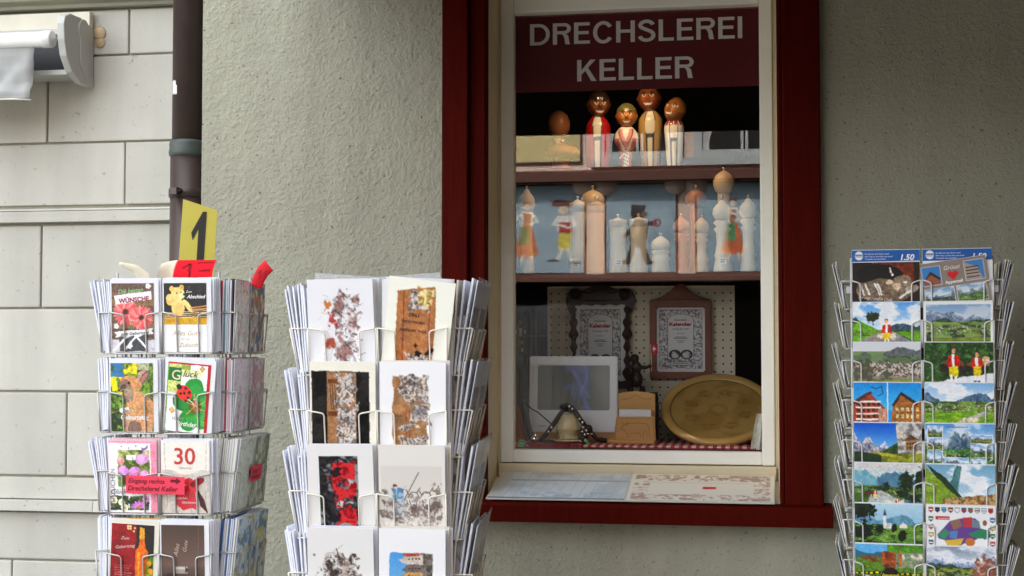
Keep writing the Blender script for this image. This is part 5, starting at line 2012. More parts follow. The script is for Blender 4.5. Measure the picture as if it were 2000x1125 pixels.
def art_tan_strip():
    c = Canvas(90, 124, (244, 244, 242))
    m0 = c.soft(.19, .15, .73, 1.1, 40, .02)
    c.put(m0, (158, 120, 88))
    c.noise((178, 140, 106), 9, 4, .5, .7, m0, .6)
    for x in (.40, .45):
        c.line([(x, .5), (x, 1)], .014, (150, 60, 50), .8)
    crumple(c, .30, .14, .74, .44, 15, 90)
    crumple(c, .46, .42, .75, .64, 16, 60)
    c.ell(.60, .52, .12, .08, (120, 126, 140), 0, .35, .5)
    crumple(c, .30, .80, .73, 1.05, 17, 60)
    crumple(c, .30, .66, .72, .72, 18, 20)
    return c.photo(5, .005, .12)


def art_red_photo():
    c = Canvas(90, 124, (244, 242, 238))
    m = c.region(.18, .12, .76, .94)
    c.fold(m, 2, (24, 24, 26), (150, 150, 152), 4)
    c.noise((30, 30, 32), 6, 2, .42, .56, m, .8)
    for y in (.30, .54, .80):
        q = Canvas(2, 2)
        c.fold(c.soft(.40, y - .10, .72, y + .085, int(y * 100), .09), int(y * 50), (140, 10, 20), (226, 50, 56), 5)
        c.noise((230, 226, 222), 9, int(y * 70), .52, .62, c.soft(.44, y + .06, .70, y + .12, 9, .05), .9)
        c.noise((30, 30, 32), 10, int(y * 90), .42, .55, c.soft(.28, y - .08, .44, y + .06, 6, .08), .9)
    c.ell(.55, .90, .13, .075, (190, 186, 178))
    for r_ in (.11, .08, .05):
        c.line([(.55 + r_ * math.cos(t), .90 + r_ * .66 * math.sin(t)) for t in np.linspace(3.0, 6.4, 16)], .01, (110, 102, 96))
    c.put(1 - m, (244, 242, 238))
    return c


def art_cowherd():
    c = Canvas(90, 124, (240, 236, 228))
    c.rect(.04, .22, .95, .82, (230, 224, 214))
    g = c.soft(.05, .56, .94, .84, 3, .10)
    c.fold(g * np.clip((vnoise(c.H, c.W, 8, 5, 3) - .42) / .1, 0, 1), 6, (110, 92, 84), (214, 204, 194), 8, .8)
    c.noise((120, 100, 92), 18, 8, .54, .62, g, .8)
    c.noise((96, 84, 76), 16, 9, .5, .6, c.soft(.04, .48, .14, .78, 4, .05), .8)
    c.noise((110, 96, 86), 18, 10, .5, .6, c.soft(.80, .38, .94, .74, 5, .08), .7)
    scratch(c, .06, .74, .92, .86, 40, [(150, 136, 124), (120, 104, 96)], 5, wd=(.003, .006), horiz=.1)
    for x in (.52, .71):
        c.ell(x, .57, .09, .085, (236, 230, 222))
        c.noise((150, 136, 128), 16, int(x * 100), .54, .64, (np.hypot((c.x - x) / .09, (c.y - .57) / .085) < 1) * 1.0, .8)
        c.line([(x - .085, .55), (x - .03, .495), (x + .05, .50), (x + .085, .56)], .012, (84, 72, 66))
        c.line([(x - .06, .58), (x - .03, .66), (x + .02, .68), (x + .05, .62)], .012, (84, 72, 66))
        c.ell(x + .01, .65, .035, .03, (110, 96, 90), 0, .8)
        c.line([(x - .07, .52), (x - .11, .47)], .012, (84, 72, 66))
        c.line([(x + .05, .50), (x + .10, .45)], .012, (84, 72, 66))
    c.fold(c.soft(.18, .46, .39, .61, 2, .04), 3, (70, 110, 150), (160, 200, 222), 6)
    c.fold(c.soft(.21, .60, .37, .78, 6, .05), 7, (120, 126, 132), (214, 216, 216), 8)
    c.put(c.soft(.20, .38, .31, .47, 8, .05), (110, 62, 40))
    c.line([(.38, .58), (.60, .29)], .012, (70, 60, 54))
    return c


def art_dark_sketch():
    c = Canvas(90, 124, (244, 242, 238))
    m = c.soft(.18, .30, .74, 1.1, 5, .10)
    c.fold(m * np.clip((vnoise(c.H, c.W, 7, 6, 3) - .36) / .1, 0, 1), 7, (62, 52, 48), (220, 208, 200), 8, .9)
    c.noise((60, 50, 46), 20, 8, .52, .60, m, .85)
    c.noise((206, 180, 166), 9, 9, .54, .64, m, .6)
    scratch(c, .20, .26, .72, 1.0, 70, INK, 21, wd=(.003, .008), ln=(.05, .16), horiz=.8)
    c.line([(.44, .22), (.47, .30)], .014, (80, 66, 60))
    return c


def art_houses_side():
    c = Canvas(90, 124, (240, 242, 250))
    c.rect(.16, .26, .80, 1, (120, 170, 214))
    c.grad((96, 160, 216), (166, 200, 226), .26, 1, .16, .42)
    c.rect(.60, .26, .80, 1, (136, 128, 120))
    c.noise((96, 90, 84), 12, 4, .45, .6, c.region(.58, .26, .80, 1))
    for k, y in enumerate([.28, .38, .46, .56, .68, .82, .94]):
        c.poly([(.30 + .05 * (k % 2), y + .05), (.42, y), (.66, y), (.66, y + .10), (.42, y + .10)], [(206, 196, 186), (120, 112, 108), (200, 160, 110), (170, 196, 180), (166, 96, 70), (196, 150, 96), (150, 90, 70)][k])
        for j in range(4):
            c.rect(.44 + j * .05, y + .03, .465 + j * .05, y + .05, (90, 70, 60))
    c.rect(.36, .26, .60, .29, (170, 90, 80))
    return c.photo(12, .010, .16)


# -- postcards
def pc(bg=(120, 150, 90)):
    return Canvas(112, 80, bg)


def goats(c, x0, x1, y, n, seed):
    r = random.Random(seed)
    for k in range(n):
        x = r.uniform(x0, x1)
        yy = y + r.uniform(-.03, .03)
        c.ell(x, yy, .022, .03, (232, 222, 204))
        c.ell(x + .012, yy - .035, .010, .016, (206, 186, 156))
        c.line([(x - .01, yy), (x - .01, yy + .06)], .007, (220, 206, 186))
        c.line([(x + .01, yy), (x + .01, yy + .06)], .007, (200, 186, 166))


def herdsman(c, x, y, h):
    w = h * .42
    c.ell(x, y + .06 * h, .10 * w, .06 * h, (60, 44, 36))
    c.ell(x, y + .10 * h, .09 * w, .07 * h, (214, 160, 124))
    c.poly([(x - .24 * w, y + .22 * h), (x + .24 * w, y + .22 * h), (x + .30 * w, y + .5 * h), (x - .30 * w, y + .5 * h)], (190, 30, 36))
    c.poly([(x - .08 * w, y + .18 * h), (x + .08 * w, y + .18 * h), (x + .06 * w, y + .5 * h), (x - .06 * w, y + .5 * h)], (240, 236, 230))
    c.poly([(x - .22 * w, y + .5 * h), (x + .22 * w, y + .5 * h), (x + .18 * w, y + .78 * h), (x - .18 * w, y + .78 * h)], (236, 196, 40))
    c.line([(x - .10 * w, y + .78 * h), (x - .10 * w, y + .96 * h)], .09 * w, (240, 238, 234))
    c.line([(x + .10 * w, y + .78 * h), (x + .10 * w, y + .96 * h)], .09 * w, (240, 238, 234))
    c.ell(x - .10 * w, y + .97 * h, .08 * w, .025 * h, (30, 26, 24))
    c.ell(x + .10 * w, y + .97 * h, .08 * w, .025 * h, (30, 26, 24))


def pc_cow():
    c = pc((44, 32, 28))
    c.rect(.30, 0, .90, .45, (104, 46, 28))
    c.noise((130, 62, 36), 9, 3, .5, .7, c.region(.30, 0, .95, .5))
    c.ell(.40, .26, .34, .22, (26, 22, 22))
    c.ell(.48, .62, .42, .26, (112, 96, 80))
    c.noise((136, 118, 100), 22, 6, .5, .66, (np.hypot((c.x - .48) / .42, (c.y - .62) / .26) < 1) * 1.0)
    c.ell(.72, .46, .15, .17, (140, 124, 108), -30)
    c.ell(.88, .58, .10, .08, (176, 164, 150), -20)
    c.ell(.78, .44, .03, .03, (230, 226, 214))
    c.ell(.55, .44, .06, .06, (206, 190, 170))
    c.ell(.66, .52, .06, .07, (196, 176, 156), 20)
    c.line([(.70, .78), (.88, .60)], .03, (226, 220, 210))
    c.ell(.57, .16, .05, .07, (30, 26, 26))
    c.line([(.56, .12), (.58, .22)], .022, (240, 236, 230))
    c.ell(.60, .27, .022, .03, (240, 230, 226))
    for x in (.12, .20, .34, .38):
        c.line([(x, .48), (x + .06, .70)], .03, (226, 222, 214))
    return c.photo(20, .013, .24)


def pc_road():
    c = pc()
    clouds(c, (96, 160, 220), (210, 226, 238), .60, 4, 1.0)
    ridge(c, .66, .20, 3, (84, 112, 130), (50, 72, 84), None, 3, (c.x > .5) * 1.0)
    c.poly([(0, .34), (.10, .40), (.45, .66), (.2, .86), (0, .95)], (112, 172, 44))
    n = vnoise(c.H, c.W, 30, 6, 3)
    c.put(np.clip((n - .5) / .06, 0, 1) * ((c.x < .42) & (c.y > .42) & (c.a[..., 1] > 150) & (c.a[..., 2] < 100)), (84, 140, 34), .6)
    meadow(c, .62, .74, 9, (90, 134, 44), (110, 150, 50), (50, 74, 36))
    c.poly([(1, .68), (.64, .64), (1, .92)], (112, 162, 46))
    c.poly([(.40, .64), (.60, .64), (1, .95), (1, 1), (0, 1), (0, .92)], (150, 142, 138))
    trees(c, [(.30, .32, .10, .12), (.04, .40, .04, .08)], 8, (40, 52, 34), (62, 80, 46))
    c.line([(.30, .38), (.30, .50)], .012, (50, 44, 36))
    goats(c, .36, .64, .74, 22, 4)
    herdsman(c, .50, .36, .60)
    c.photo(21, .004, .16)
    return c


def ridge(c, base, amp, seed, lightc, dark, snow=None, cells=4, mask=None):
    """A mountain chain with lit and shaded flanks and, if asked, snow along the crest."""
    prof = vnoise(4, c.W, cells, seed, 5)[0]
    prof = (prof - prof.min()) / (prof.max() - prof.min() + 1e-9)
    top = base - amp * prof
    m = np.clip((c.y - top[None]) * c.H / 1.5, 0, 1)
    if mask is not None:
        m = m * mask
    n = vnoise(c.H, c.W, cells * 3, seed + 2, 5)
    sh = np.clip((np.roll(n, 3, 1) - n) * 9 + .5, 0, 1)[..., None]
    c.put(m, np.asarray(dark, float) * (1 - sh) + np.asarray(lightc, float) * sh)
    if snow is not None:
        d = c.y - top[None]
        c.put(m * np.clip(1 - d / (amp * .5), 0, 1) * np.clip((n - .42) / .08, 0, 1), snow)
    return c


def meadow(c, y0, y1, seed, g1, g2, forest, village=0.0, und=.04):
    """Rolling fields: long flat patches of two greens with dark woods and, if asked, scattered roofs."""
    prof = y0 - und * (vnoise(4, c.W, 3, seed, 3)[0] - .5)
    m = ((c.y > prof[None]) & (c.y <= y1)) * 1.0
    n = vnoise(c.H * 3, c.W, 6, seed + 1, 4)[::3]
    c.put(m, g1)
    c.put(m * np.clip((n - .48) / .05, 0, 1), g2)
    n2 = vnoise(c.H * 3, c.W, 9, seed + 4, 4)[::3]
    c.put(m * np.clip((n2 - .56) / .03, 0, 1), forest)
    if village:
        n3 = vnoise(c.H, c.W, 46, seed + 6, 1)
        band = m * np.exp(-((c.y - (y0 * .55 + y1 * .45)) / (.3 * (y1 - y0))) ** 2)
        c.put((n3 > .74) * band, (226, 218, 206), village)
        c.put((n3 < .20) * band, (150, 84, 60), village * .8)
    return c


def clouds(c, top, bot, y1, seed, amount=.9):
    c.grad(top, bot, 0, y1)
    n = vnoise(c.H * 2, c.W, 4, seed, 5)[::2]
    c.put(np.clip((n - .46) / .16, 0, 1) * c.region(0, 0, 1, y1), (246, 247, 250), amount)
    c.put(np.clip((n - .60) / .12, 0, 1) * c.region(0, 0, 1, y1), (206, 212, 220), amount * .5)


def trees(c, items, seed, col=(40, 58, 34), col2=(70, 92, 48)):
    """Leafy crowns with broken outlines: (x, y, rx, ry)."""
    for k, (x, y, rx, ry) in enumerate(items):
        n = vnoise(c.H, c.W, 22, seed + k, 3)
        d = np.hypot((c.x - x) / rx, (c.y - y) / ry) + (n - .5) * 1.3
        m = np.clip((1 - d) / .12, 0, 1)
        c.put(m, col)
        c.put(m * np.clip((n - .5) / .1, 0, 1) * ((c.y < y + ry * .3) * 1.0), col2, .8)
    return c


def pc_valley(border=True, seed=5):
    c = pc()
    clouds(c, (110, 156, 204), (196, 214, 230), .4, seed, .5)
    ridge(c, .40, .22, seed, (150, 168, 190), (92, 112, 140), (244, 246, 250))
    ridge(c, .50, .16, seed + 3, (74, 96, 70), (44, 62, 48))
    meadow(c, .44, .80, seed + 5, (112, 146, 70), (140, 168, 84), (52, 76, 44), .9)
    meadow(c, .78, 1, seed + 9, (150, 160, 62), (128, 150, 54), (110, 130, 50))
    trees(c, [(.04, .80, .09, .16)], 4)
    if border:
        f = 1 - c.region(.035, .06, .965, .95)
        c.put(f, (246, 246, 244))
    return c


def pc_village():
    c = pc()
    c.rect(0, 0, 1, .2, (224, 226, 230))
    ridge(c, .34, .24, 3, (120, 124, 130), (78, 88, 86), None, 3)
    meadow(c, .30, .52, 5, (118, 140, 96), (96, 118, 78), (70, 86, 66))
    meadow(c, .46, .80, 8, (120, 116, 98), (150, 140, 124), (78, 80, 64), 1.0)
    n = vnoise(c.H, c.W, 40, 8, 2)
    c.put(np.clip((n - .54) / .05, 0, 1) * c.soft(-.1, .44, 1.1, .76, 5, .04), (212, 202, 190))
    c.put(np.clip((.40 - n) / .05, 0, 1) * c.soft(-.1, .44, 1.1, .76, 5, .04), (92, 72, 60))
    meadow(c, .80, 1, 6, (160, 164, 54), (136, 150, 48), (110, 130, 44), 0, .16)
    trees(c, [(.20, .66, .10, .22), (.50, .72, .05, .08), (.06, .70, .06, .12)], 7, (84, 84, 66), (120, 116, 92))
    return c


def pc_bellmen():
    c = pc((54, 84, 44))
    c.noise((36, 62, 32), 14, 3, .45, .6)
    c.noise((80, 116, 60), 18, 5, .56, .66)
    c.poly([(0, .90), (.4, .78), (1, .66), (1, 1), (0, 1)], (226, 226, 230))
    for x, y, h in [(.42, .12, .78), (.76, .20, .66)]:
        w = h * .3
        c.ell(x - w * .55, y + h * .55, w * .28, h * .13, (52, 44, 42))
        c.ell(x + w * .6, y + h * .58, w * .28, h * .13, (52, 44, 42))
        c.line([(x - w * .55, y + h * .42), (x, y + h * .26), (x + w * .6, y + h * .46)], .05, (120, 76, 40))
        herdsman(c, x, y, h)
    c.ell(.90, .40, .06, .10, (214, 180, 150))
    return c.photo(23, .013, .24)


def pc_houses():
    c = pc((40, 150, 214))
    c.grad((30, 140, 210), (90, 186, 230), 0, .6)
    c.poly([(0, .42), (.24, .22), (.46, .56), (.46, 1), (0, 1)], (166, 72, 52))
    for k in range(4):
        y = .40 + k * .13
        c.rect(.03, y, .40, y + .035, (240, 232, 220))
        for j in range(5):
            c.rect(.05 + j * .075, y + .045, .095 + j * .075, y + .10, (60, 40, 36))
    c.poly([(0, .40), (.24, .18), (.28, .22), (.02, .48)], (90, 50, 44))
    c.rect(.36, .56, .50, 1, (196, 150, 130))
    c.rect(.495, 0, .51, 1, (240, 240, 240))
    c.poly([(.58, .46), (.70, .26), (.90, .44), (1, .36), (1, 1), (.54, 1)], (160, 104, 54))
    c.poly([(.56, .50), (.70, .20), (.96, .44), (.92, .48), (.70, .28), (.60, .52)], (60, 44, 38))
    for k in range(3):
        for j in range(5):
            c.rect(.62 + j * .075, .54 + k * .15, .665 + j * .075, .62 + k * .15, (226, 206, 150))
    c.line([(.26, .10), (.34, .14), (.42, .08), (.44, .24), (.36, .30)], .012, (40, 60, 60))
    c.ell(.46, .92, .03, .05, (240, 240, 240))
    c.ell(.53, .92, .03, .05, (206, 40, 44))
    return c.photo(24, .006, .24)


def pc_wide():
    c = pc()
    clouds(c, (130, 176, 216), (222, 230, 238), .45, 7, 1.0)
    ridge(c, .46, .26, 31, (112, 136, 158), (68, 92, 118), None, 3)
    meadow(c, .40, .66, 33, (128, 156, 80), (104, 134, 70), (60, 86, 54), .9)
    meadow(c, .64, 1, 35, (140, 178, 52), (118, 160, 42), (96, 140, 40))
    c.poly([(.86, .60), (.96, .62), (.46, 1), (.18, 1)], (182, 174, 162))
    goats(c, .34, .56, .90, 10, 3)
    goats(c, .56, .76, .78, 8, 5)
    c.photo(25, .004, .16)
    return c


def pc_cliff():
    c = pc()
    c.grad((20, 88, 190), (120, 180, 228), 0, .55)
    ridge(c, .62, .40, 5, (176, 170, 176), (84, 92, 120), (232, 232, 238), 5)
    c.poly([(0, 1), (.0, .86), (.2, .78), (.66, .42), (.72, .6), (.5, 1)], (44, 70, 40))
    n = vnoise(c.H, c.W, 36, 6, 3)
    c.put(np.clip((n - .5) / .06, 0, 1) * ((c.a[..., 1] > c.a[..., 2] + 20)), (70, 100, 54), .8)
    c.fold((c.x > .62 + .05 * c.y) * 1.0, 8, (120, 114, 110), (206, 200, 192), 3)
    c.rect(.76, .36, .92, .60, (150, 116, 80))
    c.poly([(.72, .38), (.84, .24), (.96, .36)], (100, 76, 58))
    for k in range(4):
        for r_ in range(2):
            c.rect(.775 + k * .036, .42 + r_ * .09, .795 + k * .036, .47 + r_ * .09, (44, 34, 28))
    meadow(c, .66, 1, 12, (170, 166, 62), (146, 150, 50), (110, 116, 44))
    c.poly([(0, .62), (.40, .70), (.42, 1), (0, 1)], (40, 62, 40))
    c.photo(26, .006, .18)
    return c


def pc_multi():
    c = pc((110, 176, 220))
    c.paste(pc_scene((90, 150, 206), (60, 84, 100), (70, 110, 60), 3), .0, .0, 1, 1)
    subs = [((.04, .06, .25, .30), 4), ((.04, .32, .25, .56), 5), ((.04, .60, .25, .97), 6), ((.28, .74, .62, .97), 7), ((.66, .24, .96, .42), 8), ((.66, .46, .96, .72), 9), ((.66, .76, .88, .97), 10)]
    for (a, b, d, e), sd in subs:
        c.rect(a - .008, b - .012, d + .008, e + .012, (236, 238, 240))
        c.paste(pc_scene((110, 160, 206), (80, 90, 104), (80 + 10 * (sd % 3), 110, 56), sd), a, b, d, e)
    return c.photo(32, .006, .24)


def pc_scene(sky, mt, green, seed):
    c = Canvas(56, 40, sky)
    clouds(c, sky, (214, 224, 232), .45, seed, .7)
    ridge(c, .55, .40, seed, tuple(min(255, v + 50) for v in mt), mt, (240, 242, 246), 4)
    meadow(c, .56, 1, seed + 1, green, tuple(min(255, int(v * 1.25)) for v in green), tuple(int(v * .6) for v in green), .9, .2)
    return c


def pc_herd():
    c = pc()
    c.grad((214, 208, 206), (176, 208, 212), 0, .5)
    ridge(c, .44, .30, 4, (140, 186, 196), (112, 164, 180), None, 3)
    ridge(c, .52, .36, 8, (104, 142, 164), (76, 116, 144), None, 2, (c.x > .34) * 1.0)
    meadow(c, .50, .80, 12, (84, 112, 60), (100, 130, 66), (44, 64, 40), .5)
    c.poly([(0, .66), (.3, .62), (.16, 1), (0, 1)], (70, 104, 48))
    c.poly([(.26, .62), (.40, .60), (.95, 1), (.16, 1)], (182, 186, 184))
    trees(c, [(.76, .38, .12, .18), (.97, .34, .08, .22), (.45, .52, .06, .10), (.70, .66, .09, .08), (.90, .76, .10, .10)], 3, (34, 50, 34), (58, 82, 48))
    for x, y in [(.17, .68), (.21, .66), (.25, .65), (.29, .64)]:
        c.ell(x, y, .022, .04, (96, 60, 44))
        c.line([(x - .012, y), (x - .012, y + .08)], .008, (80, 50, 38)).line([(x + .012, y), (x + .012, y + .08)], .008, (80, 50, 38))
    for x, y in [(.31, .66), (.63, .84)]:
        herdsman(c, x, y - .10, .24)
    goats(c, .46, .58, .86, 7, 2)
    goats(c, .66, .74, .84, 4, 3)
    c.photo(27, .005, .16)
    return c


def pc_slope():
    c = pc((160, 192, 206))
    clouds(c, (120, 166, 190), (226, 236, 242), 1.0, 3, 1.0)
    ridge(c, .80, .80, 21, (104, 150, 150), (64, 104, 108), None, 2, (c.x < .52 - .1 * c.y) * 1.0)
    c.poly([(.02, .0), (.30, .30), (.54, .74), (.42, .76), (.12, .22)], (48, 66, 44))
    m0 = ((c.y > .06 + 1.42 * c.x) & (c.x < .5)) * 1.0
    c.put(m0, (124, 150, 54))
    n = vnoise(c.H, c.W, 26, 5, 4)
    c.put(m0 * np.clip((n - .5) / .08, 0, 1), (150, 172, 70), .8)
    m1 = (c.y > .78 - .16 * c.x + .05 * (n - .5)) * (c.x > .24) * 1.0
    c.fold(m1, 9, (96, 74, 48), (190, 156, 108), 8)
    c.photo(28, .006, .16)
    return c


def pc_church():
    c = pc()
    c.grad((186, 214, 226), (150, 190, 210), 0, .5)
    ridge(c, .46, .26, 4, (120, 164, 184), (90, 134, 160), None, 3)
    ridge(c, .52, .14, 6, (84, 122, 116), (60, 94, 92), None, 4)
    meadow(c, .46, 1, 7, (112, 152, 66), (94, 136, 56), (52, 80, 42), .3)
    c.rect(.42, .24, .465, .54, (220, 222, 224))
    c.poly([(.415, .25), (.4425, .10), (.47, .25)], (70, 80, 90))
    c.rect(.46, .42, .54, .54, (206, 208, 206))
    c.poly([(.66, .46), (.71, .40), (.77, .46), (.77, .52), (.66, .52)], (226, 222, 214))
    trees(c, [(.10, .10, .22, .26), (.12, .62, .16, .20), (.70, .68, .07, .12), (.58, .52, .05, .09), (.36, .56, .06, .08), (.30, .95, .4, .12), (.85, .98, .3, .10)], 9, (28, 38, 28), (44, 60, 38))
    c.photo(29, .005, .16)
    return c


def pc_map():
    c = pc((248, 248, 248))
    out = [(.18, .72), (.16, .64), (.26, .48), (.34, .34), (.48, .28), (.58, .26), (.70, .26), (.76, .34), (.78, .48), (.90, .52), (.92, .66), (.84, .72), (.78, .66), (.70, .74), (.66, .88), (.60, .78), (.54, .82), (.44, .92), (.32, .92), (.28, .76)]
    c.poly(out, (110, 70, 150))
    c.poly([(.34, .34), (.48, .28), (.52, .44), (.40, .54)], (150, 110, 90))
    c.poly([(.52, .26), (.66, .24), (.66, .46), (.54, .46)], (200, 60, 70))
    c.poly([(.66, .28), (.76, .32), (.78, .48), (.66, .46)], (110, 140, 150))
    c.poly([(.60, .60), (.78, .50), (.92, .54), (.90, .68), (.76, .70), (.66, .66)], (50, 140, 96))
    c.poly([(.16, .66), (.28, .50), (.34, .60), (.26, .74)], (60, 150, 110))
    c.poly([(.26, .76), (.38, .74), (.54, .70), (.50, .84), (.34, .92)], (226, 190, 60))
    c.ell(.63, .78, .07, .09, (206, 120, 50))
    c.poly([(.34, .56), (.46, .54), (.44, .72), (.34, .70)], (90, 140, 190))
    c.rect(.14, .24, .34, .31, (206, 30, 40))
    cols = [(206, 40, 44), (30, 30, 30), (120, 170, 220), (170, 30, 34), (240, 240, 240), (40, 80, 140), (40, 130, 80), (240, 230, 220), (240, 240, 240), (206, 40, 44)]
    sh = lambda x, y, col, c2: (c.poly([(x - .036, y - .055), (x + .036, y - .055), (x + .036, y + .02), (x, y + .065), (x - .036, y + .02)], (90, 90, 90)), c.poly([(x - .03, y - .045), (x + .03, y - .045), (x + .03, y + .018), (x, y + .052), (x - .03, y + .018)], col), c.rect(x - .028, y - .01, x + .028, y + .012, c2))
    for k in range(10):
        sh(.07 + k * .095, .10, cols[k], cols[(k + 4) % 10])
        sh(.07 + k * .095, .965, cols[(k + 5) % 10], cols[(k + 2) % 10])
    for k in range(4):
        sh(.07, .30 + k * .17, [(40, 140, 80), (206, 40, 44), (226, 190, 40), (40, 80, 140)][k], (240, 240, 240))
        sh(.95, .30 + k * .17, [(60, 110, 190), (226, 190, 60), (40, 140, 80), (206, 40, 44)][k], (240, 240, 240))
    c.ell(.84, .36, .03, .06, (150, 90, 50))
    return c


def pc_badge():
    c = pc((96, 130, 54))
    c.rect(0, 0, .48, .24, (110, 180, 224))
    c.poly([(0, .10), (.2, .20), (.48, .16), (.48, .3), (0, .3)], (60, 110, 130))
    c.rect(.48, 0, 1, .5, (140, 150, 120))
    c.poly([(.48, 0), (1, 0), (1, .16), (.48, .16)], (90, 140, 50))
    c.noise((120, 76, 44), 20, 5, .48, .58, c.region(0, .24, .48, .40))
    goats(c, .7, .98, .26, 9, 5)
    c.line([(.66, .16), (.66, .44)], .03, (206, 110, 50))
    c.rect(0, .60, 1, .66, (40, 40, 36))
    for k in range(14):
        c.rect(k * .075, .61, k * .075 + .04, .65, (226, 206, 40))
    c.rect(0, .68, 1, 1, (70, 84, 50))
    c.noise((222, 216, 206), 9, 8, .55, .62, c.region(0, .68, 1, 1))
    c.rect(.76, .72, 1, 1, (150, 60, 56))
    c.rect(.40, .16, .60, .50, (120, 62, 40))
    c.noise((160, 90, 56), 14, 3, .5, .6, c.region(.4, .16, .6, .5))
    c.poly([(.38, .62), (.46, .50), (.58, .50), (.66, .62), (.62, .92), (.52, 1), (.42, .92)], (44, 40, 36))
    c.poly([(.47, .80), (.52, .74), (.57, .80), (.57, .90), (.52, .94), (.47, .90)], (236, 232, 226))
    return c.photo(30, .013, .24)


def pc_autumn():
    c = pc()
    clouds(c, (140, 152, 166), (206, 212, 222), .36, 9, .8)
    ridge(c, .38, .16, 12, (170, 182, 200), (110, 130, 162), (244, 246, 250), 6)
    ridge(c, .50, .14, 15, (84, 102, 84), (52, 72, 60), None, 4)
    meadow(c, .46, .80, 17, (116, 134, 66), (140, 150, 72), (60, 80, 52), .5)
    meadow(c, .76, 1, 19, (190, 150, 64), (150, 130, 56), (110, 90, 50))
    trees(c, [(.84, .54, .20, .36), (.60, .86, .14, .20), (.76, .86, .18, .2)], 6, (140, 96, 80), (206, 164, 146))
    c.photo(31, .006, .18)
    return c


def pc_greeting():
    c = pc((146, 132, 120))
    c.rect(.05, .08, .33, .50, (220, 216, 210)).rect(.06, .095, .32, .485, (60, 130, 200))
    c.poly([(.07, .48), (.07, .38), (.18, .22), (.31, .36), (.31, .48)], (160, 90, 60))
    c.poly([(.06, .40), (.18, .19), (.32, .36), (.30, .40), (.18, .26)], (50, 36, 32))
    c.rect(.67, .06, .96, .50, (220, 216, 210)).rect(.68, .075, .95, .485, (70, 130, 196))
    c.poly([(.68, .10), (.86, .22), (.92, .48), (.68, .48)], (176, 160, 146))
    for k in range(4):
        c.rect(.69, .20 + k * .07, .88, .225 + k * .07, (70, 44, 38))
    c.rect(.05, .56, .49, .95, (220, 216, 210)).paste(pc_scene((110, 160, 206), (70, 90, 120), (56, 80, 50), 6), .06, .575, .48, .935)
    c.rect(.52, .56, .96, .95, (220, 216, 210)).paste(pc_scene((120, 160, 200), (90, 110, 120), (80, 124, 50), 9), .53, .575, .95, .935)
    for sx_ in (-1, 1):
        c.ell(.5 + sx_ * .038, .30, .042, .055, (214, 30, 40))
    c.poly([(.42, .32), (.58, .32), (.50, .44)], (214, 30, 40))
    return c

# ------------------------------------------------------------------ card racks


def fillet(path, r=0.006, n=3):
    P = [Vector(p) for p in path]
    out = [P[0]]
    for i in range(1, len(P) - 1):
        a, b, c = P[i - 1], P[i], P[i + 1]
        ra = min(r, (a - b).length * .45, (c - b).length * .45)
        p0, p1 = b + (a - b).normalized() * ra, b + (c - b).normalized() * ra
        for k in range(n + 1):
            t = k / n
            out.append(p0 * (1 - t) ** 2 + b * 2 * t * (1 - t) + p1 * t ** 2)
    out.append(P[-1])
    return out


def pocket_me(name, w, hw, ins, d0, d1, r, m):
    x = w / 2
    front = fillet([(-x, 0, hw), (-x, -d1, hw), (-x + ins, -d1 - .001, hw - .006), (-x + ins, -d0, 0), (x - ins, -d0, 0), (x - ins, -d1 - .001, hw - .006), (x, -d1, hw), (x, 0, hw)], .007)
    base = fillet([(-x + .004, 0, 0), (-x + .004, -d0 - .002, 0), (x - .004, -d0 - .002, 0), (x - .004, 0, 0)], .006)
    rods = [[(-x + ins, -d0, 0), (-x + ins, .004, 0), (-x + ins, .004, -.018)], [(x - ins, -d0, 0), (x - ins, .004, 0), (x - ins, .004, -.018)], [(0, -d0, -.001), (0, .004, -.001), (0, .004, -.018)]]
    sides = [[(-x, -d1, hw), (-x, -d0 - .002, .002)], [(x, -d1, hw), (x, -d0 - .002, .002)]]
    return tubes_me(name, [front, base] + rods + sides, r, m, 6)


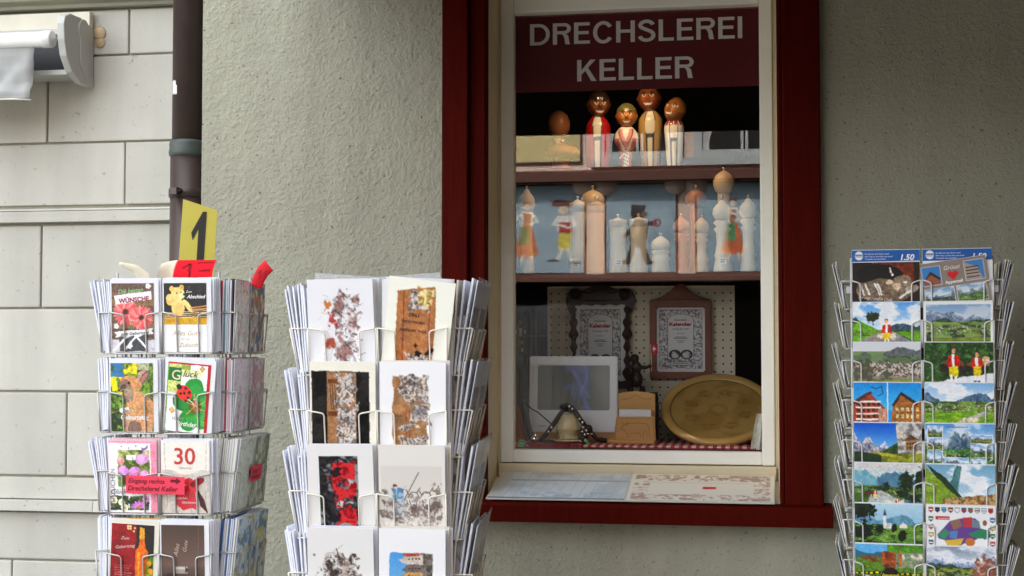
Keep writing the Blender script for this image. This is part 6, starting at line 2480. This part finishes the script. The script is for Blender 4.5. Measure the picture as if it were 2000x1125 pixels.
class Rack:
    def __init__(self, name, label, axis, yaw, b, colx, w, hw, ins, d0, d1, rows, r, m, top, faces=(0, 90, -90), rows_more=1):
        self.axis, self.yaw, self.b, self.colx, self.rows = Vector((*axis, 0)), rad(yaw), b, colx, rows
        self.d0, self.d1, self.hw = d0, d1, hw
        self.root = thing(name, label, 'card rack', (*axis, 0), self.yaw)
        me = pocket_me('wire_pocket', w, hw, ins, d0, d1, r, m)
        pitch = rows[0] - rows[1]
        allrows = list(rows) + [rows[-1] - pitch * (k + 1) for k in range(rows_more)]
        for ph in faces:
            for z in allrows:
                for xc in ((-colx, colx) if colx else (0,)):
                    o = obj('wire_pocket', me, self.root)
                    o.matrix_local = Matrix.Rotation(rad(ph), 4, 'Z') @ Matrix.Translation((xc, -b, z))
        e = b - .003
        zb = allrows[-1] - .05
        posts = [[(sx * e, sy * e, zb), (sx * e, sy * e, top)] for sx in (-1, 1) for sy in (-1, 1)]
        for p in posts:
            tubes('corner_post', [p], r * 1.5, m, self.root)
        ring = []
        for z in allrows:
            ring.append([(-e, -e, z + hw), (e, -e, z + hw), (e, e, z + hw), (-e, e, z + hw), (-e, -e, z + hw)])
            ring.append([(-e, -e, z), (e, -e, z), (e, e, z), (-e, e, z), (-e, -e, z)])
        tubes('ring_wire', ring, r, m, self.root)
        mids = [[(sx * x_, sy * e, zb), (sx * x_, sy * e, top - .02)] for sy in (-1, 1) for sx in (-1, 1) for x_ in (b * .25, b * .55)]
        mids += [[(sy * e, sx * x_, zb), (sy * e, sx * x_, top - .02)] for sy in (-1, 1) for sx in (-1, 1) for x_ in (b * .25, b * .55)]
        tubes('grid_wire', mids, r * .9, m, self.root)
        lathe('pole', [(.016, .05), (.016, zb + .1), (.016, top - .03)], m, self.root, 16)
        for k in range(4):
            tubes('foot', [fillet([(0, 0, .08), (.06, 0, .06), (.30, 0, .015), (.32, 0, .012)], .03)], .012, m, self.root, 8, rot=(0, 0, k * math.pi / 2 + .785))

    def place(self, o, face, xc, z, out, lean=0.0, tilt=0.0, dx=0.0, dz=0.0):
        o.matrix_world = Matrix.Translation(self.axis) @ Matrix.Rotation(self.yaw + rad(face), 4, 'Z') @ Matrix.Translation((xc + dx, -self.b - out, z + dz)) @ Matrix.Rotation(rad(lean), 4, 'X') @ Matrix.Rotation(rad(-tilt), 4, 'Y')
        return o


CARD = {}


def card_me(w, h, t, m):
    k = (w, h, t, m.name)
    if k not in CARD:
        CARD[k] = box_me('card', -w / 2, w / 2, 0, t, 0, h, m)
    return CARD[k]


def card(name, label, cat, w, h, t, m, group=None):
    return tag(obj(name, card_me(w, h, t, m)), label, cat, group)


def letters(o, w, h, items):
    for it in items:
        s, rgb, fx, fz, fw = it[:5]
        k = it[5] if len(it) > 5 else {}
        lettering(s, rgb, o, (fx - .5) * w, (1 - fz) * h, width=fw * w, **k)


M_ENV = mat('white_envelope', (232, 235, 244), .75, var=.03)
M_ENV2 = mat('bluish_envelope', (228, 230, 240), .75, var=.03)
M_SLEEVE = sleeve_mat('clear_sleeve', .30)
EDGE = {k: mat('card_edge_' + k, v, .6, var=.04) for k, v in {'white': (238, 238, 238), 'dark': (70, 66, 70), 'teal': (110, 160, 170), 'red': (190, 60, 66), 'pink': (236, 196, 204), 'cream': (236, 230, 210), 'green': (196, 206, 180), 'blue': (60, 110, 180), 'pale': (206, 216, 230), 'grey': (176, 174, 176), 'tan': (190, 160, 120)}.items()}
rr = random.Random(11)

# ---- rack of greeting cards beside the downpipe
RA = Rack('greeting_card_rack', 'steel wire rack of greeting cards under the yellow price sign', (-1.302, -0.645), 3, .122, .0605, .118, .092, .034, .030, .040, [1.538, 1.360, 1.181, 1.003], .0019, M_STEEL, 1.72)
CW, CH = .112, .163
GC = [
    (0, -1, art_gerbera(), 'greeting card with two pink gerberas on brown wood', 0.0, [('Die besten', (150, 196, 130), .42, .13, .60, dict(shear=.25, bold=.02, tilt=5)), ('WÜNSCHE', (150, 50, 66), .49, .265, .72, dict(bold=.03, tilt=5)), ('zum Geburtstag', (60, 60, 60), .50, .745, .68, dict(shear=.3, tilt=4, bold=.01))], M_PAPER),
    (0, 1, art_bear(), 'greeting card with a teddy bear waving from a basket', 0.0, [('Zum', (240, 240, 240), .55, .135, .14, dict(shear=.2)), ('Abschied', (246, 246, 246), .72, .215, .44, dict(shear=.3, bold=.02)), ('Alles Gute', (206, 180, 130), .48, .755, .66, dict(shear=.3)), ('für die', (214, 196, 160), .46, .825, .20, dict(shear=.3)), ('Zukunft', (206, 180, 130), .53, .925, .46, dict(shear=.3))], M_PAPER),
    (1, -1, art_rabbit(), 'greeting card with a brown rabbit among yellow flowers', 0.0, [('Zum', (150, 150, 150), .32, .70, .14, dict(bold=.02)), ('Geburtstag', (250, 250, 246), .52, .815, .66, dict(bold=.03))], M_PAPER),
    (1, 1, art_ladybug(), 'tilted greeting card with a ladybird on a clover leaf', -5.0, [('G', (236, 226, 170), .16, .245, .20, dict(bold=.01)), ('lück', (60, 60, 54), .50, .195, .36, dict(shear=.35)), ('HAPPY', (150, 156, 150), .28, .83, .28, dict(bold=.02)), ('Birthday', (244, 244, 240), .48, .91, .48, dict(shear=.3, bold=.02))], M_PAPER),
    (2, -1, art_magnolia(), 'pink edged greeting card with magnolia blossoms', 0.0, [('Glückwunsch', (110, 96, 100), .42, .735, .76, dict(shear=.3)), ('9', (90, 90, 90), .50, .255, .03, {})], EDGE['pink']),
    (2, 1, art_thirty(), 'greeting card with a large red number 30 and a ribbon', 0.0, [('30', (206, 62, 52), .49, .31, .44, dict(bold=.012)), ('Geburtstag', (150, 140, 130), .50, .375, .26, dict(shear=.2)), ('herzlichen', (246, 240, 236), .40, .80, .26, dict(shear=.3)), ('Glückwunsch', (246, 240, 236), .60, .86, .36, dict(shear=.3))], M_PAPER),
    (3, -1, art_wine(), 'dark red greeting card with a wine bottle', -3.0, [('Zum', (236, 206, 196), .28, .22, .20, dict(shear=.35)), ('Geburtstag', (236, 206, 196), .30, .34, .46, dict(shear=.35, tilt=8))], M_PAPER2),
    (3, 1, art_pen(), 'brown greeting card with a fountain pen', 0.0, [('Alles', (196, 176, 160), .36, .36, .30, dict(shear=.35, tilt=80)), ('Gute', (196, 176, 160), .56, .30, .26, dict(shear=.35, tilt=80))], M_PAPER),
]
ORD = ['first', 'second', 'third', 'fourth', 'fifth', 'sixth', 'seventh', 'eighth', 'ninth', 'tenth', 'eleventh', 'twelfth']
ROWN = ['top row', 'second row', 'third row', 'bottom row']
for row, side, cv, lab, tilt, txt, m in GC:
    xc = side * .0605
    z = RA.rows[row] + .003
    o = card('greeting_card', lab, 'greeting card', CW, CH, .0015, m)
    wht = row in (0, 1, 3)
    pw, ph = (CW - .014, CH - .010) if wht else (CW - .003, CH - .004)
    print_part(cv, pw, ph, o, -.004 if wht else 0, .001)
    letters(o, pw, ph, txt)
    RA.place(o, 0, xc, z, .0285, 4.0, tilt, dx=-.002)
    if row == 2 and side == -1:
        lettering('HERZLICHEN', (130, 120, 124), o, -.5 * pw + .013, .055, width=.085, tilt=90)
    for k in range(5):                       # cards and envelopes stored behind
        e = [M_ENV, M_PAPER, M_ENV, EDGE['white'], M_ENV2][k]
        if row == 3 and side == -1 and k == 1:
            e = mat('yellow_envelope', (236, 196, 40), .7)
        if row == 2 and side == -1 and k < 3:
            e = EDGE['pink']
        b_ = card('envelope', '%s spare card behind the %s' % (ORD[k], lab), 'envelope', CW + .002, CH + .001, .0022, e, 'spare cards behind the %s' % lab)
        RA.place(b_, 0, xc, z, .0285 - .0045 * (k + 1), 4.0 - .3 * k, tilt * .4 + rr.uniform(-.8, .8), dx=.001 + .0022 * k, dz=rr.uniform(0, .003))
for row in range(4):
    z = RA.rows[row] + .003
    lean0 = [11, 4, 11, 3][row]
    for xc in (.0605,):                     # left side pocket, cards seen edge-on
        where = 'nearer' if xc > 0 else 'farther'
        for k in range(11):
            e = [M_ENV, M_ENV2, M_ENV, EDGE['white']][k % 4]
            o = card('envelope', '%s white envelope from outside in the left side pocket, %s, greeting card rack' % (ORD[k], ROWN[row]), 'envelope', CW, CH - (.006 if xc < 0 else 0), .0030, e, 'envelopes in the %s left side pocket, %s' % (where, ROWN[row]))
            RA.place(o, -90, xc, z, .031 - .0033 * k, lean0 * (1 - k / 12) + rr.uniform(-.7, .7), rr.uniform(-.8, .8), dz=rr.uniform(-.004, .004), dx=rr.uniform(-.0015, .0015))
    pal = [['dark', 'white', 'pale', 'white', 'teal', 'white', 'red', 'white', 'pale', 'dark'], ['white', 'pink', 'white', 'red', 'white', 'white', 'pale', 'pink', 'white', 'white'], ['white', 'cream', 'white', 'green', 'white', 'white', 'cream', 'white', 'white', 'white'], ['white', 'pale', 'white', 'blue', 'white', 'white', 'pale', 'blue', 'white', 'white']][row]
    for xc in (-.0605, .0605):
        where = 'nearer' if xc < 0 else 'farther'
        for k in range(9):
            o = card('greeting_card', '%s card from outside in %s right side pocket, %s, greeting card rack' % (ORD[k + 1], where, ROWN[row]), 'greeting card', CW - .004, CH, .0034, EDGE[pal[k]], 'cards in the %s right side pocket, %s' % (where, ROWN[row]))
            RA.place(o, 90, xc, z, .026 - .0042 * k, [1, 1, 6, 5][row] + rr.uniform(-.6, .6), 0, dz=rr.uniform(-.003, .003))
        c = Canvas(44, 64, [(240, 236, 230), (226, 216, 222), (214, 220, 206), (206, 220, 232)][row])
        sd = row * 7 + (0 if xc < 0 else 3)
        c.noise([(206, 150, 140), (196, 140, 150), (150, 160, 130), (120, 160, 190)][row], 18, sd, .60, .68, None, .8)
        if xc > 0 or row == 3:
            c.noise([(196, 120, 60), (180, 130, 150), (150, 150, 130), (206, 190, 110)][row], 5, sd + 1, .48, .6)
            c.noise([(90, 110, 150), (206, 160, 170), (120, 130, 110), (90, 130, 170)][row], 7, sd + 2, .52, .62)
        o = card('greeting_card', ['speckled white', 'pale rose', 'pale green', 'light blue'][row] + ' card fronting the %s right side pocket of the greeting card rack' % where, 'greeting card', CW, CH, .0012, M_PAPER)
        print_part(c, CW - .002, CH - .002, o, 0, .001)
        RA.place(o, 90, xc, z, .030, [1.5, 1.5, 7, 6][row], 0)

# yellow price sign on the rack
ys = thing('price_sign', 'yellow cardboard price sign with a black figure one', 'sign', (0, 0, 0))
ys.matrix_world = Matrix.Translation((-1.302, -0.60, 1.736)) @ Matrix.Rotation(rad(12), 4, 'Z')
prism('board', [(-.040, -.06), (.045, -.06), (.055, .142), (-.026, .168)], 0, .002, mat('yellow_card', (200, 186, 76), .6, var=.04), ys)
prism('figure', [(.004, -.03), (.021, -.03), (.030, .138), (.021, .138), (-.006, .088), (-.003, .070), (.011, .098)], -.0012, -.0006, mat('black_print', (40, 38, 34), .6), ys)
prism('figure', [(.030, .012), (.041, .011), (.0415, .022), (.0305, .023)], -.0012, -.0006, MATS['black_print'], ys)


def price_strip(label, face, xc, z, w, L, curl, out, strokes, cream_to=0.0, yawx=0.0, dx=0.0):
    t = thing('price_strip', label, 'price label')
    n1, n2 = 30, 24
    cv = Canvas(n1, n2, (214, 22, 40))
    for p in strokes:
        cv.line(p, .035, (70, 8, 16))
    if cream_to:
        cv.rect(0, 0, cream_to, 1, (244, 234, 206))
    uu, vv = np.meshgrid(np.linspace(-.5, .5, n1), np.linspace(1, 0, n2))
    ang = rad(curl)
    R0 = L / ang
    Y = -R0 * (1 - np.cos(vv * ang)) + .0
    Z = R0 * np.sin(vv * ang)
    if cream_to:
        lf = np.clip((cream_to - .5 - uu) / cream_to, 0, 1)
        Y = Y - .030 * lf ** 1.6
        Z = Z - .010 * lf ** 2 * vv
    X = uu * w
    f = grid_me('paper_front', X, Y, Z, M_MATTPRINT, True)
    f.flip_normals()
    set_ink(f, lin(cv.pixels()).reshape(-1, 3))
    obj('paper_front', f, t)
    obj('paper_back', grid_me('paper_back', X, Y + .0006, Z, mat('cream_label_back', (244, 234, 206), .7, var=.02), True), t)
    RA.place(t, face, xc, z, out, 0, 0, dx=dx)
    if yawx:
        t.matrix_world = t.matrix_world @ Matrix.Rotation(rad(yawx), 4, 'Z')
    return t


ONE = [[(.40, .42), (.52, .22), (.56, .78)], [(.66, .72), (.67, .78)], [(.74, .52), (.92, .50)]]
price_strip('curled red price strip with a handwritten figure above the teddy bear card', 0, .0605, 1.690, .118, .074, -62, .004, ONE + [[(.66, .2), (.94, .18)]], cream_to=.24, dx=-.016)


def curl_strip(label, pts, w0, w1, rgb, loc, strokes=()):
    """Narrow paper strip standing up and curling sideways as it rises."""
    t = thing('price_strip', label, 'price label', loc, RA.yaw)
    P = np.array(pts, float)
    u = np.linspace(0, 1, 16)
    tt = np.linspace(0, 1, len(P))
    cx = np.interp(u, tt, P[:, 0]); cz = np.interp(u, tt, P[:, 1]); cy = -.02 * u ** 2
    d = np.stack([np.gradient(cx), np.gradient(cz)], 1); d /= np.linalg.norm(d, axis=1)[:, None]
    wd = (w0 * (1 - u) + w1 * u) / 2
    v = np.linspace(-1, 1, 8)[None]
    X = cx[:, None] - d[:, 1:2] * wd[:, None] * v
    Z = cz[:, None] + d[:, 0:1] * wd[:, None] * v
    Y = cy[:, None] + .003 * v ** 2 + 0 * X
    o = obj('paper', grid_me('paper', X, Y, Z, mat('strip_%d_%d_%d' % rgb, rgb, .7, var=.03), True), t)
    md_ = o.modifiers.new('thickness', 'SOLIDIFY')
    md_.thickness = .0006
    if strokes:
        tubes('handwriting', [[(x, -.026, z) for x, z in p] for p in strokes], .0011, mat('arrow_ink', (110, 16, 40), .7), t, 5)
    return t


curl_strip('curled price strip showing its cream back on the left of the rack', [(.014, 0), (.006, .026), (-.014, .046), (-.046, .057)], .042, .006, (244, 234, 206), (-1.388, -0.70, 1.688))
curl_strip('curled red price strip leaning out on the right side of the rack', [(-.016, 0), (-.010, .018), (.002, .036), (.020, .050)], .028, .032, (214, 24, 38), (-1.118, -0.635, 1.692), [[(-.004, .030), (.004, .038), (.000, .018)], [(.010, .032), (.018, .036)]])


def paper_note(label, face, xc, z, out, w, h, lines, tilt, arrow=True, lean=4):
    t = thing('paper_note', label, 'paper note')
    box('paper', -w / 2, w / 2, 0, .0006, 0, h, mat('neon_pink_paper', (246, 66, 92), .7, var=.03), t)
    for (s, fx, fz, fw) in lines:
        lettering(s, (110, 16, 40), t, (fx - .5) * w, fz * h, width=fw * w, shear=.25, bold=.012, anchor='l', y=-.0006)
    if arrow:
        prism('arrow', [(.035, .027), (.048, .027), (.048, .023), (.058, .030), (.048, .037), (.048, .033), (.035, .033)], -.0008, -.0004, mat('arrow_ink', (110, 16, 40), .7), t)
    RA.place(t, face, xc, z, out, lean, tilt)
    return t


paper_note('pink handwritten note pointing to the entrance on the greeting card rack', 0, -.006, 1.228, .047, .134, .039, [('Eingang rechts', .04, .60, .62), ('Drechslerei Keller', .03, .17, .86)], -1)
paper_note('small pink handwritten note on the right side of the greeting card rack', 90, .012, 1.243, .045, .080, .036, [('Eingang →', .08, .55, .7), ('Drechslerei', .08, .16, .8)], 0, False, 6)

# ---- rack of art cards in front of the window
RB = Rack('art_card_rack', 'white wire rack of art cards in front of the red window frame', (-0.794, -0.690), 5, .150, .0745, .146, .100, .036, .026, .048, [1.492, 1.318, 1.144, .970], .0017, M_WHITEWIRE, 1.66)
AW, AH = .141, .203
AC = [
    (0, -1, art_sketch_red(), 'white art card with a loose reddish sketch', 1.0, []),
    (0, 1, art_sack_tan(), 'tilted art card printed with tan sackcloth and lettering', -7.0, [('1960', (70, 50, 40), .42, .36, .16, dict(tilt=180, bold=.02)), ('VERWALTUNG', (70, 50, 40), .42, .44, .36, dict(tilt=180, bold=.02)), ('EIDG. GETREIDE', (70, 50, 40), .43, .53, .40, dict(tilt=180, bold=.02))]),
    (1, -1, art_black_strip(), 'art card with a crumpled sack strip between black panels', -1.0, []),
    (1, 1, art_tan_strip(), 'art card with a tan sack strip and grey crumpled shapes', -1.0, [('KRAUS', (90, 66, 52), .27, .58, .14, dict(tilt=0)), ]),
    (2, -1, art_red_photo(), 'art card with red figures in a black and white picture', .5, []),
    (2, 1, art_cowherd(), 'art card drawing of a herdsman in blue with cows', -.5, []),
    (3, -1, art_dark_sketch(), 'art card with a dense dark pen sketch', 0.0, []),
    (3, 1, art_houses_side(), 'art card with gabled houses turned sideways on blue sky', -1.0, []),
]
for row, side, cv, lab, tilt, txt in AC:
    xc = side * .0745
    z = RB.rows[row] + .003
    o = card('art_card', lab, 'art card', AW, AH, .0015, M_PAPER2 if row in (0, 2) and side > 0 else M_PAPER)
    print_part(cv, AW - .001, AH - .001, o, 0, .0005, m=M_MATTPRINT)
    letters(o, AW, AH, txt)
    RB.place(o, 0, xc, z, .026, 9.0, tilt)
    for k in range(4):
        b_ = card('art_card', '%s spare card behind the %s' % (ORD[k], lab), 'art card', AW, AH - .002, .002, [M_PAPER, M_ENV, M_PAPER2, M_PAPER][k], 'spare cards behind the %s' % lab)
        RB.place(b_, 0, xc, z, .026 - .005 * (k + 1), 8.6 - .8 * k, tilt * .3 + rr.uniform(-1, 1), dx=.003 * (k + 1) * (1 if side > 0 else .6), dz=rr.uniform(-.002, .004))
    if row == 0:
        sl = tag(obj('clear_sleeve', card_me(.150, .212, .0006, M_SLEEVE)), 'clear plastic sleeve sticking up behind the %s' % lab, 'plastic sleeve')
        RB.place(sl, 0, xc, z, .002, 5.0, 4 * side, dx=-.004)
for row in range(4):
    z = RB.rows[row] + .003
    for k in range(7):
        o = card('art_card', '%s white card from outside in the left side pocket, %s, art card rack' % (ORD[k], ROWN[row]), 'art card', AW, AH - .012, .0034, [M_ENV2, M_ENV, M_PAPER][k % 3], 'cards in the left side pocket of the art card rack, %s' % ROWN[row])
        RB.place(o, -90, .0745, z, .028 - .0042 * k + rr.uniform(-.001, .001), 10 - 1.2 * k + rr.uniform(-1.6, 1.6), rr.uniform(-2, 2), dz=rr.uniform(-.008, .004), dx=rr.uniform(-.004, .004))
    for xc, where in ((-.0745, 'nearer'), (.0745, 'farther')):
        for k in range(4):
            o = card('art_card', '%s card from outside in %s right side pocket, %s, art card rack' % (ORD[k + 1], where, ROWN[row]), 'art card', AW, AH, .0040, [M_PAPER, M_ENV2, M_PAPER2, M_ENV][k], 'cards in the %s right side pocket of the art card rack, %s' % (where, ROWN[row]))
            RB.place(o, 90, xc, z, .017 - .006 * k, 9 - 2.5 * k + rr.uniform(-1.2, 1.2), rr.uniform(-1.5, 1.5), dz=rr.uniform(-.008, .004), dx=rr.uniform(-.003, .003))
        c = Canvas(44, 60, (240, 240, 244))
        q = row * 2 + (0 if xc < 0 else 1)
        c.rect(.14, .28, .86, .98, [(70, 62, 56), (110, 130, 80), (90, 84, 76), (84, 120, 150), (150, 146, 136), (120, 140, 160), (176, 172, 162), (150, 150, 146)][q])
        c.noise([(150, 130, 110), (60, 80, 50), (150, 120, 90), (60, 70, 60), (200, 196, 186), (90, 100, 110), (140, 136, 126), (196, 190, 180)][q], 6, q, .46, .6, c.region(.14, .28, .86, .98))
        o = card('art_card', ['dark brown picture', 'green picture', 'brown waterfall picture', 'blue mountain picture', 'pale grey drawing', 'blue-grey drawing', 'pale stone picture', 'light grey picture'][q] + ' card fronting the %s right side pocket of the art card rack' % where, 'art card', AW, AH, .0015, M_ENV)
        print_part(c, AW - .002, AH - .002, o, 0, .001)
        RB.place(o, 90, xc, z, .024, 10, 0)
        sl = tag(obj('clear_sleeve', card_me(.152, .210, .0006, M_SLEEVE)), 'clear sleeve on the %s right side front card, %s, art card rack' % (where, ROWN[row]), 'plastic sleeve')
        RB.place(sl, 90, xc, z, .0262, 10, 0)
# printed back board inside the rack, seen between the columns
bb = Canvas(20, 120, (186, 182, 184))
bb.noise((80, 70, 70), 6, 4, .5, .6, bb.region(.2, 0, .8, 1), .7)
t = obj('price_list', print_me('price_list', bb, .05, .60, M_MATTPRINT), RB.root, (.155, -.13, 1.02), (0, 0, rad(20)))

# ---- rack of postcards
RC = Rack('postcard_rack', 'grey wire rack full of landscape postcards on the right', (0.396, -0.325), -5, .157, .0775, .152, .064, .020, .010, .020, [1.742 - .103 - .0905 * k for k in range(8)], .0017, M_GREYWIRE, 1.755)
box('spine_strip', -.0085, .0085, -.160, -.157, 1.26, 1.70, M_BLACK, RC.root)
box('spine_strip', -.0085, .0085, -.160, -.157, .85, 1.2595, M_GREYPL, RC.root)
m_side = mat('grey_side_plate', (150, 152, 150), .5, var=.05)
for s_ in (-1, 1):
    box('side_plate', s_ * .150 - .0015, s_ * .150 + .0015, -.150, -.118, .85, 1.745, m_side, RC.root)
    box('side_plate', s_ * .150 - .0015, s_ * .150 + .0015, .02, .150, .85, 1.745, m_side, RC.root)
    box('clip', s_ * .160 - .005, s_ * .160 + .005, -.165, -.158, 1.675, 1.69, M_GREYPL, RC.root)
PCS = [
    (0, -1, pc_cow(), 'postcard of cows lying in a dark barn', 0, [('Du und i und d Chüe', (226, 220, 210), .34, .82, .5, dict(shear=.3, tilt=-6))]),
    (0, 1, pc_greeting(), 'tilted grey greeting postcard with a red heart and four pictures', 8, [('Grüezi', (240, 240, 240), .50, .20, .24, dict(shear=.35)), ('Appenzell', (240, 240, 240), .50, .50, .26, dict(bold=.03))]),
    (1, -1, pc_road(), 'postcard of a herdsman leading goats along a road', 0, []),
    (1, 1, pc_valley(True), 'white bordered postcard of a green valley with snowy peaks', 0, []),
    (2, -1, pc_village(), 'postcard of a village spread below grey hills', 0, []),
    (2, 1, pc_bellmen(), 'postcard of two herdsmen carrying big bells', 0, []),
    (3, -1, pc_houses(), 'postcard of two painted gabled houses under blue sky', 0, []),
    (3, 1, pc_wide(), 'postcard of a wide meadow valley under clouds', 0, []),
    (4, -1, pc_cliff(), 'postcard of a mountain inn under a cliff', 0, []),
    (4, 1, pc_multi(), 'postcard with many small mountain pictures', 0, [('Appenzellerland', (70, 90, 120), .46, .09, .30, {})]),
    (5, -1, pc_herd(), 'postcard of cattle and goats driven along a lane', 0, []),
    (5, 1, pc_slope(), 'postcard of a steep grassy slope above mist', 0, []),
    (6, -1, pc_church(), 'postcard of a white church in a shady valley', 0, []),
    (6, 1, pc_map(), 'postcard with a coloured map and rows of crests', 0, [('Switzerland', (250, 250, 250), .25, .295, .15, {})]),
    (7, -1, pc_badge(), 'postcard with a dark badge and a cattle parade', 0, [('Appenzell', (236, 206, 50), .52, .70, .25, dict(bold=.03))]),
    (7, 1, pc_autumn(), 'postcard of an autumn tree before distant mountains', 0, []),
]
PW, PH = .148, .104
for row, side, cv, lab, tilt, txt in PCS:
    xc = side * .0775
    z = RC.rows[row] + .002
    o = card('postcard', lab, 'postcard', PW, PH, .0008, M_PAPER)
    print_part(cv, PW - .001, PH - .001, o, 0, .0005)
    letters(o, PW, PH, txt)
    RC.place(o, 0, xc, z, .0105, 7.0, tilt, dz=.004 if tilt else 0)
    for k in range(2):
        b_ = card('postcard', '%s spare copy behind the %s' % (ORD[k], lab), 'postcard', PW, PH, .0012, EDGE['white'], 'spare copies behind the %s' % lab)
        RC.place(b_, 0, xc, z, .0105 - .0035 * (k + 1), 6.2 - k, rr.uniform(-.7, .7), dx=rr.uniform(-.001, .002), dz=.001 * (k + 1))
for side in (-1, 1):
    lab = 'blue header card with the price above the %s' % ('barn cow postcard' if side < 0 else 'tilted heart postcard')
    o = card('header_card', lab, 'header card', .150, .133, .0012, M_PAPER)
    c = Canvas(110, 98, (24, 92, 168))
    c.noise((30, 100, 176), 6, 3)
    c.rect(0, 0, 1, .012, (230, 236, 242))
    c.ell(.11, .105, .062, .075, (236, 238, 240))
    c.rect(.045, .082, .175, .128, (40, 90, 150))
    c.rect(.05, .09, .17, .12, (236, 238, 240))
    c.rect(.06, .098, .16, .112, (80, 80, 90))
    print_part(c, .149, .132, o, 0, .0005)
    lettering('1.50', (246, 248, 250), o, .048, .1085, width=.030, shear=.2, bold=.03)
    for k, s in enumerate(['Du bist mir eine Karte wert!', 'Pour moi, tu vaux bien une carte!', 'Ti mando una cartolina!']):
        lettering(s, (226, 234, 244), o, -.046, .1215 - k * .0058, width=[.054, .062, .046][k], shear=.25, anchor='l', bold=.01)
    RC.place(o, 0, side * .0775, RC.rows[0] + .002, -.001, 3.0, 0)
for row in range(8):
    z = RC.rows[row] + .002
    nth = ['top', 'second', 'third', 'fourth', 'fifth', 'sixth', 'seventh', 'lowest'][row]
    for face, where in ((-90, 'left'), (90, 'right')):
        for xc, nf in ((.0775 if face < 0 else -.0775, 'nearer'),):
            nk = (4 if where == 'left' else 7) if nf == 'nearer' else 3
            l0 = (13 if where == 'left' else 15) + rr.uniform(-2, 2)
            for k in range(nk):
                o = card('postcard', '%s postcard from outside in the %s side pocket, %s row, postcard rack' % (ORD[k], where, nth), 'postcard', PW, PH, .0014, EDGE[['cream', 'grey', 'pale', 'cream', 'white', 'grey', 'cream'][k]], 'postcards in the %s %s side pocket, %s row' % (nf, where, nth))
                RC.place(o, face, xc, z, .0175 - .0023 * k, l0 - (1.6 if where == 'right' else .6) * k + rr.uniform(-1.6, 1.6), rr.uniform(-1.5, 1.5), dz=rr.uniform(-.003, .005), dx=rr.uniform(-.004, .003))
